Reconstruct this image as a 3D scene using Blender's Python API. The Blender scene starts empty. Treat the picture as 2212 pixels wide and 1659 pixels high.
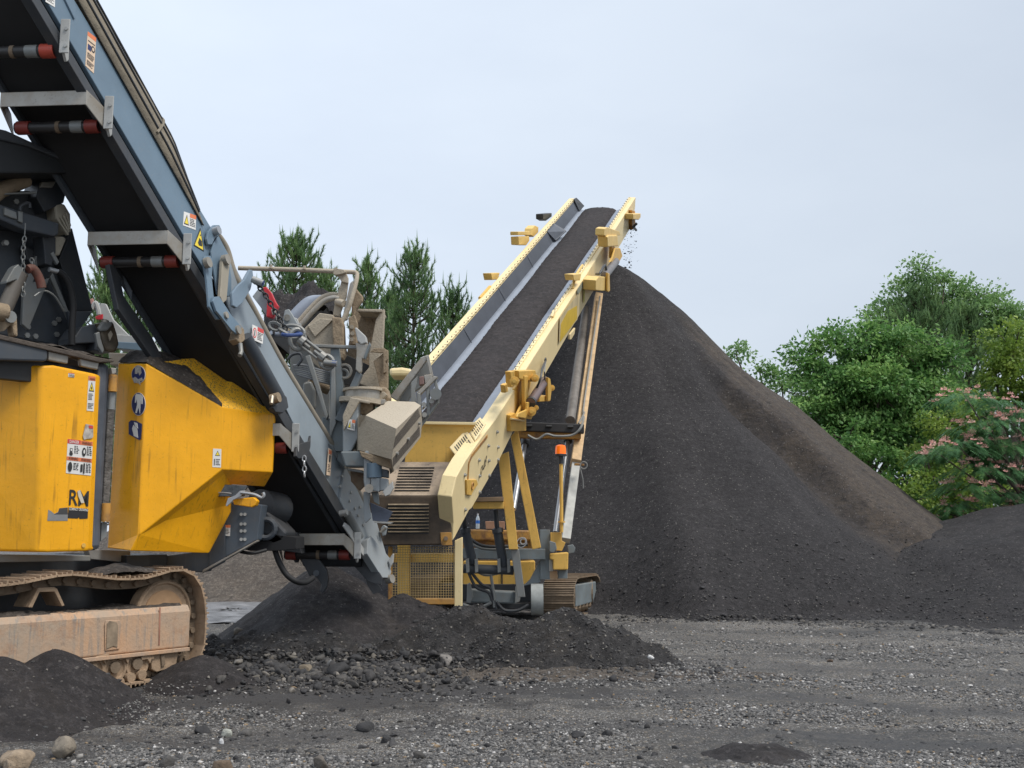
import bpy, bmesh, math, random
import numpy as np
from mathutils import Vector, Matrix, noise as mnoise
random.seed(7)
R = math.radians
# ------------------------------------------------------------------ camera
F, CX, CY, PITCH, EYE = 2300.0, 1106.0, 829.5, R(7.93), 1.6
SC = bpy.context.scene
COL = SC.collection
cd = bpy.data.cameras.new('camera'); cam = bpy.data.objects.new('camera', cd); COL.objects.link(cam)
cd.sensor_width = 36; cd.lens = 36 * F / 2212; cd.clip_start = 0.1; cd.clip_end = 3000
cam.location = (0, 0, EYE); cam.rotation_euler = (R(90) + PITCH, 0, 0)
SC.camera = cam
# ------------------------------------------------------------------ world
SUN_EL, SUN_AZ = R(58), R(118)        # azimuth measured clockwise from +Y (away from the viewer)
W = bpy.data.worlds.new('World'); SC.world = W; W.use_nodes = True
nt = W.node_tree; nt.nodes.clear()
def wn(t, **k):
    n = nt.nodes.new(t)
    for a, b in k.items(): setattr(n, a, b)
    return n
out = wn('ShaderNodeOutputWorld'); bg = wn('ShaderNodeBackground'); sky = wn('ShaderNodeTexSky')
sky.sky_type = 'NISHITA'; sky.sun_disc = False; sky.sun_elevation = SUN_EL; sky.sun_rotation = SUN_AZ
sky.dust_density = 3; sky.air_density = 1.2
bg.inputs['Strength'].default_value = 0.1
tc = wn('ShaderNodeTexCoord'); sep = wn('ShaderNodeSeparateXYZ')
mp = wn('ShaderNodeMapping'); mp.inputs['Scale'].default_value = (1, 1, 2.6); mp.inputs['Rotation'].default_value = (0.2, 0.5, 0.3)
nz = wn('ShaderNodeTexNoise'); nz.inputs['Scale'].default_value = 1.5; nz.inputs['Detail'].default_value = 6; nz.inputs['Roughness'].default_value = 0.55
cr = wn('ShaderNodeValToRGB')
cr.color_ramp.elements[0].position = 0.34; cr.color_ramp.elements[0].color = (4.9, 5.5, 6.4, 1)
cr.color_ramp.elements[1].position = 0.66; cr.color_ramp.elements[1].color = (5.65, 6.25, 7.05, 1)
# overcast: darker to the right (+X) and lighter to the upper left
gx = wn('ShaderNodeMath', operation='MULTIPLY_ADD'); gx.inputs[1].default_value = -0.42; gx.inputs[2].default_value = 1.0
gy = wn('ShaderNodeMath', operation='MULTIPLY_ADD'); gy.inputs[1].default_value = 0.22
mulc = wn('ShaderNodeVectorMath', operation='SCALE')
mix = wn('ShaderNodeMixRGB'); mix.inputs['Fac'].default_value = 0.86
L = nt.links.new
L(tc.outputs['Generated'], mp.inputs['Vector']); L(mp.outputs['Vector'], nz.inputs['Vector']); L(nz.outputs['Fac'], cr.inputs['Fac'])
L(tc.outputs['Generated'], sep.inputs['Vector']); L(sep.outputs['X'], gx.inputs[0]); L(sep.outputs['Z'], gy.inputs[0]); L(gx.outputs[0], gy.inputs[2])
L(cr.outputs['Color'], mulc.inputs[0]); L(gy.outputs[0], mulc.inputs['Scale'])
L(sky.outputs['Color'], mix.inputs['Color1']); L(mulc.outputs['Vector'], mix.inputs['Color2'])
L(mix.outputs['Color'], bg.inputs['Color']); L(bg.outputs['Background'], out.inputs['Surface'])
sl = bpy.data.lights.new('sun', 'SUN'); sl.energy = 2.3; sl.angle = R(22); sl.color = (1, 0.96, 0.9)
so = bpy.data.objects.new('sun', sl); COL.objects.link(so)
sd = Vector((math.sin(SUN_AZ) * math.cos(SUN_EL), math.cos(SUN_AZ) * math.cos(SUN_EL), math.sin(SUN_EL)))
so.rotation_euler = (-sd).to_track_quat('-Z', 'Y').to_euler()
SC.view_settings.view_transform = 'Standard'; SC.view_settings.look = 'None'
SC.view_settings.exposure = 0.47; SC.view_settings.gamma = 1
SC.cycles.max_bounces = 6; SC.cycles.transparent_max_bounces = 4; SC.cycles.use_denoising = True

# ------------------------------------------------------------------ picture -> world helpers (2212 px wide reading of the photo)
EYEV = Vector((0, 0, EYE)); cp, sp_ = math.cos(PITCH), math.sin(PITCH)
def ray(px, py):
    u = (px - CX) / F; v = (CY - py) / F
    return Vector((u, cp - v * sp_, sp_ + v * cp))
def P(px, py, zc): return EYEV + ray(px, py) * zc
def G(px, py, z=0.0):
    r = ray(px, py); return EYEV + r * ((z - EYE) / r.z)
def PL(px, py, pt, n):
    r = ray(px, py); return EYEV + r * ((pt - EYEV).dot(n) / r.dot(n))
def AY(px, py, y):
    r = ray(px, py); return EYEV + r * (y / r.y)
def V(*a): return Vector(a)

# ------------------------------------------------------------------ materials
MATS = {}
def mat(name, col, rough=0.6, metal=0.0, var=0.25, vscale=3.0, col2=None, dust=0.0, dustcol=(0.30, 0.26, 0.20), streak=0.0,
        streakcol=(0.05, 0.035, 0.02), rust=0.0, rustcol=(0.16, 0.07, 0.03), bump=0.0, bscale=40.0, spec=0.5, grit=0.0, gritcol=(0.03, 0.03, 0.03), gscale=60, coat=0.0, gthr=0.60, sthr=0.60):
    if name in MATS: return MATS[name]
    m = bpy.data.materials.new(name); m.use_nodes = True; MATS[name] = m
    t = m.node_tree; b = t.nodes['Principled BSDF']; ln = t.links.new
    b.inputs['Roughness'].default_value = rough; b.inputs['Metallic'].default_value = metal
    b.inputs['Specular IOR Level'].default_value = spec; b.inputs['Coat Weight'].default_value = coat
    def N(ty, **k):
        n = t.nodes.new(ty)
        for a, c in k.items(): setattr(n, a, c)
        return n
    geo = N('ShaderNodeNewGeometry')
    def noise(sc, det=5, rg=0.6, vec=None, w=0):
        n = N('ShaderNodeTexNoise'); n.inputs['Scale'].default_value = sc; n.inputs['Detail'].default_value = det; n.inputs['Roughness'].default_value = rg
        ln(vec or geo.outputs['Position'], n.inputs['Vector']); return n.outputs['Fac']
    def ramp(src, a, c):
        r = N('ShaderNodeMapRange'); r.inputs['From Min'].default_value = a; r.inputs['From Max'].default_value = c
        ln(src, r.inputs['Value']); return r.outputs['Result']
    def mixc(f, c1, c2):
        x = N('ShaderNodeMixRGB')
        if isinstance(f, float): x.inputs['Fac'].default_value = f
        else: ln(f, x.inputs['Fac'])
        for s, c in (('Color1', c1), ('Color2', c2)):
            if isinstance(c, tuple): x.inputs[s].default_value = (*c, 1)
            else: ln(c, x.inputs[s])
        return x.outputs['Color']
    def mul(a, c):
        x = N('ShaderNodeMath', operation='MULTIPLY')
        for i, q in enumerate((a, c)):
            if isinstance(q, (int, float)): x.inputs[i].default_value = q
            else: ln(q, x.inputs[i])
        return x.outputs[0]
    c2 = col2 or tuple(x * (1 - var) for x in col)
    c = mixc(ramp(noise(vscale), 0.35, 0.68), tuple(col), tuple(c2))
    if streak > 0:
        mpn = N('ShaderNodeMapping'); mpn.inputs['Scale'].default_value = (22, 22, 1.1); ln(geo.outputs['Position'], mpn.inputs['Vector'])
        s = ramp(noise(1.0, 3, 0.6, mpn.outputs['Vector']), sthr, sthr + 0.10)
        s = mul(s, ramp(noise(1.7, 3), 0.42, 0.62)); c = mixc(mul(s, streak), c, tuple(streakcol))
    if rust > 0:
        c = mixc(mul(ramp(noise(2.3, 8, 0.75), 0.62 - 0.25 * rust, 0.72 - 0.2 * rust), min(1, rust * 1.6)), c, tuple(rustcol))
    if grit > 0:
        c = mixc(mul(ramp(noise(gscale, 4, 0.8), gthr, gthr + 0.05), grit), c, tuple(gritcol))
    if dust > 0:
        sx = N('ShaderNodeSeparateXYZ'); ln(geo.outputs['Normal'], sx.inputs[0])
        up = ramp(sx.outputs['Z'], -0.25, 0.8)
        d = mul(up, ramp(noise(4.0, 6, 0.7), 0.25, 0.6)); d = mul(d, dust); c = mixc(d, c, tuple(dustcol))
        c = mixc(mul(ramp(noise(6.0, 8, 0.75), 0.45, 0.75), dust * 0.7), c, tuple(dustcol))
    ln(c, b.inputs['Base Color'])
    if bump > 0:
        bn = N('ShaderNodeBump'); bn.inputs['Strength'].default_value = 1.0; bn.inputs['Distance'].default_value = bump
        ln(noise(bscale, 6, 0.65), bn.inputs['Height']); ln(bn.outputs['Normal'], b.inputs['Normal'])
    return m
# ------------------------------------------------------------------ mesh builder
class MB:
    def __init__(s): s.v = []; s.f = []; s.m = []
    def add(s, vs, fs, mi=0):
        o = len(s.v); s.v += [Vector(x) for x in vs]; s.f += [tuple(o + i for i in q) for q in fs]; s.m += [mi] * len(fs); return s
    def obox(s, c, ax, ay, az, mi=0):      # centre and three half-axis vectors
        c = Vector(c); ax = Vector(ax); ay = Vector(ay); az = Vector(az)
        vs = [c + ax * i + ay * j + az * k for i in (-1, 1) for j in (-1, 1) for k in (-1, 1)]
        return s.add(vs, [(0, 1, 3, 2), (4, 6, 7, 5), (0, 4, 5, 1), (2, 3, 7, 6), (0, 2, 6, 4), (1, 5, 7, 3)], mi)
    def bar(s, a, b, w, h, up=(0, 0, 1), mi=0):
        a = Vector(a); b = Vector(b); d = (b - a); l = d.length; d.normalize()
        x = d.cross(Vector(up));
        if x.length < 1e-4: x = d.cross(Vector((1, 0, 0)))
        x.normalize(); y = x.cross(d)
        return s.obox((a + b) / 2, d * l / 2, x * w / 2, y * h / 2, mi)
    def tube(s, pts, r, n=12, mi=0, cap=True, r2=None):
        pts = [Vector(p) for p in pts]; k = len(pts)
        rs = r if isinstance(r, (list, tuple)) else [r + ((r2 if r2 is not None else r) - r) * i / max(1, k - 1) for i in range(k)]
        prev = None; rings = []
        for i, p in enumerate(pts):
            d = (pts[min(i + 1, k - 1)] - pts[max(i - 1, 0)]).normalized()
            if prev is None:
                x = d.cross(Vector((0, 0, 1)));
                if x.length < 1e-3: x = d.cross(Vector((1, 0, 0)))
            else: x = prev - d * prev.dot(d)
            x.normalize(); prev = x; y = d.cross(x)
            rings.append([p + (x * math.cos(2 * math.pi * j / n) + y * math.sin(2 * math.pi * j / n)) * rs[i] for j in range(n)])
        vs = [q for rg in rings for q in rg]; fs = []
        for i in range(k - 1):
            for j in range(n): fs.append((i * n + j, i * n + (j + 1) % n, (i + 1) * n + (j + 1) % n, (i + 1) * n + j))
        if cap: fs += [tuple(range(n))[::-1], tuple((k - 1) * n + j for j in range(n))]
        return s.add(vs, fs, mi)
    def disc(s, c, axis, r, w, n=24, mi=0):
        a = Vector(axis).normalized(); c = Vector(c); return s.tube([c - a * w / 2, c + a * w / 2], r, n, mi)
    def ring(s, c, axis, r, tr, n=20, m=8, mi=0, sx=1.0, ex=None):
        a = Vector(axis).normalized(); x = Vector(ex).normalized() if ex else a.orthogonal().normalized(); y = a.cross(x); c = Vector(c); vs = []; fs = []
        for i in range(n):
            t = 2 * math.pi * i / n; dr = x * math.cos(t) * sx + y * math.sin(t); q = c + dr * r; drn = dr.normalized()
            for j in range(m):
                u = 2 * math.pi * j / m; vs.append(q + drn * math.cos(u) * tr + a * math.sin(u) * tr)
        for i in range(n):
            for j in range(m): fs.append((i * m + j, ((i + 1) % n) * m + j, ((i + 1) % n) * m + (j + 1) % m, i * m + (j + 1) % m))
        return s.add(vs, fs, mi)
    def prism(s, poly, off, mi=0):
        off = Vector(off); n = len(poly); a = [Vector(p) for p in poly]
        nrm = Vector((0, 0, 0))
        for i in range(n): nrm += a[i].cross(a[(i + 1) % n])
        if nrm.dot(off) > 0: a.reverse()
        b = [p + off for p in a]
        return s.add(a + b, [tuple(range(n)), tuple(range(2 * n - 1, n - 1, -1))] + [(i, n + i, n + (i + 1) % n, (i + 1) % n) for i in range(n)], mi)
    def shell(s, vs, fs, off, mi=0):      # faces plus an offset back copy closed along the boundary
        vs = [Vector(v) for v in vs]; off = Vector(off); n = len(vs); ed = {}
        for f in fs:
            for i in range(len(f)): ed[(f[i], f[(i + 1) % len(f)])] = 1
        allf = [tuple(f) for f in fs] + [tuple(n + i for i in reversed(f)) for f in fs]
        for (a, b) in ed:
            if (b, a) not in ed: allf.append((b, a, n + a, n + b))
        return s.add(vs + [v + off for v in vs], allf, mi)
    def quad(s, a, b, c, d, mi=0): return s.add([a, b, c, d], [(0, 1, 2, 3)], mi)
    def build(s, name, mats, parent=None, bevel=0.0, smooth=False, seg=2, kind=None, label=None):
        me = bpy.data.meshes.new(name)
        org = Vector((0, 0, 0))
        if parent is None:
            xs = [v.x for v in s.v]; ys = [v.y for v in s.v]; zs = [v.z for v in s.v]
            org = Vector(((min(xs) + max(xs)) / 2, (min(ys) + max(ys)) / 2, min(zs)))
        me.from_pydata([v - org for v in s.v], [], s.f)
        for m in (mats if isinstance(mats, (list, tuple)) else [mats]): me.materials.append(m)
        me.polygons.foreach_set('material_index', s.m)
        if smooth: me.polygons.foreach_set('use_smooth', [True] * len(s.f))
        me.update(); o = bpy.data.objects.new(name, me); COL.objects.link(o); o.location = org
        if not smooth:
            bm = bmesh.new(); bm.from_mesh(me); bmesh.ops.recalc_face_normals(bm, faces=bm.faces); bm.to_mesh(me); bm.free()
        if parent is not None: attach(o, parent)
        if bevel > 0:
            b = o.modifiers.new('bevel', 'BEVEL'); b.width = bevel; b.segments = seg; b.limit_method = 'ANGLE'; b.angle_limit = R(35); b.harden_normals = False
        if smooth and bevel == 0:
            pass
        if kind: o['kind'] = kind
        if label: o['label'] = label
        return o
def wloc(p):
    l = Vector(p.location)
    while p.parent: p = p.parent; l += Vector(p.location) + p.matrix_parent_inverse.translation * 0
    return l
WL = {}
def attach(o, p):
    o.parent = p; w = WL.get(p.name, Vector((0, 0, 0)))
    o.matrix_parent_inverse = Matrix.Translation(-w); WL[o.name] = Vector(o.location)
def shade_auto(o, ang=40):
    me = o.data; me.polygons.foreach_set('use_smooth', [True] * len(me.polygons))
    bm = bmesh.new(); bm.from_mesh(me)
    for e in bm.edges:
        if len(e.link_faces) == 2 and e.calc_face_angle(0) > R(ang): e.smooth = False
    bm.to_mesh(me); bm.free(); return o
def thing(name, label, cat, loc, group=None):
    o = bpy.data.objects.new(name, None); COL.objects.link(o); o.location = loc; o.empty_display_size = 0.3
    o['label'] = label; o['category'] = cat
    if group: o['group'] = group
    WL[o.name] = Vector(loc); return o
def tag(o, label=None, cat=None, group=None, kind=None):
    for k, v in (('label', label), ('category', cat), ('group', group), ('kind', kind)):
        if v: o[k] = v
    return o
def np_mesh(name, verts, faces, m, parent=None, smooth=False, org=(0, 0, 0), mi=None):
    """faces: (n,k) array, all the same size"""
    me = bpy.data.meshes.new(name); verts = np.asarray(verts, np.float32) - np.array(org, np.float32); faces = np.asarray(faces, np.int32)
    n, k = faces.shape
    me.vertices.add(len(verts)); me.vertices.foreach_set('co', verts.ravel())
    me.loops.add(n * k); me.loops.foreach_set('vertex_index', faces.ravel())
    me.polygons.add(n); me.polygons.foreach_set('loop_start', np.arange(0, n * k, k, dtype=np.int32)); me.polygons.foreach_set('loop_total', np.full(n, k, np.int32))
    if smooth: me.polygons.foreach_set('use_smooth', np.ones(n, bool))
    for x in (m if isinstance(m, (list, tuple)) else [m]): me.materials.append(x)
    if mi is not None: me.polygons.foreach_set('material_index', np.asarray(mi, np.int32))
    me.update(calc_edges=True); me.validate()
    o = bpy.data.objects.new(name, me); COL.objects.link(o); o.location = org
    if parent is not None: attach(o, parent)
    return o
def fb(x, y, s, oct=4, seed=0.0): return mnoise.fractal(Vector((x * s + seed * 17.3, y * s - seed * 9.1, seed)), 0.9, 2.1, oct)
rng = np.random.default_rng(11)

# ------------------------------------------------------------------ ground materials
def ground_mat():
    m = bpy.data.materials.new('dark gravel ground'); m.use_nodes = True; t = m.node_tree; b = t.nodes['Principled BSDF']; ln = t.links.new
    geo = t.nodes.new('ShaderNodeNewGeometry')
    def noise(s, d=6, r=0.6, vec=None):
        n = t.nodes.new('ShaderNodeTexNoise'); n.inputs['Scale'].default_value = s; n.inputs['Detail'].default_value = d; n.inputs['Roughness'].default_value = r
        ln(vec or geo.outputs['Position'], n.inputs['Vector']); return n.outputs['Fac']
    def mr(s, a, c, lo=0, hi=1):
        n = t.nodes.new('ShaderNodeMapRange'); n.inputs[1].default_value = a; n.inputs[2].default_value = c; n.inputs[3].default_value = lo; n.inputs[4].default_value = hi; ln(s, n.inputs[0]); return n.outputs[0]
    def mx(f, a, c):
        n = t.nodes.new('ShaderNodeMixRGB'); ln(f, n.inputs[0])
        for i, q in ((1, a), (2, c)):
            if isinstance(q, tuple): n.inputs[i].default_value = (*q, 1)
            else: ln(q, n.inputs[i])
        return n.outputs[0]
    mpn = t.nodes.new('ShaderNodeMapping'); mpn.inputs['Scale'].default_value = (0.35, 1.1, 1); mpn.inputs['Rotation'].default_value = (0, 0, R(8)); ln(geo.outputs['Position'], mpn.inputs[0])
    big = noise(0.9, 5, 0.6, mpn.outputs[0])
    c = mx(mr(big, 0.38, 0.62), (0.038, 0.036, 0.035), (0.100, 0.093, 0.086))
    c = mx(mr(noise(5, 6, 0.7), 0.45, 0.7), c, (0.10, 0.088, 0.074))
    # fine stones in the surface
    for sc, thr, col in ((38, 0.60, (0.30, 0.29, 0.27)), (75, 0.62, (0.42, 0.41, 0.39)), (24, 0.66, (0.24, 0.20, 0.15))):
        vo = t.nodes.new('ShaderNodeTexVoronoi'); vo.inputs['Scale'].default_value = sc; vo.inputs['Randomness'].default_value = 1; ln(geo.outputs['Position'], vo.inputs['Vector'])
        sx = t.nodes.new('ShaderNodeSeparateColor'); ln(vo.outputs['Color'], sx.inputs[0])
        a = mr(vo.outputs['Distance'], 0.42, 0.30); q = mr(sx.outputs[0], thr, thr + 0.05)
        ml = t.nodes.new('ShaderNodeMath'); ml.operation = 'MULTIPLY'; ln(a, ml.inputs[0]); ln(q, ml.inputs[1])
        ml2 = t.nodes.new('ShaderNodeMath'); ml2.operation = 'MULTIPLY'; ln(ml.outputs[0], ml2.inputs[0]); ln(mr(big, 0.36, 0.6, 0.15, 1), ml2.inputs[1])
        c = mx(ml2.outputs[0], c, col)
    c = mx(mr(noise(14, 6, 0.8), 0.60, 0.68, 0, 0.7), c, (0.03, 0.029, 0.03))
    # fines tracked and spilled in front of the heaps
    sb = t.nodes.new('ShaderNodeVectorMath'); sb.operation = 'SUBTRACT'; ln(geo.outputs['Position'], sb.inputs[0]); sb.inputs[1].default_value = (-1.9, 12.2, 0)
    dv_ = t.nodes.new('ShaderNodeVectorMath'); dv_.operation = 'MULTIPLY'; ln(sb.outputs[0], dv_.inputs[0]); dv_.inputs[1].default_value = (0.27, 0.40, 0)
    le = t.nodes.new('ShaderNodeVectorMath'); le.operation = 'LENGTH'; ln(dv_.outputs[0], le.inputs[0])
    ad = t.nodes.new('ShaderNodeMath'); ad.operation = 'ADD'; ln(le.outputs['Value'], ad.inputs[0]); ln(mr(noise(1.6, 6, 0.7), 0.25, 0.75, -0.5, 0.5), ad.inputs[1])
    c = mx(mr(ad.outputs[0], 1.15, 0.75, 0, 0.85), c, (0.034, 0.031, 0.030))
    # compacted wheel tracks sweeping round to the right
    s2 = t.nodes.new('ShaderNodeVectorMath'); s2.operation = 'DISTANCE'; ln(geo.outputs['Position'], s2.inputs[0]); s2.inputs[1].default_value = (0.2, 3.6, 0)
    a2 = t.nodes.new('ShaderNodeMath'); a2.operation = 'ADD'; ln(s2.outputs['Value'], a2.inputs[0]); ln(mr(noise(0.7, 4, 0.6), 0.25, 0.75, -0.35, 0.35), a2.inputs[1])
    for r0 in (5.6, 7.5, 10.2):
        d1 = t.nodes.new('ShaderNodeMath'); d1.operation = 'SUBTRACT'; ln(a2.outputs[0], d1.inputs[0]); d1.inputs[1].default_value = r0
        d2 = t.nodes.new('ShaderNodeMath'); d2.operation = 'ABSOLUTE'; ln(d1.outputs[0], d2.inputs[0])
        c = mx(mr(d2.outputs[0], 0.45, 0.15, 0, 0.5), c, (0.050, 0.048, 0.049))
    ln(c, b.inputs['Base Color'])
    ln(mr(big, 0.3, 0.55, 0.55, 0.9), b.inputs['Roughness'])
    bp = t.nodes.new('ShaderNodeBump'); bp.inputs['Distance'].default_value = 0.03; ln(noise(30, 8, 0.75), bp.inputs['Height']); ln(bp.outputs[0], b.inputs['Normal'])
    return m
def pile_mat(name, c1, c2, c3, speck=0.5, bump=0.06, az=None):
    """crushed asphalt: fine grains, a few pale specks, drier brown patches; az=(centre, angle0, angle1) is the older, browner flank"""
    m = bpy.data.materials.new(name); m.use_nodes = True; t = m.node_tree; b = t.nodes['Principled BSDF']; ln = t.links.new
    geo = t.nodes.new('ShaderNodeNewGeometry')
    def noise(s, d=6, r=0.6, vec=None):
        n = t.nodes.new('ShaderNodeTexNoise'); n.inputs['Scale'].default_value = s; n.inputs['Detail'].default_value = d; n.inputs['Roughness'].default_value = r
        ln(vec or geo.outputs['Position'], n.inputs['Vector']); return n.outputs['Fac']
    def mr(s, a, c, lo=0, hi=1):
        n = t.nodes.new('ShaderNodeMapRange'); n.inputs[1].default_value = a; n.inputs[2].default_value = c; n.inputs[3].default_value = lo; n.inputs[4].default_value = hi; ln(s, n.inputs[0]); return n.outputs[0]
    def mx(f, a, c):
        n = t.nodes.new('ShaderNodeMixRGB')
        if isinstance(f, float): n.inputs[0].default_value = f
        else: ln(f, n.inputs[0])
        for i, q in ((1, a), (2, c)):
            if isinstance(q, tuple): n.inputs[i].default_value = (*q, 1)
            else: ln(q, n.inputs[i])
        return n.outputs[0]
    c = mx(mr(noise(0.55, 5, 0.6), 0.38, 0.66), c1, c2)
    if az:
        sub = t.nodes.new('ShaderNodeVectorMath'); sub.operation = 'SUBTRACT'; ln(geo.outputs['Position'], sub.inputs[0]); sub.inputs[1].default_value = (az[0][0], az[0][1], 0)
        sx = t.nodes.new('ShaderNodeSeparateXYZ'); ln(sub.outputs[0], sx.inputs[0])
        at = t.nodes.new('ShaderNodeMath'); at.operation = 'ARCTAN2'; ln(sx.outputs[1], at.inputs[0]); ln(sx.outputs[0], at.inputs[1])
        ad = t.nodes.new('ShaderNodeMath'); ad.operation = 'ADD'; ln(at.outputs[0], ad.inputs[0]); ln(mr(noise(0.8, 4, 0.6), 0.3, 0.7, -0.1, 0.1), ad.inputs[1])
        f = mr(ad.outputs[0], az[1], az[2])
        hz = mr(sx.outputs[2], 8.2, 6.6); ml = t.nodes.new('ShaderNodeMath'); ml.operation = 'MULTIPLY'; ln(f, ml.inputs[0]); ln(hz, ml.inputs[1])
        c = mx(ml.outputs[0], c, c3)
        rl = t.nodes.new('ShaderNodeCombineXYZ'); am = t.nodes.new('ShaderNodeMath'); am.operation = 'MULTIPLY'; am.inputs[1].default_value = 9.0; ln(at.outputs[0], am.inputs[0]); ln(am.outputs[0], rl.inputs[0])
        zm = t.nodes.new('ShaderNodeMath'); zm.operation = 'MULTIPLY'; zm.inputs[1].default_value = 0.35; ln(sx.outputs[2], zm.inputs[0]); ln(zm.outputs[0], rl.inputs[1])
        c = mx(mr(noise(1.0, 5, 0.65, rl.outputs[0]), 0.50, 0.66, 0, 0.28), c, tuple(x * 1.5 for x in c2))
        c = mx(mr(noise(1.7, 5, 0.65, rl.outputs[0]), 0.54, 0.66, 0, 0.3), c, tuple(x * 0.5 for x in c1))
    else:
        c = mx(mr(noise(1.3, 5, 0.7), 0.5, 0.75, 0, 0.8), c, c3)
    mpn = t.nodes.new('ShaderNodeMapping'); mpn.inputs['Scale'].default_value = (2.2, 2.2, 7); ln(geo.outputs['Position'], mpn.inputs[0])
    c = mx(mr(noise(2.0, 6, 0.75, mpn.outputs[0]), 0.40, 0.62, 0, 0.55), c, tuple(x * 0.5 for x in c1))
    c = mx(mr(noise(11, 6, 0.85), 0.50, 0.62, 0, 0.65), c, tuple(min(1, x * 1.9) for x in c2))
    c = mx(mr(noise(5, 6, 0.8), 0.54, 0.62, 0, 0.6), c, tuple(x * 0.35 for x in c1))
    c = mx(mr(noise(60, 3, 0.8), 0.50, 0.60, 0, 0.5), c, tuple(x * 0.45 for x in c1))
    vo = t.nodes.new('ShaderNodeTexVoronoi'); vo.inputs['Scale'].default_value = 26; ln(geo.outputs['Position'], vo.inputs['Vector'])
    sc = t.nodes.new('ShaderNodeSeparateColor'); ln(vo.outputs['Color'], sc.inputs[0])
    ml = t.nodes.new('ShaderNodeMath'); ml.operation = 'MULTIPLY'; ln(mr(vo.outputs['Distance'], 0.4, 0.25), ml.inputs[0]); ln(mr(sc.outputs[0], 0.93, 0.95, 0, speck), ml.inputs[1])
    c = mx(ml.outputs[0], c, (0.32, 0.30, 0.27))
    ln(c, b.inputs['Base Color']); b.inputs['Roughness'].default_value = 0.85; b.inputs['Specular IOR Level'].default_value = 0.35
    ad2 = t.nodes.new('ShaderNodeMath'); ad2.operation = 'ADD'; ln(noise(9, 9, 0.75), ad2.inputs[0])
    ml3 = t.nodes.new('ShaderNodeMath'); ml3.operation = 'MULTIPLY'; ln(noise(45, 4, 0.8), ml3.inputs[0]); ml3.inputs[1].default_value = 0.5; ln(ml3.outputs[0], ad2.inputs[1])
    bp = t.nodes.new('ShaderNodeBump'); bp.inputs['Distance'].default_value = bump; bp.inputs['Strength'].default_value = 1; ln(ad2.outputs[0], bp.inputs['Height']); ln(bp.outputs[0], b.inputs['Normal'])
    return m
def stone_mat(name, stops, rough=0.8, bump=0.004):
    m = bpy.data.materials.new(name); m.use_nodes = True; t = m.node_tree; b = t.nodes['Principled BSDF']; ln = t.links.new
    geo = t.nodes.new('ShaderNodeNewGeometry'); r = t.nodes.new('ShaderNodeValToRGB'); r.color_ramp.interpolation = 'CONSTANT'
    while len(r.color_ramp.elements) < len(stops): r.color_ramp.elements.new(0.5)
    for e, (p, c) in zip(r.color_ramp.elements, stops): e.position = p; e.color = (*c, 1)
    ln(geo.outputs['Random Per Island'], r.inputs[0])
    n = t.nodes.new('ShaderNodeTexNoise'); n.inputs['Scale'].default_value = 25; n.inputs['Detail'].default_value = 6; n.inputs['Roughness'].default_value = 0.75; ln(geo.outputs['Position'], n.inputs['Vector'])
    mrn = t.nodes.new('ShaderNodeMapRange'); mrn.inputs[1].default_value = 0.3; mrn.inputs[2].default_value = 0.7; mrn.inputs[3].default_value = 0.45; mrn.inputs[4].default_value = 1.25; ln(n.outputs['Fac'], mrn.inputs[0])
    s = t.nodes.new('ShaderNodeVectorMath'); s.operation = 'SCALE'; ln(r.outputs[0], s.inputs[0]); ln(mrn.outputs[0], s.inputs['Scale']); ln(s.outputs[0], b.inputs['Base Color'])
    b.inputs['Roughness'].default_value = rough
    bp = t.nodes.new('ShaderNodeBump'); bp.inputs['Distance'].default_value = bump; ln(n.outputs['Fac'], bp.inputs['Height']); ln(bp.outputs[0], b.inputs['Normal'])
    return m

# ------------------------------------------------------------------ terrain
HEAPS = []
def gz(x, y):
    z = 0.035 * fb(x, y, 0.5, 3, 1) + 0.022 * fb(x, y, 2.4, 4, 2) + 0.012 * fb(x, y, 9, 3, 3)
    # a wheel rut sweeping across the near ground
    ry = 9.6 - 0.035 * (x - 1) ** 2 * (1 if x > 1 else 0.15)
    for o_ in (0, 1.6): z -= 0.035 * math.exp(-((y - ry - o_) / 0.22) ** 2)
    k = max(0, min(1, (30 - y) / 8)); return z * k - 0.0
def axis(a, b, st, lo, hi):
    xs = list(np.arange(a, b, st)); s = st; v = a
    left = []
    while v > lo: s *= 1.22; v -= s; left.append(v)
    s = st; v = xs[-1]; right = []
    while v < hi: s *= 1.22; v += s; right.append(v)
    return np.array(left[::-1] + xs + right)
gxs = axis(-7.5, 11.5, 0.05, -900, 900); gys = axis(5.2, 21.5, 0.05, -60, 1500)
gv = np.array([(x, y, gz(x, y) if (5 < y < 32 and -12 < x < 20) else 0) for y in gys for x in gxs])
nx = len(gxs); ii = (np.arange(len(gys) - 1)[:, None] * nx + np.arange(nx - 1)[None, :]).ravel()
tag(np_mesh('ground', gv, np.stack([ii, ii + 1, ii + nx + 1, ii + nx], 1), ground_mat(), smooth=True), kind='structure')

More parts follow.
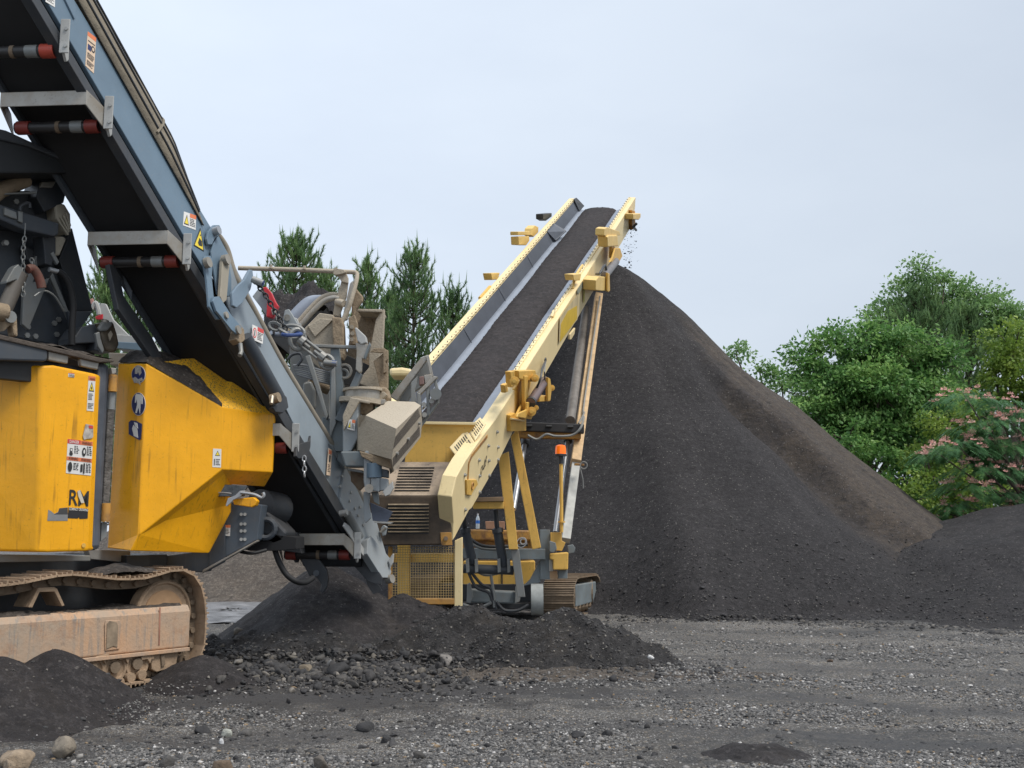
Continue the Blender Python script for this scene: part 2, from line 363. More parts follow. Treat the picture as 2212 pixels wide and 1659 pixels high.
def hit(px, py):      # first terrain point along a ray of the picture
    g = G(px, py); d = (g - EYEV); t = 0.62
    while t < 1.0:
        q = EYEV + d * t
        if q.z < topz(q.x, q.y): return q
        t += 0.004
    return g
def heapz(p, x, y):
    dx, dy = x - p['x'], y - p['y']; ca, sa = math.cos(p.get('rot', 0)), math.sin(p.get('rot', 0)); a = (dx * ca + dy * sa) / p['rx']; b = (-dx * sa + dy * ca) / p['ry']
    r = math.sqrt(a * a + b * b + 0.004) ; th = math.atan2(b, a)
    r *= 1 + 0.05 * math.sin(3 * th + p['x']) + p.get('wob', 0.06) * fb(math.cos(th) * 2, math.sin(th) * 2, 1.0, 3, p['x'])
    tip = p.get('tip', 0.06); rr = math.sqrt(r * r + tip * tip) - tip
    z = p['h'] * (1 - rr) - p.get('con', 0) * math.sin(math.pi * min(1, rr)); foot = p.get('foot', 0.12) * p['h']
    if z < foot: z = foot * math.exp((z - foot) / foot) - 0.25 * foot * min(1, max(0, (rr - 1) * 1.4)) - 0.12 * foot
    z -= 0.12 * min(1, max(0, (rr - 1.0) * 3))
    return z + p['n'] * (fb(x, y, p.get('ns', 1.1), 6, p['h']) * min(1, max(0.15, z / (0.3 * p['h']))))
def heap(name, label, p, m, cell, cat='stockpile', extra=None):
    ex = 1.45; xs = np.arange(p['x'] - p['rx'] * ex, p['x'] + p['rx'] * ex, cell); ys = np.arange(p['y'] - p['ry'] * ex, p['y'] + p['ry'] * ex, cell)
    v = np.array([(x, y, extra(x, y, heapz(p, x, y)) if extra else heapz(p, x, y)) for y in ys for x in xs]); n = len(xs)
    i = (np.arange(len(ys) - 1)[:, None] * n + np.arange(n - 1)[None, :]).ravel(); f = np.stack([i, i + 1, i + n + 1, i + n], 1)
    f = f[(v[f][:, :, 2] > -0.12).any(1)]
    used = np.unique(f); rm = -np.ones(len(v), int); rm[used] = np.arange(len(used)); v = v[used]; f = rm[f]
    o = np_mesh(name, v, f, m, smooth=True, org=(p['x'], p['y'], 0)); tag(o, label, cat); HEAPS.append(p); return o

# stones as one scattered mesh
def ico(sub):
    bm = bmesh.new(); bmesh.ops.create_icosphere(bm, subdivisions=sub, radius=1); v = np.array([x.co[:] for x in bm.verts]); f = np.array([[q.index for q in x.verts] for x in bm.faces]); bm.free(); return v, f
ICO1, ICO2, ICO3 = ico(1), ico(2), ico(3)
def cutrock(seed, base):
    v, f = base; rs = np.random.default_rng(seed); q = v.copy(); dirs = rs.normal(size=(13, 3)); dirs /= np.linalg.norm(dirs, axis=1)[:, None]
    for dd in dirs:
        lim = rs.uniform(0.36, 0.72); over = np.clip(q @ dd - lim, 0, None); q = q - over[:, None] * dd[None]
    return q * rs.uniform(0.94, 1.06, (len(q), 1))
CUTS = (np.stack([cutrock(s_, ICO2) for s_ in range(24)]), ICO2[1])
def stones(name, pts, sizes, m, base=ICO1, flat=0.65, jag=0.22, parent=None, org=(0, 0, 0)):
    v, f = base; n = len(pts); nv = v.shape[-2]; pts = np.asarray(pts); sizes = np.asarray(sizes)
    sc = np.stack([rng.uniform(0.6, 1.45, n), rng.uniform(0.6, 1.3, n), rng.uniform(flat * 0.7, flat * 1.3, n)], 1)
    vb = v[rng.integers(0, len(v), n)] if v.ndim == 3 else v[None]
    q = vb * (1 + rng.uniform(-jag, jag, (n, nv, 1))) * sc[:, None, :]
    a = rng.uniform(0, 6.28, n); tl = rng.uniform(-0.6, 0.6, n); ca, sa, ct, st = np.cos(a), np.sin(a), np.cos(tl), np.sin(tl)
    x, y, z = q[..., 0], q[..., 1] * ct[:, None] - q[..., 2] * st[:, None], q[..., 1] * st[:, None] + q[..., 2] * ct[:, None]
    q = np.stack([x * ca[:, None] - y * sa[:, None], x * sa[:, None] + y * ca[:, None], z], -1) * sizes[:, None, None] + pts[:, None, :]
    fs = (f[None] + (np.arange(n) * nv)[:, None, None]).reshape(-1, 3)
    return np_mesh(name, q.reshape(-1, 3), fs, m, parent, org=org)
# ------------------------------------------------------------------ stockpiles
ASPH = dict(c1=(0.026, 0.0235, 0.0245), c2=(0.042, 0.0385, 0.0395), c3=(0.105, 0.082, 0.062))
m_big = pile_mat('asphalt stockpile', **ASPH, az=((3.0, 31.8), -1.02, -0.84))
m_heap = pile_mat('fine black millings', (0.024, 0.021, 0.022), (0.040, 0.036, 0.036), (0.052, 0.042, 0.034), 0.25, 0.03)
m_brown = pile_mat('drier brown millings', (0.10, 0.082, 0.068), (0.14, 0.12, 0.10), (0.16, 0.125, 0.095), 0.3, 0.06)
m_coarse = pile_mat('coarse black millings', (0.026, 0.024, 0.024), (0.048, 0.045, 0.044), (0.07, 0.055, 0.04), 0.6, 0.05)
BIG = dict(x=3.0, y=31.8, rx=11.5, ry=11.4, h=10.2, con=0.45, n=0.08, ns=0.5, tip=0.03, foot=0.03, wob=0.05)
def big_extra(x, y, z):
    u = max(0, min(1, (3.7 - x) / 1.9)); sh = 1.95 * u * u * (3 - 2 * u) * max(0, min(1, (29 - y) / 6))   # the foot curves back behind the stacker
    if sh > 0 and y < 29: z = heapz(BIG, x, y - sh)
    return z + big_e(x, y)
def big_e(x, y):
    a = math.atan2((y - 31.8), (x - 3.0)); r = math.hypot((x - 3.0) / 11.5, (y - 31.8) / 11.4)
    edge = -1.14 + 0.36 * r + 0.06 * fb(r * 5, 1, 1, 4, 4) + 0.03 * math.sin(r * 13)
    k = 1 / (1 + math.exp(-(a - edge) / 0.012)) * max(0, min(1, (r - 0.22) * 4)) * max(0, min(1, (1.12 - r) * 4))
    gul = -0.30 * math.exp(-((a - edge + 0.06) / 0.05) ** 2) * max(0, min(1, (r - 0.3) * 4)) * max(0, min(1, (0.8 - r) * 5))
    rid = 0.012 * math.sin(a * 46 + 3 * fb(x, y, 0.3, 3, 5)) * min(1, r * 2) * max(0, min(1, (1 - r) * 3))
    e2 = -1.36 + 0.10 * fb(r * 4, 7, 1, 3, 6) + 0.16 * (r - 0.5)
    k2 = 0.10 / (1 + math.exp(-(a - e2) / 0.05)) * max(0, min(1, (r - 0.5) * 6)) * max(0, min(1, (1.0 - r) * 5)) * (1 if a < edge else 0)
    return 0.62 * (k - 1) * max(0, min(1, (r - 0.22) * 4)) * max(0, min(1, (a + 1.75) * 1.6)) * max(0, min(1, (1.1 - r) * 3)) * (1 if a < 1 else 0) - 0.25 * max(0, a + 0.5) * 0 + gul + rid + k2
heap('stockpile', 'tall conical stockpile of crushed black asphalt under the yellow conveyor head', BIG, m_big, 0.115, extra=big_extra)
m_big2 = pile_mat('asphalt stockpile right', ASPH['c1'], ASPH['c2'], (0.055, 0.048, 0.044))
HR = dict(x=15.6, y=26.2, rx=8.6, ry=8.0, h=2.65, n=0.12, ns=0.6, tip=0.3, foot=0.05)
heap('stockpile', 'lower dark stockpile at the right edge in front of the pink flowering tree', HR, m_big2, 0.13)
HL = dict(x=-6.4, y=31.0, rx=6.6, ry=5.6, h=3.6, n=0.10, ns=0.9, tip=0.2, foot=0.05)
heap('stockpile', 'brown stockpile seen beneath the crusher behind the grey wet ground', HL, m_brown, 0.1)
p = G(712, 1385); HA = dict(x=p.x + 0.02, y=15.5, rx=1.62, ry=1.6, h=1.16, n=0.05, ns=1.6, tip=0.09, foot=0.1)
heap('asphalt_heap', 'smooth fine black heap directly under the lower end of the grey conveyor', HA, m_heap, 0.03, 'heap')
HA2 = dict(x=-1.55, y=15.7, rx=1.3, ry=1.2, h=0.70, n=0.10, ns=2.2, tip=0.14, foot=0.1)
heap('asphalt_heap', 'black heap in front of the wire mesh guard, right of the conveyor tail', HA2, m_heap, 0.03, 'heap')
HB = dict(x=-0.55, y=14.1, rx=1.35, ry=1.05, h=0.60, n=0.13, ns=2.8, tip=0.15, foot=0.1)
heap('asphalt_heap', 'lumpy black heap in front of the hopper support post', HB, m_coarse, 0.03, 'heap')
HC = dict(x=0.62, y=13.2, rx=1.45, ry=0.95, h=0.64, n=0.12, ns=2.8, tip=0.12, foot=0.12)
heap('asphalt_heap', 'coarse heap with stones just in front of the small right track', HC, m_coarse, 0.03, 'heap')
HC2 = dict(x=0.75, y=12.4, rx=1.9, ry=0.42, h=0.10, n=0.02, ns=3, tip=0.3, foot=0.2)
heap('asphalt_heap', 'thin brown strip of spilled fines at the foot of the coarse heap', HC2, m_brown, 0.03, 'heap')
HD = dict(x=-4.38, y=9.35, rx=0.92, ry=0.95, h=0.56, n=0.03, ns=2.5, tip=0.1, foot=0.1)
heap('asphalt_heap', 'black heap at the left edge in front of the big track frame', HD, m_heap, 0.022, 'heap')
HE = dict(x=-4.12, y=9.9, rx=0.78, ry=0.75, h=0.56, n=0.03, ns=2.5, tip=0.12, foot=0.1)
heap('asphalt_heap', 'black heap touching the underside of the big track frame rollers', HE, m_heap, 0.022, 'heap')
HF = dict(x=-3.34, y=11.75, rx=0.55, ry=0.55, h=0.30, n=0.03, ns=2.5, tip=0.15, foot=0.1)
heap('asphalt_heap', 'small black heap at the front foot of the big track', HF, m_heap, 0.022, 'heap')
HG = dict(x=-2.75, y=14.3, rx=1.5, ry=1.0, h=0.34, n=0.12, ns=3.0, tip=0.3, foot=0.15)
heap('asphalt_heap', 'low black mound between the big track and the conveyor heap', HG, m_coarse, 0.03, 'heap')
def topz(x, y):
    z = gz(x, y)
    for q in HEAPS:
        if abs(x - q['x']) < q['rx'] * 1.4 and abs(y - q['y']) < q['ry'] * 1.4: z = max(z, heapz(q, x, y))
    return z
# wet pale patch of ground beside the brown stockpile
def wet_patch():
    c = G(500, 1322); mb = []; n = 40; rings = 10
    vs = [(c.x, c.y, 0.045)]
    for k in range(1, rings + 1):
        for j in range(n):
            a = 2 * math.pi * j / n; rr = k / rings * (1 + 0.25 * fb(math.cos(a), math.sin(a), 1.5, 3, 9)); x = c.x + 2.1 * rr * math.cos(a); y = c.y + 3.3 * rr * math.sin(a)
            vs.append((x, y, 0.04 * (1 - (k / rings) ** 4) + 0.03 * fb(x, y, 2.0, 4, 8) + 0.012))
    fs = [(0, 1 + j, 1 + (j + 1) % n) for j in range(n)]
    for k in range(rings - 1):
        for j in range(n):
            a = 1 + k * n + j; b = 1 + k * n + (j + 1) % n; fs.append((a, b, b + n)); fs.append((a, b + n, a + n))
    m = mat('pale wet slurry', (0.28, 0.28, 0.29), 0.35, var=0.75, vscale=2.5, bump=0.05, bscale=7, grit=0.6, gscale=9)
    tag(np_mesh('path', vs, fs, m, smooth=True), kind='structure')
wet_patch()
# ------------------------------------------------------------------ loose stones
m_peb = stone_mat('pale gravel', [(0, (0.05, 0.05, 0.05)), (0.25, (0.12, 0.115, 0.11)), (0.45, (0.13, 0.125, 0.12)), (0.65, (0.20, 0.19, 0.18)), (0.88, (0.31, 0.295, 0.275)), (0.94, (0.24, 0.17, 0.10)), (0.97, (0.50, 0.48, 0.46))])
m_blk = stone_mat('black asphalt clods', [(0, (0.028, 0.027, 0.028)), (0.5, (0.05, 0.048, 0.048)), (0.85, (0.09, 0.085, 0.08))])
m_rub = stone_mat('asphalt rubble', [(0, (0.035, 0.034, 0.035)), (0.35, (0.050, 0.047, 0.046)), (0.65, (0.080, 0.074, 0.068)), (0.87, (0.13, 0.115, 0.095)), (0.96, (0.21, 0.19, 0.165))])
def scatter(n, fn):
    out_ = []
    while len(out_) < n:
        q = fn()
        if q is not None: out_.append(q)
    return out_
def near_px(py0, py1, dens):
    def f():
        py = random.uniform(py0, py1); px = random.uniform(-60, 2270); g = G(px, py)
        if random.random() > dens(g.x, g.y, px, py): return None
        z = topz(g.x, g.y)
        if z > 0.09: return None
        return (g.x, g.y, z)
    return f
lane = lambda x, y: 0.5 if min(abs(math.hypot(x - .2, y - 3.6) + 0.0 - r0) for r0 in (5.6, 7.5, 10.2)) < 0.3 else 1
pd = lambda x, y, px, py: lane(x, y) * (0.3 if math.hypot((x + 1.9) * .27, (y - 12.2) * .4) < 0.95 else 1) * max(0.03, min(1, 0.25 + 2.0 * fb(x, y * 1.6, 0.55, 3, 12)))
pts = scatter(36000, near_px(1470, 1672, pd)); sz = rng.gamma(2.6, 0.0024, len(pts)) + 0.004
tag(stones('gravel', pts, sz, m_peb), kind='stuff')
pts = scatter(14000, near_px(1345, 1500, lambda x, y, px, py: pd(x, y, px, py) * (0.25 if px < 1000 else 1))); sz = rng.gamma(2.6, 0.0034, len(pts)) + 0.005
tag(stones('gravel', pts, sz, m_peb), kind='stuff')
def clod_d(x, y, px, py): return 0.10 + 0.9 * math.exp(-((px - 700) / 420) ** 2) * (1 if py < 1640 else 0.5)
pts = scatter(900, near_px(1470, 1665, clod_d)); sz = rng.gamma(1.6, 0.009, len(pts)) + 0.006
tag(stones('asphalt_clods', pts, sz, m_blk, CUTS, 0.7, 0.05), kind='stuff')
# rubble band between the heaps
def band():
    px = random.gauss(740, 190); py = random.gauss(1438, 24)
    if not (430 < px < 1180 and 1368 < py < 1505): return None
    if px < 470 and py < 1400: return None
    g = G(px, py); z = topz(g.x, g.y)
    return (g.x, g.y, z) if z < 0.16 else None
pts = scatter(4800, band); sz = rng.gamma(1.7, 0.0115, len(pts)) + 0.007; pts = [(a, b, c + s * 0.25) for (a, b, c), s in zip(pts, sz)]
tag(stones('asphalt_rubble', pts, sz, m_rub, CUTS, 0.75, 0.05), kind='stuff')
def on_heap(q, n, s0, m, name):
    pts = []
    for _ in range(n):
        a = random.uniform(0, 6.28); r = math.sqrt(random.random()) * 1.05; x = q['x'] + q['rx'] * r * math.cos(a); y = q['y'] + q['ry'] * r * math.sin(a); pts.append((x, y, heapz(q, x, y)))
    pts = [p_ for p_ in pts if p_[2] > -0.03]
    sz = rng.gamma(1.6, s0 / 1.8, len(pts)) + 0.004; tag(stones(name, pts, sz, m, CUTS, 0.8, 0.06), kind='stuff')
on_heap(HC, 4200, 0.009, m_rub, 'loose_stones'); on_heap(HB, 3600, 0.008, m_rub, 'loose_stones')
on_heap(HG, 1600, 0.012, m_rub, 'loose_stones'); on_heap(HA2, 500, 0.012, m_blk, 'loose_stones'); on_heap(HE, 160, 0.01, m_rub, 'loose_stones')
on_heap(HD, 90, 0.008, m_rub, 'loose_stones')
def trail():
    px = random.triangular(1280, 1640, 1330); py = random.gauss(1452, 12); g = G(px, py); z = topz(g.x, g.y); return (g.x, g.y, z) if z < .12 else None
pts = scatter(420, trail); tag(stones('asphalt_clods', pts, rng.gamma(1.6, 0.009, len(pts)) + 0.006, m_blk, CUTS, 0.7, 0.05), kind='stuff')
def foot_line():
    px = random.uniform(1310, 2230); g = G(px, 1342 + max(0, px - 1700) * 0.045 + random.gauss(0, 4)); z = topz(g.x, g.y); return (g.x, g.y, z) if z < .12 else None
pts = scatter(1500, foot_line); tag(stones('loose_stones', pts, rng.gamma(2.0, 0.007, len(pts)) + 0.005, m_rub, ICO1), kind='stuff')

def on_big(n, s0, zmax):
    pts = []
    while len(pts) < n:
        px = random.uniform(1290, 2230); py = random.uniform(1180, 1345); r_ = G(px, 1348)
        x = r_.x * random.uniform(1.0, 1.15); y = random.uniform(19, 26); z = max(big_extra(x, y, heapz(BIG, x, y)), heapz(HR, x, y))
        if 0.0 < z < zmax * random.random() ** 1.5: pts.append((x, y, z))
    tag(stones('loose_stones', pts, rng.gamma(1.5, s0 / 1.5, n) + 0.006, m_blk, CUTS, 0.8, 0.06), kind='stuff')
on_big(3800, 0.012, 2.2)
def rock(label, px, py, w, h, col, seed, cat='rock', name='rock', d=0.9):
    """one notable lump; w,h its size in the picture"""
    g = hit(px, py + h * 0.3); zc = g.y / 1.02; sw = w * zc / F / 2; sh = h * zc / F / 2
    v, f = ICO3; rs = np.random.default_rng(seed); q = v.copy()
    dirs = rs.normal(size=(12, 3)); dirs /= np.linalg.norm(dirs, axis=1)[:, None]
    for dd in dirs:                     # flat broken faces
        lim = rs.uniform(0.48, 0.78); pr = q @ dd; over = np.clip(pr - lim, 0, None); q = q - over[:, None] * dd[None] * 0.92
    q *= (1 + np.array([0.07 * mnoise.fractal(Vector(a) * 2.2 + Vector((seed, 0, 0)), 0.9, 2, 4) for a in v]))[:, None]
    q = q / np.abs(q).max(0) * np.array([sw, sw * d, sh * 1.25]); z = topz(g.x, g.y); q[:, 2] += z + sh * 0.42; q[:, 0] += g.x; q[:, 1] += g.y
    m = mat('rock ' + label[:40], col, 0.85, var=0.45, vscale=14, bump=0.012, bscale=45, grit=0.55, gscale=40)
    o = np_mesh(name, q, f, m, smooth=False, org=(g.x, g.y, z)); return tag(o, label, cat)
TAN, GRY, BLK, WHT = (0.34, 0.26, 0.18), (0.20, 0.18, 0.16), (0.035, 0.034, 0.035), (0.75, 0.74, 0.72)
for a in [('large flat topped tan rock lying at the lower left corner', 32, 1640, 82, 44, TAN, 3),
          ('rounded pitted grey brown rock right of the flat tan corner rock', 134, 1618, 56, 48, (0.26, 0.22, 0.17), 5),
          ('small tan rock poking up at the bottom left corner edge', 18, 1657, 32, 28, TAN, 6),
          ('angular pale grey stone beside the yellow tinted pebble', 487, 1578, 28, 20, (0.42, 0.43, 0.38), 7),
          ('small white stone just below the angular pale grey stone', 479, 1593, 14, 16, (0.6, 0.6, 0.6), 8),
          ('small yellow tinted stone right of the angular pale grey stone', 527, 1577, 18, 12, (0.55, 0.42, 0.2), 9),
          ('brown pitted lump at the bottom edge under the big track', 480, 1650, 50, 36, (0.17, 0.12, 0.08), 10),
          ('rough brown lump at the bottom edge below the centre gravel', 692, 1648, 32, 30, (0.15, 0.13, 0.11), 12),
          ('dark lump at the bottom edge left of the brown pitted lump', 362, 1647, 38, 32, (0.08, 0.075, 0.07), 13),
          ('long black asphalt lump, left one of the two on the near wet strip', 1246, 1588, 36, 16, BLK, 14),
          ('black asphalt lump, right one of the two on the near wet strip', 1313, 1584, 28, 14, BLK, 15),
          ('broad black asphalt lump in the bare ground right of the big track', 792, 1562, 46, 22, BLK, 16),
          ('round black asphalt lump beyond the broad one', 740, 1526, 16, 12, BLK, 17),
          ('brown grey rock standing out of the middle of the rubble band', 662, 1444, 34, 28, (0.22, 0.18, 0.13), 18),
          ('light grey rock at the right end of the rubble band', 962, 1430, 30, 26, (0.24, 0.22, 0.20), 19),
          ('grey blue rock in the right half of the rubble band', 712, 1437, 18, 24, (0.18, 0.18, 0.18), 20),
          ('black asphalt lump in front of the right end of the rubble band', 1007, 1472, 26, 20, BLK, 21),
          ('black asphalt lump nearest to the pale grey stone', 437, 1572, 40, 20, BLK, 22),
          ('small dark stick like lump on the open gravel at right', 1792, 1424, 14, 7, (0.09, 0.06, 0.04), 23),
          ('dark lump on the open gravel right of the white scrap', 1548, 1452, 16, 10, BLK, 24),
          ('black asphalt lump below the small mound at the bottom edge', 835, 1596, 26, 18, BLK, 25),
          ('dark grey rock at the bottom right corner of the left gravel', 905, 1632, 26, 14, (0.06, 0.055, 0.05), 26),
          ('bright white scrap lying on the gravel right of the coarse heap', 1404, 1422, 18, 9, WHT, 27)]:
    rock(*a, cat=('scrap' if 'scrap' in a[0] else 'rock'), name=('foam_scrap' if 'scrap' in a[0] else 'rock'))
p = G(1640, 1632)
heap('asphalt_heap', 'tiny dark mound of fines near the bottom edge right of centre', dict(x=p.x, y=p.y, rx=0.30, ry=0.26, h=0.09, n=0.035, ns=5, tip=0.3, foot=0.3), m_heap, 0.015, 'heap')

# ------------------------------------------------------------------ trees
def leaf_mat(name, c1, c2, c3, transl=0.35):
    m = bpy.data.materials.new(name); m.use_nodes = True; t = m.node_tree; t.nodes.clear(); ln = t.links.new
    o = t.nodes.new('ShaderNodeOutputMaterial'); d = t.nodes.new('ShaderNodeBsdfPrincipled'); tr = t.nodes.new('ShaderNodeBsdfTranslucent'); mx = t.nodes.new('ShaderNodeMixShader')
    geo = t.nodes.new('ShaderNodeNewGeometry'); r = t.nodes.new('ShaderNodeValToRGB')
    r.color_ramp.elements[0].color = (*c1, 1); r.color_ramp.elements[1].color = (*c3, 1); e = r.color_ramp.elements.new(0.5); e.color = (*c2, 1)
    n = t.nodes.new('ShaderNodeTexNoise'); n.inputs['Scale'].default_value = 0.9; n.inputs['Detail'].default_value = 4; ln(geo.outputs['Position'], n.inputs['Vector'])
    a = t.nodes.new('ShaderNodeMath'); a.operation = 'MULTIPLY_ADD'; a.inputs[1].default_value = 0.45; ln(geo.outputs['Random Per Island'], a.inputs[0])
    b = t.nodes.new('ShaderNodeMapRange'); b.inputs[1].default_value = 0.3; b.inputs[2].default_value = 0.7; b.inputs[3].default_value = 0; b.inputs[4].default_value = 0.6; ln(n.outputs['Fac'], b.inputs[0])
    ln(b.outputs[0], a.inputs[2]); ln(a.outputs[0], r.inputs[0]); ln(r.outputs[0], d.inputs['Base Color']); ln(r.outputs[0], tr.inputs['Color'])
    d.inputs['Roughness'].default_value = 0.5; d.inputs['Specular IOR Level'].default_value = 0.35; mx.inputs[0].default_value = transl
    ln(d.outputs[0], mx.inputs[1]); ln(tr.outputs[0], mx.inputs[2]); ln(mx.outputs[0], o.inputs[0]); return m
m_bark = mat('tree bark', (0.12, 0.09, 0.07), 0.9, var=0.5, vscale=6, bump=0.02, bscale=20)
def leaves(cent, size, aspect=1.6, droop=0.5, outward=None):
    """diamond leaves folded at the midrib, one island each"""
    n = len(cent); cent = np.asarray(cent); d = rng.normal(size=(n, 3))
    if outward is not None: d = d * 0.7 + outward
    d[:, 2] -= droop; d /= np.linalg.norm(d, axis=1)[:, None] + 1e-9
    s = np.cross(d, rng.normal(size=(n, 3)) + np.array([0, 0, 1.2])); s /= np.linalg.norm(s, axis=1)[:, None] + 1e-9
    nn = np.cross(d, s); L_ = (size * rng.uniform(0.6, 1.35, n))[:, None]; w = L_ / aspect / 2
    v = np.stack([cent, cent + d * L_ * 0.45 + s * w + nn * w * 0.3, cent + d * L_, cent + d * L_ * 0.45 - s * w + nn * w * 0.3], 1)
    i = np.arange(n) * 4; f = np.concatenate([np.stack([i, i + 1, i + 2], 1), np.stack([i, i + 2, i + 3], 1)]); return v.reshape(-1, 3), f
def broadleaf(label, px, base_y, Y, blobs, lm, leaf=0.16, per=55, clump=0.38, twigs=1.0, droop=0.5, aspect=1.6, group=None, name='broadleaf_tree', seed=0):
    """blobs: (px, py, rx_px, ry_px, dy metres) crown masses at depth Y+dy; leaves sit in clumps over each mass"""
    random.seed(seed + 100); s = Y / F; base = AY(px, 1150, Y); base.z = 0
    root = thing(name, label, 'tree', base, group); tr = MB(); allc = []; alld = []
    top = None
    for (bx, by, rx, ry, dy) in blobs:
        c = AY(bx, by, Y + dy); r3 = Vector((rx * s, (rx + ry) / 2 * s * 0.8, ry * s)); top = c if top is None else top
        area = (rx * s + ry * s) ** 2; nc = int(max(6, area * 5.2 * twigs))
        mid = base.lerp(c, 0.45) + V(0, 0, 0.4); mid.x = base.x + (c.x - base.x) * 0.25; mid.y = base.y + (c.y - base.y) * 0.3
        tr.tube([base + V(0, 0, max(0.2, c.z * 0.25)), mid, c], [0.09, 0.07, 0.03], 6)
        for _ in range(nc):
            d = Vector((random.gauss(0, 1), random.gauss(0, 1) - 0.25, random.gauss(0, 1) + 0.15)).normalized(); rr = random.uniform(0.55, 1.08) if random.random() < 0.8 else random.uniform(0.2, 0.6)
            q = c + Vector((d.x * r3.x, d.y * r3.y, d.z * r3.z)) * rr
            if random.random() < 0.35: tr.tube([c.lerp(q, 0.15), c.lerp(q, 0.6) + V(0, 0, 0.1), q], [0.03, 0.018, 0.008], 4)
            k = random.randint(int(per * 0.6), int(per * 1.4)); cl = clump * random.uniform(0.6, 1.3)
            off = rng.normal(size=(k, 3)) * np.array([cl, cl, cl * 0.55]) * 0.6
            allc.append(np.array(q)[None] + off); od = off / (np.linalg.norm(off, axis=1)[:, None] + 1e-6) * 0.6 + np.array(d)[None] * 0.6; alld.append(od)
    tr.tube([base - V(0, 0, 0.1), base.lerp(top, 0.35), base.lerp(top, 0.8)], [0.22, 0.16, 0.07], 8)
    tr.build('trunk', m_bark, root, smooth=True)
    v, f = leaves(np.concatenate(allc), leaf, aspect, droop, np.concatenate(alld)); np_mesh('crown', v, f, lm, root); return root
def pine(label, px, top_y, Y, half_px, base_open, lm, seed, group=None, dens=1.0, lowest=0.25, candle=True):
    random.seed(seed); top = AY(px, top_y, Y); base = V(top.x, Y, 0); H = top.z; s = Y / F; Rm = half_px * s
    root = thing('pine_tree', label, 'tree', base, group); tr = MB(); tr.tube([base - V(0, 0, 0.1), base.lerp(top, 0.5), top], [0.13, 0.08, 0.015], 8)
    segs = []   # (start, dir, len) shoots to be dressed in needles
    z = H * lowest; shoots = []
    while z < H * 0.985:
        t = (z - H * lowest) / (H * (1 - lowest)); reach = Rm * min(1.0, (1 - t) * 2.6) ** 0.7 * random.uniform(0.75, 1.12) + 0.12
        nb = random.randint(4, 6); a0 = random.uniform(0, 6.28)
        for k in range(nb):
            a = a0 + k * 6.283 / nb + random.uniform(-0.3, 0.3); rc = reach * random.uniform(0.65, 1.1); rise = rc * random.uniform(0.45, 0.9) * (0.7 + 0.7 * t)
            d = V(math.cos(a), math.sin(a), 0); p0 = V(base.x, base.y, z); p1 = p0 + d * rc * 0.6 + V(0, 0, rise * 0.35); p2 = p0 + d * rc + V(0, 0, rise)
            tr.tube([p0, p1, p2], [0.03, 0.02, 0.008], 4)
            shoots.append((p1.lerp(p2, 0.2), p2))
            for _ in range(int(1 + rc * 3.6)):
                u = random.uniform(0.2, 1.0); q = p0.lerp(p1, u / 0.6) if u < 0.6 else p1.lerp(p2, (u - 0.6) / 0.4)
                e = q + V(random.uniform(-1, 1), random.uniform(-1, 1), random.uniform(0.7, 2.4)).normalized() * random.uniform(0.35, 0.8); tr.tube([q, e], 0.006, 3); shoots.append((q, e))
        z += random.uniform(0.26, 0.42) * (1.15 - 0.5 * t)
    shoots.append((top - V(0, 0, 0.9), top))
    cs = []; ds = []
    for a, b in shoots:
        ln_ = (b - a).length; n = int((ln_ * 115 + 26) * dens); u = rng.uniform(0, 1, n) ** 0.8; ax = np.array((b - a).normalized())
        cs.append(np.array(a)[None] + (np.array(b) - np.array(a))[None] * u[:, None]); dd = rng.normal(size=(n, 3)) * 0.55 + ax[None] * 1.1 + np.array([0, 0, 0.2]); ds.append(dd)
    c = np.concatenate(cs); d = np.concatenate(ds); d /= np.linalg.norm(d, axis=1)[:, None]; n = len(c)
    L_ = rng.uniform(0.10, 0.20, n)[:, None]; sd_ = np.cross(d, rng.normal(size=(n, 3))); sd_ /= np.linalg.norm(sd_, axis=1)[:, None]
    v = np.stack([c - sd_ * 0.010, c + sd_ * 0.010, c + d * L_], 1).reshape(-1, 3); i = np.arange(n) * 3; f = np.stack([i, i + 1, i + 2], 1)
    if candle:
        cb = [(b, b + V(random.uniform(-.04, .04), random.uniform(-.04, .04), random.uniform(0.18, 0.5))) for a, b in shoots if b.z > H * 0.3 and random.random() < 0.6] + [(top, top + V(0, 0, 0.35))]
        vv = []; ff = []
        for a, b in cb:
            o_ = len(v) + len(vv)
            for j in range(3): vv.append((a.x + 0.022 * math.cos(j * 2.1), a.y + 0.022 * math.sin(j * 2.1), a.z))
            vv.append(tuple(b)); ff += [(o_, o_ + 1, o_ + 3), (o_ + 1, o_ + 2, o_ + 3), (o_ + 2, o_, o_ + 3)]
        v = np.concatenate([v, np.array(vv)]); f = np.concatenate([f, np.array(ff)])
    tr.build('trunk', m_bark, root, smooth=True); np_mesh('crown', v, f, lm, root); return root
m_pine = leaf_mat('pine needles', (0.085, 0.16, 0.075), (0.15, 0.26, 0.105), (0.29, 0.42, 0.15), 0.5)
m_maple = leaf_mat('fresh broad leaves', (0.05, 0.135, 0.04), (0.125, 0.27, 0.07), (0.34, 0.52, 0.16), 0.42)
m_tall = leaf_mat('distant tall tree leaves', (0.10, 0.20, 0.075), (0.20, 0.34, 0.12), (0.35, 0.50, 0.20), 0.45)
m_olive = leaf_mat('yellow green leaves', (0.07, 0.14, 0.025), (0.17, 0.27, 0.045), (0.36, 0.46, 0.09), 0.4)
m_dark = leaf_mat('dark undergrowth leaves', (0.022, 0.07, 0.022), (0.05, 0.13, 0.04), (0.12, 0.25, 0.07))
m_mim = leaf_mat('feathery silk tree leaves', (0.045, 0.12, 0.05), (0.08, 0.20, 0.08), (0.18, 0.36, 0.13))
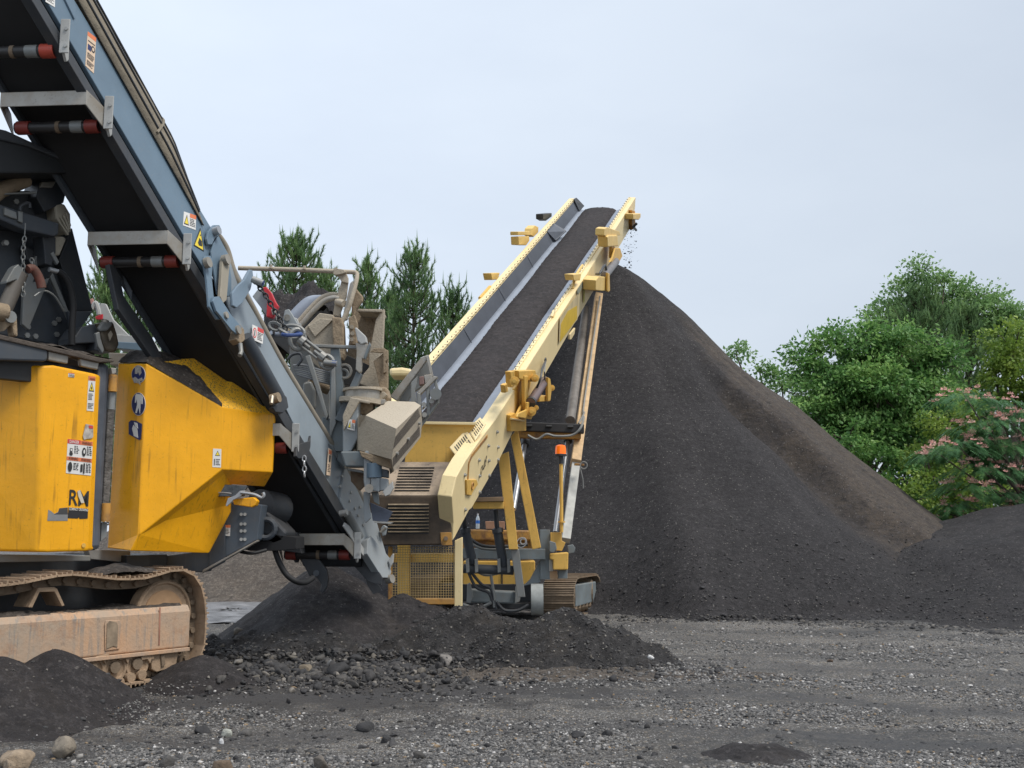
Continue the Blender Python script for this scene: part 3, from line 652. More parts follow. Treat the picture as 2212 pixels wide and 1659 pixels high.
m_pink = leaf_mat('pink silk flowers', (0.70, 0.30, 0.28), (0.80, 0.45, 0.40), (0.88, 0.62, 0.54), 0.4)
GP = 'young pines behind the machines'
pine('young pine with the broadest bushy top, above the asphalt load', 641, 520, 40, 84, 0, m_pine, 21, GP, 1.3, 0.42)
pine('thin pine between the broad pine and the double pine', 795, 575, 40, 42, 0, m_pine, 22, GP, 1.1, 0.3)
pine('tall open pine with bare trunk showing near its tip', 895, 545, 37, 72, 0, m_pine, 23, GP, 1.0, 0.25)
pine('shorter pine leaning against the yellow conveyor rail', 978, 640, 36, 52, 0, m_pine, 24, GP, 1.0, 0.2)
pine('pine partly hidden between the two tall pines', 845, 640, 39, 56, 0, m_pine, 25, GP, 1.2, 0.15)
pine('pine seen through the gap under the grey conveyor', 232, 560, 38, 70, 0, m_pine, 26, GP, 1.2, 0.15)
pine('pine at far left behind the crusher', 300, 600, 41, 70, 0, m_pine, 27, GP, 1.2, 0.15)
pine('pine right of the broad pine, tips just over the pipe', 706, 590, 41, 40, 0, m_pine, 28, GP, 1.1, 0.2)
# right bank
broadleaf('big bright green broadleaf tree with pointed leaves right of the stockpile', 1860, 0, 38,
          [(1760, 790, 70, 60, 0), (1850, 745, 85, 55, 0.3), (1950, 760, 90, 60, 0.2), (2030, 800, 60, 60, 0.5), (1800, 850, 95, 60, -0.6), (1900, 850, 100, 70, -1), (1990, 870, 80, 70, -0.4),
           (1900, 790, 90, 50, 1.0), (1830, 820, 90, 50, 1.0), (1960, 830, 80, 50, .8), (1860, 890, 120, 60, .8), (1760, 900, 70, 50, -0.6), (1860, 940, 90, 50, -0.8), (1960, 950, 80, 50, -0.4)], m_maple, 0.175, 62, 0.34, 1.5, 0.75, 2.0, seed=1)
broadleaf('pale green bushy tree edging the stockpile slope', 1710, 0, 42, [(1690, 840, 60, 50, 0), (1640, 800, 30, 30, 0), (1740, 850, 50, 50, 0.5), (1590, 765, 28, 22, 0), (1800, 880, 70, 80, 1)], m_tall, 0.15, 50, 0.34, 1.0, seed=2)
broadleaf('tallest open crowned tree with sky showing through its top', 2010, 0, 52, [(1990, 590, 34, 44, 0), (1945, 620, 36, 28, 0), (2040, 610, 28, 28, 0), (2110, 640, 62, 42, 1), (1925, 665, 46, 36, 0), (2060, 690, 80, 50, 1.5), (2160, 680, 40, 40, 0), (2200, 700, 36, 46, 0), (2000, 680, 60, 50, 1), (2050, 640, 50, 40, 1), (2130, 720, 70, 60, 1), (1960, 700, 60, 50, 1), (1900, 700, 40, 40, 0), (2090, 690, 70, 50, 0), (2180, 730, 60, 60, 0)], m_tall, 0.18, 42, 0.42, 1.25, seed=3)
pine('dense broad pine rising behind the bright green tree', 1985, 640, 45, 85, 0, m_pine, 31, 'pines among the trees at right', 1.9, 0.35)
pine('narrower pine right of the dense broad one', 2085, 675, 46, 70, 0, m_pine, 32, 'pines among the trees at right', 1.9, 0.3)
broadleaf('round yellow green tree at the right edge above the pink flowers', 2190, 0, 35, [(2190, 760, 75, 70, 0), (2215, 830, 90, 60, 0), (2150, 800, 40, 40, 0)], m_olive, 0.13, 75, 0.3, 1.5, 0.3, 1.5, seed=4)
broadleaf('yellow green shrub below the bright green tree', 2060, 0, 33, [(2040, 930, 70, 50, 0), (2000, 990, 60, 50, 0), (2090, 900, 50, 60, 0)], m_olive, 0.12, 60, 0.3, 1.2, 0.3, 1.5, name='shrub', seed=5)
broadleaf('mid green shrub at the foot of the trees by the dip between the stockpiles', 2060, 0, 32, [(2060, 1060, 75, 60, 0), (2040, 1130, 60, 50, 0), (2120, 1120, 90, 60, 0), (1960, 1090, 70, 60, 0)], m_olive, 0.12, 60, 0.3, 1.1, 0.3, 1.5, name='shrub', seed=6)
broadleaf('dark green undergrowth along the stockpile edge', 1930, 0, 36, [(1880, 1000, 80, 50, 0), (1960, 1040, 80, 60, 0), (2000, 1120, 80, 70, 0), (1830, 950, 60, 50, 0)], m_maple, 0.14, 55, 0.32, 1.1, 0.4, 1.6, name='shrub', seed=7)
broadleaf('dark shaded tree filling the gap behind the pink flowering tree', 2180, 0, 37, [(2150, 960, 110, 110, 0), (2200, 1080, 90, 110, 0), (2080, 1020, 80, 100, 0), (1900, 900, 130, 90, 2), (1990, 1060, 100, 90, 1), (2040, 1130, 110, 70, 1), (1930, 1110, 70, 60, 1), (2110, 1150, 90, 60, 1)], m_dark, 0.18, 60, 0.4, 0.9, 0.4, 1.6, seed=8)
def silk_tree():
    Y = 29.0; s = Y / F; base = AY(2230, 1150, Y); base.z = 0; random.seed(5)
    root = thing('silk_tree', 'spreading tree with feathery leaves and pink tufted flowers at the right', 'tree', base); tr = MB(); fc = []; fl = []
    lay = [(2080, 848, 70, 0), (2150, 862, 60, .4), (2130, 905, 85, 0), (2195, 895, 50, 0), (2060, 955, 75, -.5), (2110, 940, 60, 0), (2180, 950, 70, 0), (2020, 975, 40, -.6), (2120, 1000, 85, -.3), (2190, 1010, 60, 0), (2090, 1040, 70, -.4), (2160, 1060, 80, 0), (2070, 1085, 50, -.5), (2200, 1090, 60, 0), (2130, 1120, 60, 0), (2050, 1110, 40, -.4), (2230, 960, 60, 0), (2240, 880, 60, 0), (2230, 1050, 60, .3)]
    for (px, py, r, dy) in lay:
        c = AY(px, py, Y + dy); rr = r * s
        st = base + V(0, 0, 1.0 + 0.3 * c.z); tr.tube([st, st.lerp(c, 0.5) + V(0, 0, -0.1), c], [0.05, 0.03, 0.012], 6)
        for _ in range(int(rr * 95)):
            a = random.uniform(0, 6.28); q = math.sqrt(random.random()) * rr; x, y = q * math.cos(a), q * math.sin(a) * 0.9; z = -0.30 * (q / rr) ** 2 * rr
            p0 = c + V(x, y, z + random.uniform(-0.1, 0.1)); d = V(math.cos(a) + random.uniform(-.4, .4), math.sin(a) + random.uniform(-.4, .4), -0.35).normalized()
            Lf = random.uniform(0.28, 0.45); sx = d.cross(V(0, 0, 1)).normalized()
            for k in range(9):                # pinnae along the frond
                u = (k + 1) / 9; b = p0 + d * Lf * u + V(0, 0, -0.10 * u * u); wl = 0.13 * (1 - abs(u - 0.45) * 1.1)
                for sg in (-1, 1):
                    e = b + sx * sg * wl + d * 0.05 + V(0, 0, -0.02); fc.append([tuple(b - d * 0.018), tuple(b + d * 0.018), tuple(e)])
            if random.random() < 0.17:
                q0 = p0 + V(0, 0, 0.09); rad = random.uniform(0.07, 0.12)
                for k in range(22):
                    dd = V(random.gauss(0, 1), random.gauss(0, 1), abs(random.gauss(0.3, 0.8))).normalized(); sx2 = dd.orthogonal().normalized() * 0.012; fl.append([tuple(q0), tuple(q0 + dd * rad + sx2), tuple(q0 + dd * rad - sx2)])
    tr.tube([base - V(0, 0, .1), base + V(0, 0, 2.0)], [0.16, 0.11], 8); tr.build('trunk', m_bark, root, smooth=True)
    for nm, arr, m in (('crown', fc, m_mim), ('flowers', fl, m_pink)):
        v = np.array(arr).reshape(-1, 3); i = np.arange(len(arr)) * 3; o = np_mesh(nm, v, np.stack([i, i + 1, i + 2], 1), m, root)
        if nm == 'flowers': o['kind'] = 'stuff'
silk_tree()
# ------------------------------------------------------------------ machine materials
YEL = mat('safety yellow paint', (0.93, 0.43, 0.005), 0.38, var=0.14, vscale=2, streak=0.55, streakcol=(0.20, 0.09, 0.010), sthr=0.56, grit=0.4, gritcol=(0.12, 0.06, 0.01), gscale=34, gthr=0.62, coat=0.05, bump=0.010, bscale=1.8)
YELTOP = mat('top-lit yellow paint with spilled fines', (0.95, 0.50, 0.03), 0.5, var=0.12, vscale=3, grit=0.95, gritcol=(0.13, 0.10, 0.07), gscale=42, gthr=0.535)  # lighter yellow puts the top's light into the colour; grit is fines
CREAM = mat('faded cream yellow paint', (0.80, 0.645, 0.35), 0.5, var=0.10, vscale=1.2, streak=0.30, streakcol=(0.32, 0.20, 0.09), grit=0.15, gritcol=(0.16, 0.11, 0.06), gscale=20)
GOLD = mat('mid yellow paint', (0.76, 0.46, 0.10), 0.5, var=0.22, vscale=2, streak=0.5, streakcol=(0.14, 0.08, 0.03), grit=0.3, gritcol=(0.10, 0.07, 0.04), gscale=18)
GOLDR = mat('rusted yellow paint', (0.55, 0.27, 0.045), 0.65, var=0.3, rust=0.55, grit=0.4, gscale=12, dust=0.3)
BLU = mat('blue grey paint', (0.135, 0.200, 0.262), 0.42, var=0.18, vscale=1.5, grit=0.18, gritcol=(0.24, 0.22, 0.19), gscale=14, streak=0.15, streakcol=(0.25, 0.25, 0.24))
BLUP = mat('dusty blue grey paint', (0.30, 0.335, 0.355), 0.55, var=0.2, vscale=1.5, dust=0.35, dustcol=(0.36, 0.34, 0.30), grit=0.2, gscale=16, gritcol=(0.1, 0.09, 0.08))
STL = mat('grey steel', (0.235, 0.25, 0.25), 0.5, 0.2, var=0.3, dust=0.45, dustcol=(0.33, 0.29, 0.23), rust=0.12)
STLB = mat('bluish chassis steel', (0.19, 0.23, 0.25), 0.55, var=0.35, dust=0.3, streak=0.4, streakcol=(0.32, 0.30, 0.26), rust=0.15)
GAL = mat('galvanised steel', (0.37, 0.36, 0.33), 0.42, 0.35, var=0.25, vscale=6, dust=0.75, dustcol=(0.34, 0.26, 0.17), grit=0.3, gscale=22)
WPL = mat('pale painted plate', (0.44, 0.445, 0.43), 0.5, var=0.15, grit=0.2, gscale=30, dust=0.15)
DRK = mat('dark charcoal paint', (0.030, 0.036, 0.044), 0.5, var=0.3, dust=0.22, dustcol=(0.17, 0.15, 0.13), grit=0.2, gscale=20, gritcol=(0.09, 0.08, 0.07))
DRK2 = mat('slate dark paint', (0.052, 0.064, 0.080), 0.5, var=0.25, dust=0.25, dustcol=(0.20, 0.18, 0.15))
BLK_ = mat('black rubber', (0.011, 0.011, 0.012), 0.7, var=0.3)
RUB = mat('worn grey rubber', (0.085, 0.095, 0.115), 0.5, var=0.2, vscale=3)
RUBL = mat('polished belt edge', (0.26, 0.29, 0.34), 0.4, var=0.15, vscale=3, grit=0.35, gscale=30, gritcol=(0.06, 0.06, 0.065))
DTAN = mat('dust caked tan metal', (0.42, 0.36, 0.275), 0.8, var=0.18, vscale=2, dust=0.5, dustcol=(0.46, 0.40, 0.31), grit=0.35, gritcol=(0.20, 0.155, 0.105), gscale=16, bump=0.01, bscale=30)
DTAN2 = mat('muddy tan metal', (0.33, 0.25, 0.165), 0.85, var=0.3, vscale=3, grit=0.6, gritcol=(0.13, 0.09, 0.055), gscale=9, bump=0.02, bscale=14)
CANV = mat('dirty tan canvas', (0.26, 0.225, 0.17), 0.9, var=0.3, vscale=2, grit=0.5, gritcol=(0.09, 0.08, 0.07), gscale=5, bump=0.02, bscale=7)
RUSTB = mat('rust and mud coated beam', (0.52, 0.32, 0.19), 0.75, col2=(0.34, 0.29, 0.23), vscale=1.6, streak=0.8, streakcol=(0.20, 0.21, 0.20), sthr=0.52, rust=0.35, rustcol=(0.36, 0.19, 0.10), grit=0.3, gritcol=(0.16, 0.10, 0.07), gscale=14, bump=0.006, bscale=30)
RUSTT = mat('dusty brown track steel', (0.20, 0.145, 0.095), 0.8, var=0.35, vscale=5, dust=0.35, dustcol=(0.36, 0.28, 0.20), rust=0.3, bump=0.008, bscale=30)
RUSTP = mat('pale mud on track shoes', (0.40, 0.28, 0.18), 0.8, var=0.35, vscale=5, grit=0.5, gritcol=(0.13, 0.08, 0.05), gscale=16, bump=0.008)
BRN = mat('oily brown cover', (0.085, 0.060, 0.040), 0.6, var=0.5, vscale=5, dust=0.5, dustcol=(0.17, 0.12, 0.075), grit=0.4, gscale=10)
CHR = mat('chrome rod', (0.42, 0.43, 0.44), 0.42, 0.6, var=0.1)
BLT = mat('bolt steel', (0.42, 0.42, 0.40), 0.45, 0.4, var=0.3)
RED = mat('shaded red roller rubber', (0.24, 0.035, 0.025), 0.5, var=0.3, vscale=8, grit=0.3, gscale=20)  # red darkened so the colour carries the shade under the roller guards
REDP = mat('red paint', (0.55, 0.03, 0.04), 0.4, var=0.1)
WH = mat('white sticker', (0.72, 0.71, 0.68), 0.5, var=0.08); INK = mat('black ink', (0.03, 0.03, 0.03), 0.5); ORG = mat('orange sticker band', (0.72, 0.20, 0.08), 0.5, var=0.1)
REDS = mat('red sticker band', (0.60, 0.06, 0.05), 0.5, var=0.1); SYE = mat('yellow sticker', (0.80, 0.62, 0.05), 0.5, var=0.05); SBL = mat('blue sticker', (0.02, 0.03, 0.13), 0.5)
PEACH = mat('peach sticker', (0.66, 0.50, 0.36), 0.6, var=0.08); BLUL = mat('blue enamel link', (0.05, 0.09, 0.25), 0.4)
MUD = pile_mat('spilled fines on ledges', (0.045, 0.037, 0.032), (0.075, 0.062, 0.052), (0.10, 0.08, 0.06), 0.3, 0.02)

def pf(name, pts, y, th, m, parent, bevel=0.006, dy=None):
    """plate facing the yard, traced at depth y"""
    mb = MB(); q = [AY(*p, y) if dy is None else AY(*p, y + d_) for p, d_ in (zip(pts, dy) if dy else zip(pts, pts))]; mb.prism(q, (0, th, 0)); return mb.build(name, m, parent, bevel)
def pln(name, pts, pt, n, th, m, parent, bevel=0.006):
    n = Vector(n).normalized();
    if n.dot(EYEV - Vector(pt)) < 0: n = -n
    mb = MB(); mb.prism([PL(*p, Vector(pt), n) for p in pts], -n * th); return mb.build(name, m, parent, bevel)
def tb(name, pts, r, m, parent, n=12, smooth=True):
    o = MB().tube(pts, r, n).build(name, m, parent, smooth=True); return shade_auto(o)
def sm(pts, k=6):      # smooth curve through points
    pts = [Vector(p) for p in pts]; out_ = []
    for i in range(len(pts) - 1):
        a, b, c, d = pts[max(i - 1, 0)], pts[i], pts[i + 1], pts[min(i + 2, len(pts) - 1)]
        for j in range(k):
            t = j / k; out_.append(0.5 * ((2 * b) + (c - a) * t + (2 * a - 5 * b + 4 * c - d) * t * t + (3 * b - a - 3 * c + d) * t ** 3))
    return out_ + [pts[-1]]
def text(name, s, o, xd, yd, w, h, m, parent, depth=0.002, bold=0.012):
    cu = bpy.data.curves.new('t', 'FONT'); cu.body = s; cu.offset = bold; ob = bpy.data.objects.new('t', cu); COL.objects.link(ob); bpy.context.view_layer.update()
    me = bpy.data.meshes.new_from_object(ob.evaluated_get(bpy.context.evaluated_depsgraph_get())); bpy.data.objects.remove(ob)
    xs = [v.co.x for v in me.vertices]; ys = [v.co.y for v in me.vertices]; x0, x1, y0, y1 = min(xs), max(xs), min(ys), max(ys)
    xd = Vector(xd).normalized(); yd = Vector(yd).normalized(); n = xd.cross(yd).normalized()
    if n.dot(EYEV - Vector(o)) < 0: n = -n
    mb = MB(); mb.add([Vector(o) + xd * ((v.co.x - x0) / (x1 - x0) * w) + yd * ((v.co.y - y0) / (y1 - y0) * h) + n * depth for v in me.vertices], [tuple(p.vertices) for p in me.polygons])
    return mb.build(name, m, parent)
STM = [WH, INK, ORG, REDS, SYE, SBL, PEACH]
def sticker(parent, a, b, c, d, items, base=0, name='warning_sticker'):
    """a,b,c,d: lower left, lower right, upper right, upper left corners; items: (kind, u0, v0, u1, v1, material)"""
    a, b, c, d = map(Vector, (a, b, c, d)); n = (b - a).cross(d - a).normalized()
    if n.dot(EYEV - a) < 0: n = -n
    mb = MB(); k = [0]
    def pt(u, v, l): return (a * (1 - u) + b * u) * (1 - v) + (d * (1 - u) + c * u) * v + n * (0.004 + 0.0012 * l)
    mb.add([pt(0, 0, 0), pt(1, 0, 0), pt(1, 1, 0), pt(0, 1, 0), pt(0, 0, -3), pt(1, 0, -3), pt(1, 1, -3), pt(0, 1, -3)], [(0, 1, 2, 3), (0, 4, 5, 1), (1, 5, 6, 2), (2, 6, 7, 3), (3, 7, 4, 0)], base)
    lay = 1
    for it in items:
        t, u0, v0, u1, v1, mi = it
        if t == 'b': mb.add([pt(u0, v0, lay), pt(u1, v0, lay), pt(u1, v1, lay), pt(u0, v1, lay)], [(0, 1, 2, 3)], mi)
        if t == 't': mb.add([pt(u0, v0, lay), pt(u1, v0, lay), pt((u0 + u1) / 2, v1, lay)], [(0, 1, 2)], mi)
        if t == 'o': mb.add([pt((u0 + u1) / 2 + (u1 - u0) / 2 * math.cos(q * 0.3927), (v0 + v1) / 2 + (v1 - v0) / 2 * math.sin(q * 0.3927), lay) for q in range(16)], [tuple(range(16))], mi)
        if t == 'l':      # block of tiny text lines
            nl = int(mi) if mi > 3 else 4
            rs = random.Random(int(u0 * 1000 + v0 * 77))
            for i in range(nl):
                y1 = v1 - (v1 - v0) * i / nl; y0 = y1 - (v1 - v0) / nl * 0.5; x = u0; e = u0 + (u1 - u0) * rs.uniform(0.6, 1)
                while x < e: w_ = rs.uniform(0.05, 0.12); mb.add([pt(x, y0, lay), pt(min(x + w_, u1), y0, lay), pt(min(x + w_, u1), y1, lay), pt(x, y1, lay)], [(0, 1, 2, 3)], 1); x += w_ + 0.025
        lay += 0.35
    o = mb.build(name, STM, parent); return o
def make_track(parent, fr, loop, s0, s1, pitch, m, gr=0.035, th=0.022, name='track', chain=True, ctr=None):
    pts = [Vector((a, b)) for a, b in loop]; n = len(pts); seg = [(pts[(i + 1) % n] - pts[i]).length for i in range(n)]; tot = sum(seg); N = max(4, int(tot / pitch)); st = tot / N
    res = []; i = 0; acc = 0
    for k in range(N):
        t = k * st
        while acc + seg[i] < t: acc += seg[i]; i += 1
        res.append(pts[i].lerp(pts[(i + 1) % n], (t - acc) / seg[i]))
    c = sum(res, Vector((0, 0))) / N; mb = MB(); ch = MB()
    for k in range(N):
        p, q = res[k], res[(k + 1) % N]; d = (q - p).normalized(); nn = Vector((d.y, -d.x));
        if nn.dot((p + q) / 2 - c) < 0: nn = -nn
        def w3(v2, s): return fr(v2.x, s, v2.y)
        a, b = p + d * 0.008, q + d * 0.018
        for (lo, hi, x0, x1) in ((-th, 0, a, b), (0, gr, p + d * 0.01, p + d * 0.028), (0, gr * 0.6, p.lerp(q, .4), p.lerp(q, .4) + d * .015), (0, gr * 0.6, p.lerp(q, .7), p.lerp(q, .7) + d * .015)):
            vs = [w3(x + nn * h, s) for s in (s0, s1) for (x, h) in ((x0, lo), (x1, lo), (x1, hi), (x0, hi))]
            mb.add(vs, [(0, 1, 2, 3), (7, 6, 5, 4), (0, 4, 5, 1), (1, 5, 6, 2), (2, 6, 7, 3), (3, 7, 4, 0)])
        if chain:
            sm_ = (s0 + s1) / 2
            for ds in (-0.09, 0.05):
                vs = [w3(x + nn * h, s) for s in (sm_ + ds, sm_ + ds + 0.035) for (x, h) in ((p - d * .01, -th - .10), (q + d * .01, -th - .10), (q + d * .0, -th), (p, -th))]
                ch.add(vs, [(0, 1, 2, 3), (7, 6, 5, 4), (0, 4, 5, 1), (1, 5, 6, 2), (2, 6, 7, 3), (3, 7, 4, 0)])
            ch.tube([w3(p - nn * (th + .05), sm_ - .12), w3(p - nn * (th + .05), sm_ + .12)], 0.032, 8)
    o = mb.build(name, m, parent, 0)
    if chain: ch.build('track_chain', RUSTT, o)
    return o

# ================================================================== yellow stacker conveyor
S0, S1 = P(1128, 774, 20.0), P(1359, 426, 32.63); SD = (S1 - S0).normalized(); SL = V(-1, 0.02, 0).normalized(); SN = V(1, 0, 0).cross(SD).normalized(); SSIDE = SD.cross(SN).normalized(); LEN = (S1 - S0).length
GAPW = 1.62
def ST(a, l, n): return S0 + SD * a + SL * l + SN * n
def SA(px, py, l=-0.2): return (PL(px, py, ST(0, l, 0), SSIDE) - S0).dot(SD)
b0 = V(0.2, 20.6, 0)
stk = thing('stacker_conveyor', 'long faded yellow tracked stacker conveyor carrying black millings up to the tall stockpile', 'conveyor', b0)
wp, wn_ = ST(0, -0.2, 0), SSIDE
aj = SA(1112, 845)
# rails
def web_poly(a0, a1, h0, h1): return [(a0, 0), (a1, 0), (a1, -h1), (a0, -h0)]
mb = MB(); mb.prism([ST(a, -0.2, n) for a, n in [(aj + 0.15, 0), (LEN + 0.0, 0), (LEN - 0.02, -0.30), (LEN - 0.35, -0.74), (3.5, -0.76), (aj + 0.1, -0.80)]], SL * 0.2); rr = mb.build('right_rail', CREAM, stk, 0.02)
rr['label'] = 'long faded cream side rail on the near side'
lw = [(1104, 838), (1112, 838), (1150, 785), (1128, 900), (1105, 940), (1074, 1003), (1019, 1098), (1013, 1103), (983, 1160), (978, 1168), (980, 1130), (976, 1073), (986, 1030), (1006, 994), (1040, 945), (1071, 905)]
lw = [(1071, 905), (1114, 838), (1128, 846), (1118, 905), (1105, 940), (1074, 1003), (1019, 1098), (1013, 1103), (983, 1160), (978, 1168), (980, 1130), (976, 1073), (986, 1030), (1006, 994), (1040, 945)]
lp = pln('lower_side_plate', lw, ST(0, -0.225, 0), SSIDE, 0.22, CREAM, stk, 0.015)
aL = SA(985, 1060); yF = PL(978, 1120, ST(0, -0.2, 0), SSIDE).y
mb = MB(); mb.prism([ST(a, GAPW + 0.2, n) for a, n in [(aL + 2.2, 0), (LEN - 0.1, 0), (LEN - 0.1, -0.4), (LEN - 0.4, -0.72), (aL + 2.2, -0.7)]], -SL * 0.2); mb.build('left_rail', CREAM, stk, 0.02)
mb = MB(); mb.prism([ST(a, GAPW + 0.22, n) for a, n in [(aL + 0.2, -0.05), (aL + 2.9, -0.02), (aL + 2.9, -0.5), (aL + 0.2, -0.7)]], -SL * 0.2); mb.build('left_rail_extension', DTAN, stk, 0.015)
# skirts, belt, load
mb = MB(); mb.prism([ST(aj - .6, 0.0, -0.03), ST(LEN - 0.25, 0.0, -0.03), ST(LEN - 0.25, 0.12, -0.27), ST(aj - .6, 0.12, -0.27)], SN * -0.015); mb.build('skirt_rubber', RUB, stk)
mb = MB(); mb.prism([ST(aL + 1.5, GAPW, -0.03), ST(LEN - 0.3, GAPW, -0.03), ST(LEN - 0.3, GAPW - 0.15, -0.34), ST(aL + 1.5, GAPW - 0.15, -0.34)], SN * -0.015)
for k in range(1, 5): a = LEN * k / 5 - 1.0; mb.obox(ST(a, GAPW - .08, -0.175), SD * 0.004, SL * 0.09 + SN * 0.17, SN * 0.012)
mb.prism([ST(LEN * .70, GAPW, -0.02), ST(LEN * .70 + .9, GAPW, -0.02), ST(LEN * .70 + .75, GAPW - .38, -0.20), ST(LEN * .70 + .1, GAPW - .22, -0.30)], SN * 0.02)
mb.build('skirt_rubber', RUB, stk)
def prof(l):      # trough depth
    if l < 0.42: return -0.27 - (l - 0.1) * 0.42
    if l > 1.2: return -0.40 + (l - 1.2) * 0.25
    return -0.40
ls = [0.10, 0.16, 0.22, 0.30, 0.42, 0.6, 0.8, 1.0, 1.2, 1.3, 1.40, 1.5]
na = 80; a0_, a1_ = aL + 0.9, LEN - 0.15; mb = MB(); vs = []
for i in range(na + 1):
    a = a0_ + (a1_ - a0_) * i / na
    for l in ls: vs.append(ST(a, l, prof(l)))
for k in range(1, 7):      # over the head pulley
    t = k / 6 * math.pi * 0.8
    for l in ls: vs.append(ST(a1_ + 0.32 * math.sin(t), l, prof(l) * (1 - k / 6) + (-0.36) * k / 6 - 0.32 * (1 - math.cos(t))))
nl = len(ls); mb.add(vs, [(i * nl + j, (i + 1) * nl + j, (i + 1) * nl + j + 1, i * nl + j + 1) for i in range(na + 6) for j in range(nl - 1)])
belt = mb.build('belt', RUBL, stk, smooth=True)
so_ = belt.modifiers.new('s', 'SOLIDIFY'); so_.thickness = 0.012
mb = MB(); mb.prism([ST(aL + 1.0, 0.15, -0.62), ST(LEN - .3, 0.15, -0.62), ST(LEN - .3, 1.5, -0.62), ST(aL + 1.0, 1.5, -0.62)], SN * 0.012); mb.build('return_belt', BLK_, stk)
tb('head_pulley', [ST(LEN - .15, -0.0, -0.68), ST(LEN - .15, GAPW, -0.68)], 0.30, DRK, stk, 20)
na = 420; nl = 46; v = []
for i in range(na + 1):
    a = a0_ + (a1_ + 0.02 - a0_) * i / na
    for j in range(nl):
        l = 0.13 + (1.49 - 0.13) * j / (nl - 1); u = (l - 0.85) / 0.53 + 0.02 * math.sin(a * 1.3)
        h = -0.265 - 0.10 * abs(u) ** 2.6 - 0.16 * max(0, abs(u) - 0.9) * 4
        nn_ = 0.010 * fb(a, l * 2.2, 5.0, 4, 3) + 0.018 * fb(a, l, 20, 3, 5) * (1 if abs(u) > 0.7 else 0.45)
        q = ST(a, l, h + nn_ - 0.01); v.append(q[:])
i = (np.arange(na)[:, None] * nl + np.arange(nl - 1)[None, :]).ravel()
m_load = pile_mat('millings on the belt', (0.025, 0.021, 0.021), (0.036, 0.030, 0.030), (0.042, 0.034, 0.032), 0.10, 0.006)
ld = np_mesh('millings_load', v, np.stack([i, i + nl, i + nl + 1, i + 1], 1), m_load, stk, smooth=True)
# clamp strips with bolts along both skirts
for l, sg, a_s, mm in ((0.0, -1, aj, CREAM), (GAPW, 1, aL + 2.2, CREAM)):
    mb = MB(); a = a_s; k = 0
    while a < LEN - 0.35:
        mb.obox(ST(a + 0.14, l + sg * 0.035, 0.014), SD * 0.135, SL * 0.035, SN * 0.012); a += 0.29
    cs_ = mb.build('clamp_strip', mm, stk); mb = MB(); a = a_s
    while a < LEN - 0.35: mb.tube([ST(a + 0.14, l + sg * 0.035, 0.03), ST(a + 0.14, l + sg * 0.035, 0.055)], 0.009, 6); mb.obox(ST(a, l + sg * 0.008, 0.02), SD * 0.006, SL * 0.03, SN * 0.008); a += 0.29
    o = mb.build('clamp_bolts', DRK, cs_); o['kind'] = 'stuff'
# lower end: hopper and covers
hp = pf('hopper_plate', [(884, 915), (1028, 917), (1000, 952), (996, 1000), (874, 1000)], yF + 0.9, 0.03, GOLD, stk)
pf('hopper_lip', [(884, 910), (1030, 912), (1028, 918), (884, 916)], yF + 0.84, 0.05, CREAM, stk)
def vent(name, q, nrow, ncol):
    a, b, c, d = q; mb = MB(); nrm = (b - a).cross(d - a).normalized()
    if nrm.dot(EYEV - a) < 0: nrm = -nrm
    mb.prism([a, b, c, d], -nrm * 0.03); o = mb.build(name, CREAM, stk, 0.015); m2 = MB()
    for i in range(nrow):
        for j in range(ncol):
            u = 0.14 + 0.72 * (i + 0.5) / nrow; v0 = 0.12 + 0.76 * j / ncol; v1 = v0 + 0.76 / ncol * 0.8
            pt = lambda uu, vv: (a * (1 - uu) + b * uu) * (1 - vv) + (d * (1 - uu) + c * uu) * vv + nrm * 0.003
            m2.add([pt(u - 0.018 * 8 / nrow, v0), pt(u + 0.018 * 8 / nrow, v0), pt(u + 0.018 * 8 / nrow, v1), pt(u - 0.018 * 8 / nrow, v1)], [(0, 1, 2, 3)])
    m2.build('vent_slots', INK, o)
vent('vent_plate', [AY(996, 999, yF + .55), AY(1025, 954, yF + .75), AY(1007, 926, yF + .95), AY(970, 966, yF + .75)], 7, 2)
vent('vent_plate', [AY(1026, 952, yF + .76), AY(1050, 915, yF + 1.0), AY(1037, 900, yF + 1.1), AY(1009, 925, yF + .96)], 6, 2)
# tail cover: dusty sloped top, brown front with louvres
A_ = AY(724, 1070, yF); B_ = AY(976, 1070, yF); C_ = AY(992, 998, yF + 0.75); D_ = AY(740, 998, yF + 0.75)
mb = MB(); mb.shell([A_, B_, C_, D_], [(0, 1, 2, 3)], (0, 0.02, -0.04)); mb.build('tail_cover_top', mat('dusty cream cover', (0.36, 0.28, 0.20), 0.8, var=0.35, vscale=2.2, col2=(0.085, 0.07, 0.06), grit=0.5, gscale=7), stk)
tf = pf('tail_cover_front', [(724, 1071), (976, 1071), (975, 1162), (962, 1177), (724, 1180)], yF, 0.5, BRN, stk, 0.02)
pf('corner_plate', [(951, 1150), (975, 1150), (977, 1178), (953, 1178)], yF - 0.03, 0.03, GOLDR, stk)
tb('corner_bolt', [AY(963, 1163, yF - .07), AY(963, 1163, yF)], 0.035, RUSTT, stk, 6)
lv = MB(); lvd = MB()
for k in range(9):
    y = 1088 + k * 7.3; lv.prism([AY(838, y, yF - .02), AY(926, y, yF - .02), AY(926, y + 3.0, yF - .05), AY(838, y + 3.0, yF - .05)], (0, 0.03, 0)); lvd.prism([AY(838, y + 3.2, yF - .004), AY(926, y + 3.2, yF - .004), AY(926, y + 7.0, yF - .004), AY(838, y + 7.0, yF - .004)], (0, 0.02, 0))
lv.build('louvre', mat('worn louvre slat', (0.26, 0.20, 0.13), 0.6, var=0.5, vscale=7), tf); lvd.build('louvre_gap', INK, tf)
lv = MB()
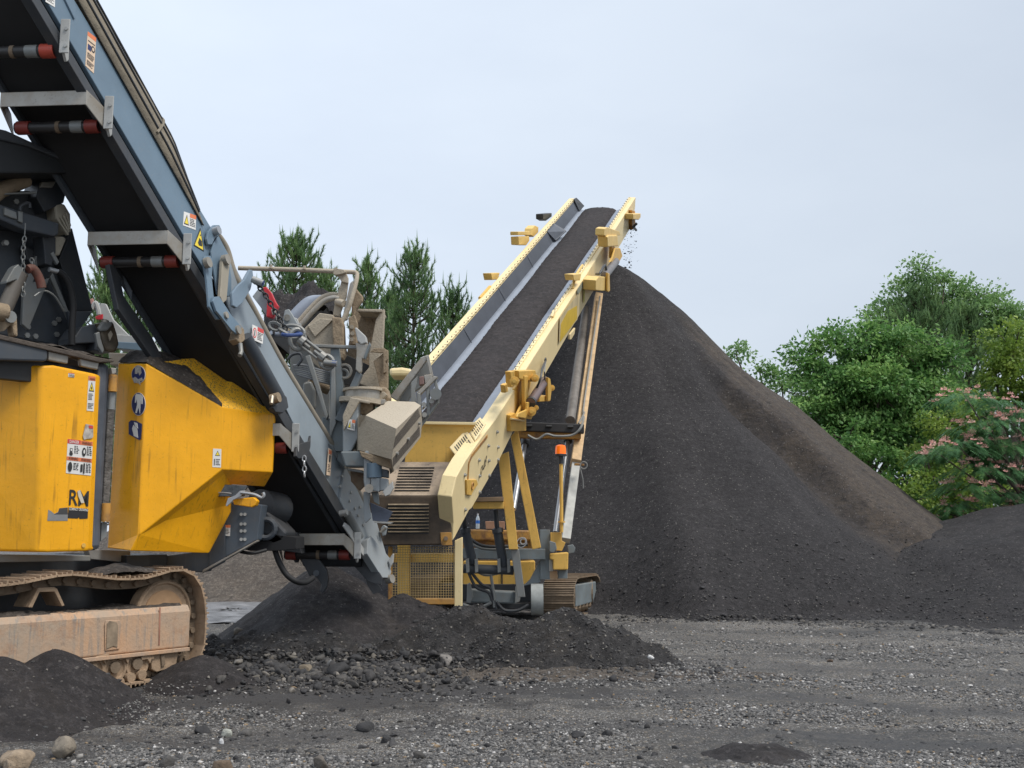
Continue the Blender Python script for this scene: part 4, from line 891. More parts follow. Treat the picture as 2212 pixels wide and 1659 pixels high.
for k in range(9):
    u0 = 0.50; t = 0.12 + k * 0.085
    p0 = A_.lerp(D_, t).lerp(B_.lerp(C_, t), u0) + V(0, -.004, .012); p1 = A_.lerp(D_, t).lerp(B_.lerp(C_, t), 0.80) + V(0, -.004, .012); lv.bar(p0, p1, 0.022, 0.012)
lv.build('louvre', INK, tf)
# wire guard below the tail
yG = yF + 0.1
gd = pf('guard_post', [(982, 1168), (999, 1160), (998, 1420), (981, 1420)], yG, 0.12, CREAM, stk, 0.01)
pf('guard_rail', [(846, 1293), (982, 1293), (982, 1306), (846, 1306)], yG, 0.08, GOLDR, stk, 0.01)
pf('guard_post', [(838, 1180), (846, 1180), (846, 1330), (838, 1330)], yG, 0.08, GOLDR, stk, 0.01)
mb = MB()
for k in range(25): x = 848 + k * 5.5; mb.tube([AY(x, 1180, yG + .03), AY(x, 1294, yG + .03)], 0.0045, 4)
for k in range(21): y = 1182 + k * 5.5; mb.tube([AY(846, y, yG + .04), AY(982, y, yG + .04)], 0.0045, 4)
mb.build('wire_mesh', mat('yellow wire', (0.50, 0.36, 0.16), 0.6), stk)
# bolts and lug on the lower plate
def sp(px, py, out_=0.0): return PL(px, py, ST(0, -0.225, 0), SSIDE) + (-SSIDE if SSIDE.dot(EYEV - S0) < 0 else SSIDE) * out_
OUT = (-SSIDE if SSIDE.dot(EYEV - S0) < 0 else SSIDE)
for bx, by in [(1073, 933), (1054, 963), (1075, 966), (1034, 994), (1055, 995), (1075, 993), (1035, 1028), (1056, 1027), (1035, 1063), (1003, 1026), (1004, 1101)]:
    mb = MB(); mb.tube([sp(bx, by, 0), sp(bx, by, 0.012)], 0.032, 12); mb.tube([sp(bx, by, .012), sp(bx, by, .034)], 0.022, 6); mb.build('bolt', BLT, stk)
mb = MB(); mb.prism([sp(x, y, 0.03) for x, y in [(1004, 1036), (1026, 1036), (1029, 1046), (1020, 1058), (1014, 1070), (1005, 1068)]], -OUT * 0.03); mb.build('lifting_lug', GOLD, stk, 0.006)
mb = MB(); mb.ring(sp(1016, 1049, 0.035), OUT, 0.05, 0.012, 16, 6); mb.build('lug_hole', GOLDR, stk)
mb = MB(); seam = [(1052, 942), (1018, 985), (1012, 1000), (1010, 1036)]
for q, w in zip(seam, seam[1:]): mb.bar(sp(*q, 0.006), sp(*w, 0.006), 0.05, 0.01, OUT)
mb.build('reinforcing_strip', GOLDR, stk)
dv = sp(1049, 1004) - sp(1036, 1033); text('lettering', 'D-03', sp(1036, 1033, 0), dv, V(0, 0, 1) - SSIDE * SSIDE.z, dv.length, 0.17, INK, stk, 0.006, 0.012)
# faded panel signs
q = [sp(1209, 686), sp(1250, 632), sp(1247, 690), sp(1207, 742)]
mb = MB(); mb.prism([p_ + OUT * 0.004 for p_ in q], -OUT * 0.003); fs_ = mb.build('faded_sign', mat('faded grey film', (0.62, 0.50, 0.28), 0.6, var=0.3), stk)
q = [sp(1211, 700), sp(1226, 672), sp(1246, 660), sp(1246, 688), sp(1209, 739)]
mb = MB(); mb.prism([p_ + OUT * 0.007 for p_ in q], -OUT * 0.002); mb.build('faded_emblem', mat('mustard film', (0.66, 0.44, 0.03), 0.6, var=0.15), fs_)
mb = MB(); mb.prism([p_ + OUT * 0.004 for p_ in [sp(1246, 626), sp(1259, 607), sp(1261, 617), sp(1248, 638)]], -OUT * 0.003); mb.build('faded_sign', mat('grey green film', (0.33, 0.34, 0.26), 0.6), stk)
mb = MB(); mb.prism([p_ + OUT * 0.004 for p_ in [sp(1260, 610), sp(1263, 602), sp(1263, 650), sp(1260, 655)]], -OUT * 0.003); mb.build('faded_sign', mat('lime film', (0.55, 0.50, 0.10), 0.6), stk)
# hinge hardware on the near rail
def spo(px, py, o_): return PL(px, py, ST(0, -0.2, 0) + OUT * o_, SSIDE)
def hw(name, pts, o_, th, m=GOLD, bevel=0.012): mb = MB(); mb.prism([spo(*p_, o_) for p_ in pts], -OUT * th); return mb.build(name, m, stk, bevel)
hw('hinge_block', [(1121, 801), (1157, 800), (1160, 818), (1154, 825), (1122, 818)], 0.16, 0.14)
hw('hinge_strap', [(1133, 812), (1141, 812), (1142, 878), (1134, 886)], 0.18, 0.06)
hw('hinge_backing_plate', [(1112, 840), (1128, 816), (1150, 816), (1134, 880), (1118, 905), (1112, 892)], 0.03, 0.05)
hw('link_plate', [(1139, 869), (1152, 868), (1158, 876), (1156, 890), (1148, 906), (1118, 901), (1120, 893), (1138, 885)], 0.24, 0.04)
hw('link_plate', [(1128, 872), (1142, 862), (1146, 872), (1130, 895), (1116, 898)], 0.12, 0.04)
bb = hw('foot_bracket', [(1103, 897), (1112, 892), (1137, 902), (1137, 931), (1104, 932)], 0.10, 0.10, GOLD)
hw('foot_bracket_rib', [(1108, 903), (1134, 907), (1134, 911), (1108, 907)], 0.16, 0.06, CREAM)
for nm_, x, y, r_ in (('pin', 1156, 817, 0.07), ('pin', 1148, 889, 0.085), ('pin', 1158, 881, 0.05), ('pin', 1111, 823, 0.075), ('pin', 1192, 838, 0.06)):
    mb = MB(); mb.tube([spo(x, y, 0.2), spo(x, y, 0.30)], r_, 14); mb.tube([spo(x, y, .3), spo(x, y, .33)], r_ * .5, 6); mb.build(nm_, GOLD, stk, 0.004)
hw('knuckle', [(1103, 803), (1112, 801), (1113, 832), (1105, 836)], 0.10, 0.10); hw('knuckle', [(1090, 832), (1096, 828), (1098, 846), (1092, 849)], 0.08, 0.08)
cy = tb('hydraulic_cylinder', [spo(1146, 870, 0.26), spo(1177, 822, 0.26)], 0.085, mat('purple grey cylinder', (0.14, 0.09, 0.095), 0.4, var=0.3, dust=0.2), stk, 18)
tb('cylinder_collar', [spo(1146, 870, 0.26), spo(1148, 867, .26)], 0.095, DRK, cy, 18)
hw('cylinder_bracket', [(1184, 815), (1189, 818), (1192, 842), (1189, 866), (1184, 867)], 0.36, 0.05); hw('cylinder_bracket', [(1164, 857), (1188, 855), (1188, 867), (1166, 868)], 0.30, 0.20)
tb('hose', sm([spo(1179, 778, .05), spo(1172, 795, .25), spo(1168, 815, .3), spo(1160, 838, .25)]), 0.02, DRK, stk, 8); tb('hose', sm([spo(1179, 780, .05), spo(1176, 800, .3), spo(1177, 820, .28)]), 0.015, STL, stk, 8)
mb = MB(); mb.ring(spo(1178, 779, 0.08), OUT, 0.05, 0.014, 16, 6); mb.build('hose_clamp', DRK, stk)
LATCH = mat('pale yellow fittings', (0.80, 0.55, 0.18), 0.5, var=0.15, grit=0.2, gscale=25)
# upper joint
hw('hinge_block', [(1312, 511), (1316, 508), (1334, 508), (1336, 532), (1313, 534)], 0.26, 0.25, LATCH, 0.03)
hw('knuckle', [(1306, 494), (1312, 491), (1338, 500), (1341, 508), (1312, 512), (1305, 508)], 0.22, 0.22, LATCH)
hw('hinge_strap', [(1322, 533), (1329, 533), (1329, 556), (1322, 558)], 0.2, 0.08); hw('link_plate', [(1330, 536), (1340, 536), (1345, 553), (1338, 566), (1318, 566), (1324, 556)], 0.28, 0.05)
tb('hydraulic_cylinder', [spo(1306, 596, 0.30), spo(1330, 565, 0.30)], 0.10, mat('grey cylinder', (0.20, 0.19, 0.19), 0.45, var=0.3), stk, 18)
hw('cylinder_bracket', [(1287, 605), (1294, 597), (1312, 598), (1312, 628), (1300, 629), (1287, 627)], 0.34, 0.3, LATCH, 0.02); hw('cylinder_bracket', [(1313, 589), (1317, 591), (1318, 628), (1315, 631), (1312, 629)], 0.40, 0.05)
tb('hose', sm([spo(1288, 592, .1), spo(1296, 590, .3), spo(1306, 573, .3), spo(1310, 585, .3)]), 0.03, DRK, stk, 8)
hw('bracket', [(1238, 593), (1256, 591), (1253, 606), (1240, 606)], 0.0, 0.2, LATCH); tb('bent_hook', sm([ST(SA(1247, 592), -.1, 0), ST(SA(1252, 585), -.1, .2), ST(SA(1262, 576), -.15, .3)]), 0.03, LATCH, stk, 8)
hw('small_lug', [(1194, 683), (1198, 670), (1200, 671), (1199, 688)], -0.1, 0.05, CREAM); hw('web_tab', [(1232, 722), (1243, 708), (1241, 722), (1234, 734), (1231, 733)], 0.02, 0.05, CREAM)
hw('head_motor', [(1368, 462), (1384, 461), (1384, 470), (1380, 475), (1368, 474)], 0.25, 0.25, LATCH, 0.02); hw('head_bracket', [(1365, 454), (1372, 456), (1373, 494), (1366, 496)], 0.10, 0.10, GOLDR, 0.01)
tb('head_shaft', [spo(1376, 482, .3), spo(1368, 490, .2), spo(1374, 497, .1)], 0.04, DRK, stk, 8)
# bits on the far rail
def far(px, py, l=GAPW + 0.2, n=0.0): a = SA(px, py, l); return ST(a, l, n)
LATCH = mat('pale yellow fittings', (0.80, 0.55, 0.18), 0.5, var=0.15, grit=0.2, gscale=25)
def fx(name, pts, m=LATCH, th=0.2): mb = MB(); mb.prism([PL(*p_, ST(0, GAPW + .3, 0), SSIDE) for p_ in pts], SL * th); return mb.build(name, m, stk, 0.015)
fx('folding_latch', [(1120, 511), (1143, 510), (1144, 520), (1137, 530), (1121, 529)], LATCH); fx('latch_cap', [(1119, 500), (1145, 500), (1146, 508), (1119, 508)]); fx('latch_arm', [(1150, 493), (1156, 487), (1163, 490), (1163, 502), (1153, 512), (1148, 508)])
fx('work_lamp', [(1173, 462), (1192, 460), (1192, 468), (1180, 477), (1173, 473)], DRK, 0.2)
fx('bracket', [(1061, 590), (1080, 589), (1076, 604), (1064, 605)]); tb('bent_hook', sm([far(1068, 590), far(1056, 582), far(1046, 574)]), 0.035, GOLD, stk, 8)
fx('small_lug', [(1038, 664), (1046, 660), (1046, 676), (1040, 678)], CREAM)
mb = MB(); mb.prism([ST(LEN - .45, GAPW - .02, .05), ST(LEN - .02, GAPW - .02, 0.0), ST(LEN + .08, GAPW - .25, -.28), ST(LEN - .45, GAPW - .2, -.33)], SL * 0.03); mb.build('head_skirt', DRK, stk, 0.01)
pf('far_cover', [(840, 795), (868, 793), (890, 797), (895, 812), (842, 812)], 19.2, 0.6, CREAM, stk, 0.05)
# support struts from the boom down to the chassis
YC = 20.55
def zz(px, py, zc): return P(px, py, zc if zc < 21.3 else 21.3 + (zc - 21.3) * 1.27)
tb('strut_tube', [zz(1266, 668, 26.5), zz(1232, 908, 22.3)], 0.105, mat('dusty strut tube', (0.20, 0.18, 0.16), 0.6, var=0.4, vscale=5), stk, 16)
mb = MB(); mb.bar(zz(1293, 640, 26.6), zz(1243, 1002, 21.6), 0.20, 0.24, (0, 1, 0)); us = mb.build('strut_beam', mat('rubbed yellow strut', (0.62, 0.42, 0.22), 0.6, var=0.35, vscale=5, grit=0.35, gscale=12), stk, 0.015)
tb('strut_conduit', sm([zz(1296, 640, 26.2), zz(1262, 868, 22.9), zz(1262, 890, 22.6), zz(1250, 915, 22.2)]), 0.02, STL, us, 8)
mb = MB(); mb.bar(zz(1246, 985, 21.75), zz(1222, 1168, 20.6), 0.17, 0.19, (0, 1, 0)); mb.build('strut_inner_beam', mat('pale strut', (0.50, 0.50, 0.46), 0.55, var=0.3, vscale=5), stk, 0.01)
mb = MB(); mb.bar(zz(1234, 908, 22.3), zz(1240, 1000, 22), 0.03, 0.03)
pf('cross_channel', [(1126, 911), (1262, 916), (1262, 936), (1126, 931)], 21.9, 0.22, BLK_ if 0 else mat('dirty black channel', (0.03, 0.028, 0.028), 0.6, var=0.3), stk, 0.02)
pf('cross_beam', [(1112, 930), (1255, 935), (1255, 948), (1112, 945)], 22.0, 0.25, GOLDR, stk, 0.01)
for x, y in ((1186, 921), (1232, 922), (1143, 920)):
    mb = MB(); mb.tube([AY(x - 6, y, 21.87), AY(x + 6, y, 21.87)], 0.03, 8); mb.build('slot', INK, stk)
tb('hose', sm([AY(1140, 940, 21.7), AY(1160, 949, 21.7), AY(1180, 938, 21.7), AY(1200, 942, 21.7), AY(1235, 940, 21.7), AY(1254, 925, 21.7), AY(1261, 900, 21.9)]), 0.025, STL, stk, 8)
for a, b in (((1135, 948), (1109, 1100)), ((1228, 940), (1200, 1150))):
    o = tb('rod', [zz(*a, 22.2), zz(*b, 21.0)], 0.055, CHR, stk, 12); tb('rod_gland', [zz(*a, 22.2), zz(a[0] - 1, a[1] + 14, 22.1)], 0.09, DRK, o, 14)
mb = MB(); mb.ring(AY(1261, 1005, 21.2), (0, 1, 0), 0.07, 0.012, 12, 6); mb.build('locking_clip', STL, stk); tb('tie_wire', sm([AY(1253, 1010, 21.2), AY(1259, 1035, 21.2), AY(1260, 1055, 21.2)]), 0.012, STL, stk, 6)
pf('clip_plate', [(1241, 1000), (1262, 1002), (1262, 1006), (1241, 1005)], 21.3, 0.1, GOLDR, stk)
# legs and chassis
def c(name, pts, y, th, m, bev=0.01): return pf(name, pts, y, th, m, stk, bev)
c('leg', [(1076, 985), (1099, 975), (1119, 1187), (1099, 1187)], 19.2, 0.22, GOLD); c('leg', [(1103, 943), (1118, 925), (1169, 1183), (1150, 1187)], 19.8, 0.22, GOLD)
c('leg_foot', [(1103, 1186), (1121, 1186), (1135, 1290), (1118, 1290)], 19.25, 0.20, STL); c('leg_brace', [(1086, 985), (1096, 975), (1100, 1020), (1092, 1030)], 19.5, 0.1, DRK)
c('cross_tie', [(1020, 1075), (1088, 1073), (1088, 1083), (1020, 1084)], 18.9, 0.25, mat('rusty tie', (0.25, 0.17, 0.10), 0.7, var=0.3)); c('cross_tie', [(1020, 1084), (1088, 1083), (1088, 1099), (1022, 1099)], 18.95, 0.25, GOLD)
c('chassis_beam', [(1000, 1184), (1178, 1186), (1178, 1209), (1000, 1206)], 20.2, 0.3, STLB); c('chassis_upright', [(1167, 1144), (1188, 1144), (1189, 1252), (1167, 1252)], 20.3, 0.3, STLB)
c('chassis_gusset', [(1145, 1252), (1168, 1208), (1168, 1258), (1130, 1266)], 20.35, 0.2, STLB); c('lower_beam', [(1014, 1273), (1114, 1278), (1112, 1305), (1016, 1302)], 19.9, 0.35, STLB, 0.03)
c('lower_beam_lug', [(1009, 1262), (1016, 1258), (1022, 1290), (1016, 1304), (1008, 1300)], 19.8, 0.1, STL); c('lower_beam_lug', [(1113, 1268), (1122, 1264), (1128, 1276), (1122, 1300), (1112, 1304)], 19.8, 0.1, STL)
c('engine_cover', [(1000, 1143), (1160, 1146), (1160, 1168), (1000, 1168)], 20.9, 1.2, GOLDR, 0.03); c('engine_cover_panel', [(1000, 1212), (1156, 1212), (1156, 1268), (1000, 1268)], 20.9, 1.0, GOLD, 0.02)
c('engine_recess', [(1000, 1166), (1158, 1167), (1158, 1186), (1000, 1186)], 21.0, 0.6, GOLDR); c('engine_cover_panel', [(858, 1150), (884, 1150), (884, 1290), (858, 1290)], 20.2, 0.2, GOLD); c('engine_cover_panel', [(846, 1196), (1000, 1196), (1000, 1214), (846, 1214)], 20.3, 0.2, GOLD)
c('rusty_box', [(1048, 1126), (1090, 1126), (1090, 1143), (1050, 1143)], 20.9, 0.4, mat('terracotta', (0.45, 0.25, 0.16), 0.8, var=0.3)); c('panel_gap', [(1083, 1214), (1086, 1214), (1086, 1268), (1083, 1268)], 20.88, 0.02, INK)
c('underframe', [(846, 1262), (1166, 1262), (1166, 1300), (846, 1296)], 20.8, 0.6, DRK)
c('black_tray', [(1000, 1302), (1166, 1304), (1166, 1316), (1000, 1314)], 20.3, 1.0, DRK)
tb('drum', [AY(1147, 1295, 20.2), AY(1173, 1295, 20.2)], 0.29, mat('pale drum', (0.33, 0.35, 0.34), 0.6, var=0.35, vscale=5), stk, 28)
for (x0, y0, x1, y1, rx, ry) in ((1004, 1142, 1021, 1216, 1001, 1112), (1074, 1142, 1088, 1222, 1070, 1100)):
    o = tb('hydraulic_cylinder', [AY(x0, y0, 19.3), AY(x1, y1, 19.5)], 0.085, DRK2, stk, 16); tb('cylinder_rod', [AY(rx, ry, 19.2), AY(x0, y0, 19.3)], 0.045, DRK, o, 12); tb('cylinder_cap', [AY(x0, y0 + 0, 19.3), AY(x0 + 2, y0 + 9, 19.3)], 0.10, DRK, o, 16)
tb('cross_tube', [AY(1001, 1228, 19.5), AY(1110, 1232, 19.5)], 0.085, DRK2, stk, 14)
for x in (1010, 1029, 1078, 1099): c('clevis', [(x - 4, 1208), (x + 3, 1206), (x + 4, 1236), (x - 3, 1238)], 19.35, 0.06, STL)
for pts_ in ([(1018, 1236), (1040, 1262), (1060, 1272), (1068, 1300), (1072, 1316)], [(1012, 1236), (1028, 1268), (1055, 1280), (1064, 1302)], [(1060, 1240), (1066, 1280), (1068, 1312)], [(1000, 1305), (1030, 1314), (1062, 1302)], [(1072, 1300), (1090, 1318), (1120, 1318), (1142, 1306)], [(1030, 1234), (1050, 1242), (1076, 1238)], [(1000, 1150), (1040, 1178), (1100, 1180), (1140, 1176)], [(1000, 1160), (1040, 1184), (1100, 1186)]):
    tb('hose', sm([AY(x, y, 19.7) for x, y in pts_]), 0.028, STL if len(pts_) == 3 else DRK, stk, 8)
mb = MB(); mb.ring(AY(1127, 1172, 19.6), (0, 1, 0), 0.08, 0.010, 16, 6, sx=1.2); mb.ring(AY(1130, 1170, 19.6), (0, 1, 0), 0.05, 0.012, 12, 6); mb.build('lanyard', CHR, stk)
c('beacon_box', [(1188, 1196), (1228, 1193), (1227, 1231), (1195, 1231), (1195, 1210), (1188, 1208)], 20.1, 0.35, GOLD, 0.02); c('beacon_bracket', [(1189, 1150), (1213, 1150), (1214, 1168), (1222, 1172), (1214, 1190), (1190, 1188)], 20.15, 0.15, GOLD)
c('grey_post', [(1206, 1231), (1226, 1231), (1226, 1250), (1206, 1250)], 20.3, 0.2, STLB); c('lug_plate', [(1187, 1168), (1200, 1172), (1203, 1186), (1196, 1194), (1187, 1192)], 20.0, 0.06, STLB); c('lug_plate', [(1226, 1178), (1238, 1176), (1243, 1184), (1240, 1194), (1228, 1196)], 20.2, 0.06, STLB)
c('radiator_grille', [(1186, 1208), (1194, 1208), (1195, 1234), (1186, 1234)], 20.25, 0.1, WPL); c('side_box', [(1186, 1233), (1204, 1233), (1204, 1250), (1186, 1250)], 20.3, 0.2, mat('peach box', (0.50, 0.32, 0.18), 0.7))
bc = tb('beacon_pole', [AY(1213, 1150, 20.1), AY(1213, 1130, 20.1), AY(1212, 1000, 20.1)], 0.035, GOLD, stk, 10); tb('beacon_stem', [AY(1212, 1002, 20.1), AY(1211, 984, 20.1)], 0.05, DRK, bc, 12); tb('pole_collar', [AY(1213, 1129, 20.1), AY(1213, 1126, 20.1)], 0.07, GOLD, bc, 12)
lm = bpy.data.materials.new('orange beacon lens'); lm.use_nodes = True; b_ = lm.node_tree.nodes['Principled BSDF']; b_.inputs['Base Color'].default_value = (0.95, 0.16, 0.01, 1); b_.inputs['Roughness'].default_value = 0.15; b_.inputs['Emission Color'].default_value = (1, 0.2, 0.01, 1); b_.inputs['Emission Strength'].default_value = 0.25
bl = shade_auto(MB().tube([AY(1211, 981, 20.1), AY(1211, 968, 20.1), AY(1211, 963, 20.1), AY(1211, 961, 20.1)], [0.105, 0.10, 0.09, 0.05], 20).build('beacon_lamp', lm, stk, smooth=True)); tb('beacon_base', [AY(1211, 985, 20.1), AY(1211, 981, 20.1)], 0.115, DRK, bl, 20)
# crawler tracks
GT = G(1240, 1334); ta = V(math.sin(R(19.5)), math.cos(R(19.5)), 0); tr_ = V(ta.y, -ta.x, 0)
def capsule(L_, H_, z0=0.0):
    r = H_ / 2; return [(r * 0.8 + i * (L_ - 2 * r) / 10, z0) for i in range(11)] + [(L_ - r + r * math.sin(k * .314), z0 + r - r * math.cos(k * .314)) for k in range(1, 10)] + [(L_ - r - i * (L_ - 2 * r) / 10, z0 + H_) for i in range(11)] + [(r - r * math.sin(k * .314), z0 + r + r * math.cos(k * .314)) for k in range(1, 10)]
for nm_, off in (('right', 0), ('left', -2.62)):
    fr = lambda t, s, z, off=off: GT + ta * t + V(1, 0, 0) * (s + off) + V(0, 0, z)
    tk = make_track(stk, fr, capsule(2.05, 0.74), 0.0, -0.60, 0.14, RUSTT, 0.03)
    mb = MB(); mb.prism([fr(0.3, -0.03, 0.60), fr(1.75, -0.03, 0.60), fr(1.75, -0.03, 0.20), fr(0.3, -0.03, 0.18)], V(-0.5, 0, 0)); tfm = mb.build('track_frame', STLB, stk, 0.02)
    for k in range(6): mb = MB(); mb.tube([fr(0.4 + k * .25, -0.05, 0.14), fr(0.4 + k * .25, -0.4, 0.14)], 0.09, 12); mb.build('roller', RUSTT, tfm)
    mb = MB(); mb.tube([fr(0.4, -0.1, 0.37), fr(0.4, -0.45, 0.37)], 0.30, 20); mb.tube([fr(1.68, -0.1, 0.37), fr(1.68, -0.45, 0.37)], 0.30, 20); mb.build('track_wheel', RUSTT, tk)
# water bottle standing on the chassis
bp_ = AY(1032, 1142, 21.0)
def lathe(name, prof_, cpt, m, parent, n=20):
    mb = MB(); vs = []; cpt = Vector(cpt)
    for r_, z_ in prof_:
        for j in range(n): vs.append(cpt + V(r_ * math.cos(6.2832 * j / n), r_ * math.sin(6.2832 * j / n), z_))
    mb.add(vs, [(i * n + j, i * n + (j + 1) % n, (i + 1) * n + (j + 1) % n, (i + 1) * n + j) for i in range(len(prof_) - 1) for j in range(n)]); return shade_auto(mb.build(name, m, parent, smooth=True), 50)
wb = thing('water_bottle', 'clear plastic water bottle with blue label standing on the yellow chassis', 'bottle', bp_)
pl = mat('clear plastic', (0.62, 0.70, 0.76), 0.15, var=0.1); lathe('bottle_body', [(0.0, 0), (0.036, 0), (0.038, .02), (0.036, .05), (0.038, .08), (0.036, .11), (0.038, .15), (0.038, .19), (0.024, .235), (0.015, .25), (0.015, .27)], bp_, pl, wb)
lathe('label_band', [(0.0395, .10), (0.0395, .16)], bp_, mat('blue label', (0.04, 0.20, 0.70), 0.4), wb); lathe('cap', [(0.0, .292), (0.018, .292), (0.018, .265), (0.0, .265)], bp_, mat('white cap', (0.8, 0.8, 0.82), 0.4), wb)
# grains falling from the head
pts = [tuple(P(1334, 562, 32.4) + V(random.gauss(0.35, 0.12), random.gauss(0, 0.25), random.uniform(-0.3, 1.2))) for _ in range(150)]
tag(stones('falling_grains', pts, rng.gamma(1.6, 0.006, len(pts)) + 0.004, m_blk, ICO1), kind='stuff')
# ================================================================== tracked crusher
TH = R(35.4); CA = V(math.sin(TH), math.cos(TH), 0); CR = V(CA.y, -CA.x, 0); CO = G(325, 1480)
def C(px, py, s=0.0, out_=0.0): return PL(px, py, CO + CR * s, CR) + CR * out_
def CF(t, s, z): return CO + CA * t + CR * s + V(0, 0, z)
def ct(px, py, s=0.0): d = C(px, py, s) - CO; return d.dot(CA), d.z
cr_ = thing('mobile_crusher', 'yellow and slate grey tracked crushing machine with a raised side conveyor at left', 'crusher', CF(-1.2, -1.2, 0))
def cp_(name, pts, s, th, m, parent=None, bevel=0.008):
    mb = MB(); mb.prism([C(x, y, s) for x, y in pts], -CR * th); return mb.build(name, m, parent or cr_, bevel)
def yz(name, pts, y, th, m, parent=None, bevel=0.006): return pf(name, pts, y, th, m, parent or cr_, bevel)
def box2(name, p, q, w, h, m, parent=None, bevel=0.006, up=(0, 0, 1)): return MB().bar(p, q, w, h, up).build(name, m, parent or cr_, bevel)
# ---- track
loopN = [(443, 1395), (447, 1350), (447, 1318), (443, 1285), (436, 1262), (424, 1243), (402, 1230), (380, 1228), (350, 1238), (310, 1248), (262, 1250), (205, 1243), (150, 1238), (112, 1244), (55, 1256), (0, 1264)]
lp_ = [ct(*q) for q in loopN]; tb0 = lp_[0][0]
back = [(-2.6, 1.14), (-3.0, 1.05), (-3.35, 0.85), (-3.45, 0.6), (-3.35, 0.33), (-3.05, 0.08), (-2.8, 0.03)]
bot = [(-2.0, 0.03), (-1.0, 0.03), (0.2, 0.03), ct(340, 1472), ct(400, 1460), ct(428, 1437)]
loop = lp_ + [(min(a, lp_[-1][0] - .3), b) for a, b in back] + bot
trk = make_track(cr_, CF, loop, 0.0, -0.52, 0.165, RUSTP, 0.032, 0.02)
p1, p2 = C(411, 1306, -0.06), C(411, 1397, -0.06); zt, zb = p1.z, p2.z; te = ct(411, 1350, -.06)[0]
mb = MB(); mb.prism([CF(te, -0.06, zb), CF(te, -0.06, zt - .07), CF(te, -0.10, zt), CF(te, -0.42, zt), CF(te, -0.42, zb)], -CA * 4.3); beam = mb.build('track_beam', RUSTB, cr_, 0.022, seg=3)
mb = MB(); mb.obox(CF(te - 2.15, -0.075, zb - .022), CA * 2.14, CR * 0.04, V(0, 0, .02)); mb.build('beam_flange', RUSTB, beam, 0.005)
mb = MB(); mb.prism([C(x, y, -0.058) for x, y in [(227, 1340), (258, 1340), (260, 1346), (257, 1402), (226, 1406), (225, 1350)]], CR * 0.012); ap = mb.build('access_cover', RUSTB, beam, 0.006)
mb = MB(); mb.prism([C(x, y, -0.044) for x, y in [(231, 1347), (236, 1341), (252, 1344), (255, 1352), (253, 1398), (244, 1396), (229, 1402)]], CR * 0.006); mb.build('loose_plate', mat('scraped plate', (0.33, 0.25, 0.17), 0.6, var=0.5, vscale=9, rust=0.4), ap, 0.003)
mb = MB(); mb.prism([C(x, y, -0.058) for x, y in [(344, 1312), (347, 1312), (345, 1394), (342, 1394)]], CR * 0.003); mb.build('red_stripe', mat('faded red stripe', (0.42, 0.20, 0.13), 0.7, var=0.4), beam)
# fines lying on the beam
def ledge(name, f, n, m_, m=40, k=10, par=None):
    vs = [f(i / m, j / k) for i in range(m + 1) for j in range(k + 1)]; fs = [(i * (k + 1) + j, (i + 1) * (k + 1) + j, (i + 1) * (k + 1) + j + 1, i * (k + 1) + j + 1) for i in range(m) for j in range(k)]
    return np_mesh(name, [q[:] for q in vs], fs, m_, par or cr_, smooth=True)
def led1(u, v):
    t = te - 4.1 + 4.0 * u; s = -0.10 - 0.32 * v; e = min(v, 1 - v) * 2; h = 0.05 * min(1, e * 3) * (0.6 + 0.8 * fb(t, s, 1.6, 4, 2)) + 0.02 * fb(t, s * 2, 9, 3, 4) * min(1, e * 3) - 0.006
    return CF(t, s, zt + max(-0.01, h))
ledge('spilled_fines', led1, 0, MUD, 90, 10, beam)
mb = MB(); mb.prism([C(x, y, -0.10) for x, y in [(62, 1312), (82, 1270), (118, 1268), (124, 1272), (140, 1308), (134, 1310), (118, 1278), (86, 1279), (70, 1313)]], -CR * 0.28); mb.build('track_guide', RUSTP, beam, 0.006)
tb('idler_wheel', [C(354, 1325, -0.16), C(354, 1325, -0.16) + CR * ((-0.30) - (-0.16))], 0.36, RUSTP, trk, 32)
iw = MB().ring(C(354, 1325, -0.155), CR, 0.335, 0.02, 32, 6).build('wheel_rim', RUSTP, trk)
tb('idler_wheel', [C(354, 1325, -0.145), C(354, 1325, -0.145) + CR * ((-0.17) - (-0.145))], 0.25, mat('orange mud', (0.42, 0.26, 0.14), 0.85, var=0.3), trk, 32)
for x, y in ((198, 1448), (247, 1444), (295, 1436)):
    r0 = MB(); r0.tube([C(x, y, -0.10), C(x, y, -0.10) + CR * ((-0.38) - (-0.10))], 0.135, 22); r0.ring(C(x, y, -0.10), CR, 0.125, 0.022, 22, 6); ro = r0.build('bottom_roller', RUSTP, trk); shade_auto(ro)
    MB().tube([C(x + 3, y - 2, -0.06), C(x + 3, y - 2, -0.06) + CR * ((-0.11) - (-0.06))], 0.06, 12).build('roller_hub', RUSTT, ro)
    mb = MB(); mb.prism([C(a, b, -0.055) for a, b in [(x + 10, 1418), (x + 38, 1412), (x + 38, 1424), (x + 33, 1424), (x + 30, 1434), (x + 24, 1424), (x + 12, 1426)]], -CR * 0.06); mb.build('roller_bracket', RUSTP, beam, 0.006)
cp_('track_guard', [(326, 1414), (386, 1406), (380, 1440), (338, 1452), (328, 1446)], -0.08, 0.2, RUSTP, beam)
cp_('track_guard', [(348, 1414), (356, 1412), (358, 1436), (350, 1442)], -0.06, 0.03, RUSTT, beam)
for x, y in ((232, 1476), (260, 1474), (284, 1464), (308, 1458)): tb('link_pin', [C(x, y, -0.04), C(x, y, -0.04) + CR * ((-0.30) - (-0.04))], 0.052, RUSTP, trk, 12)
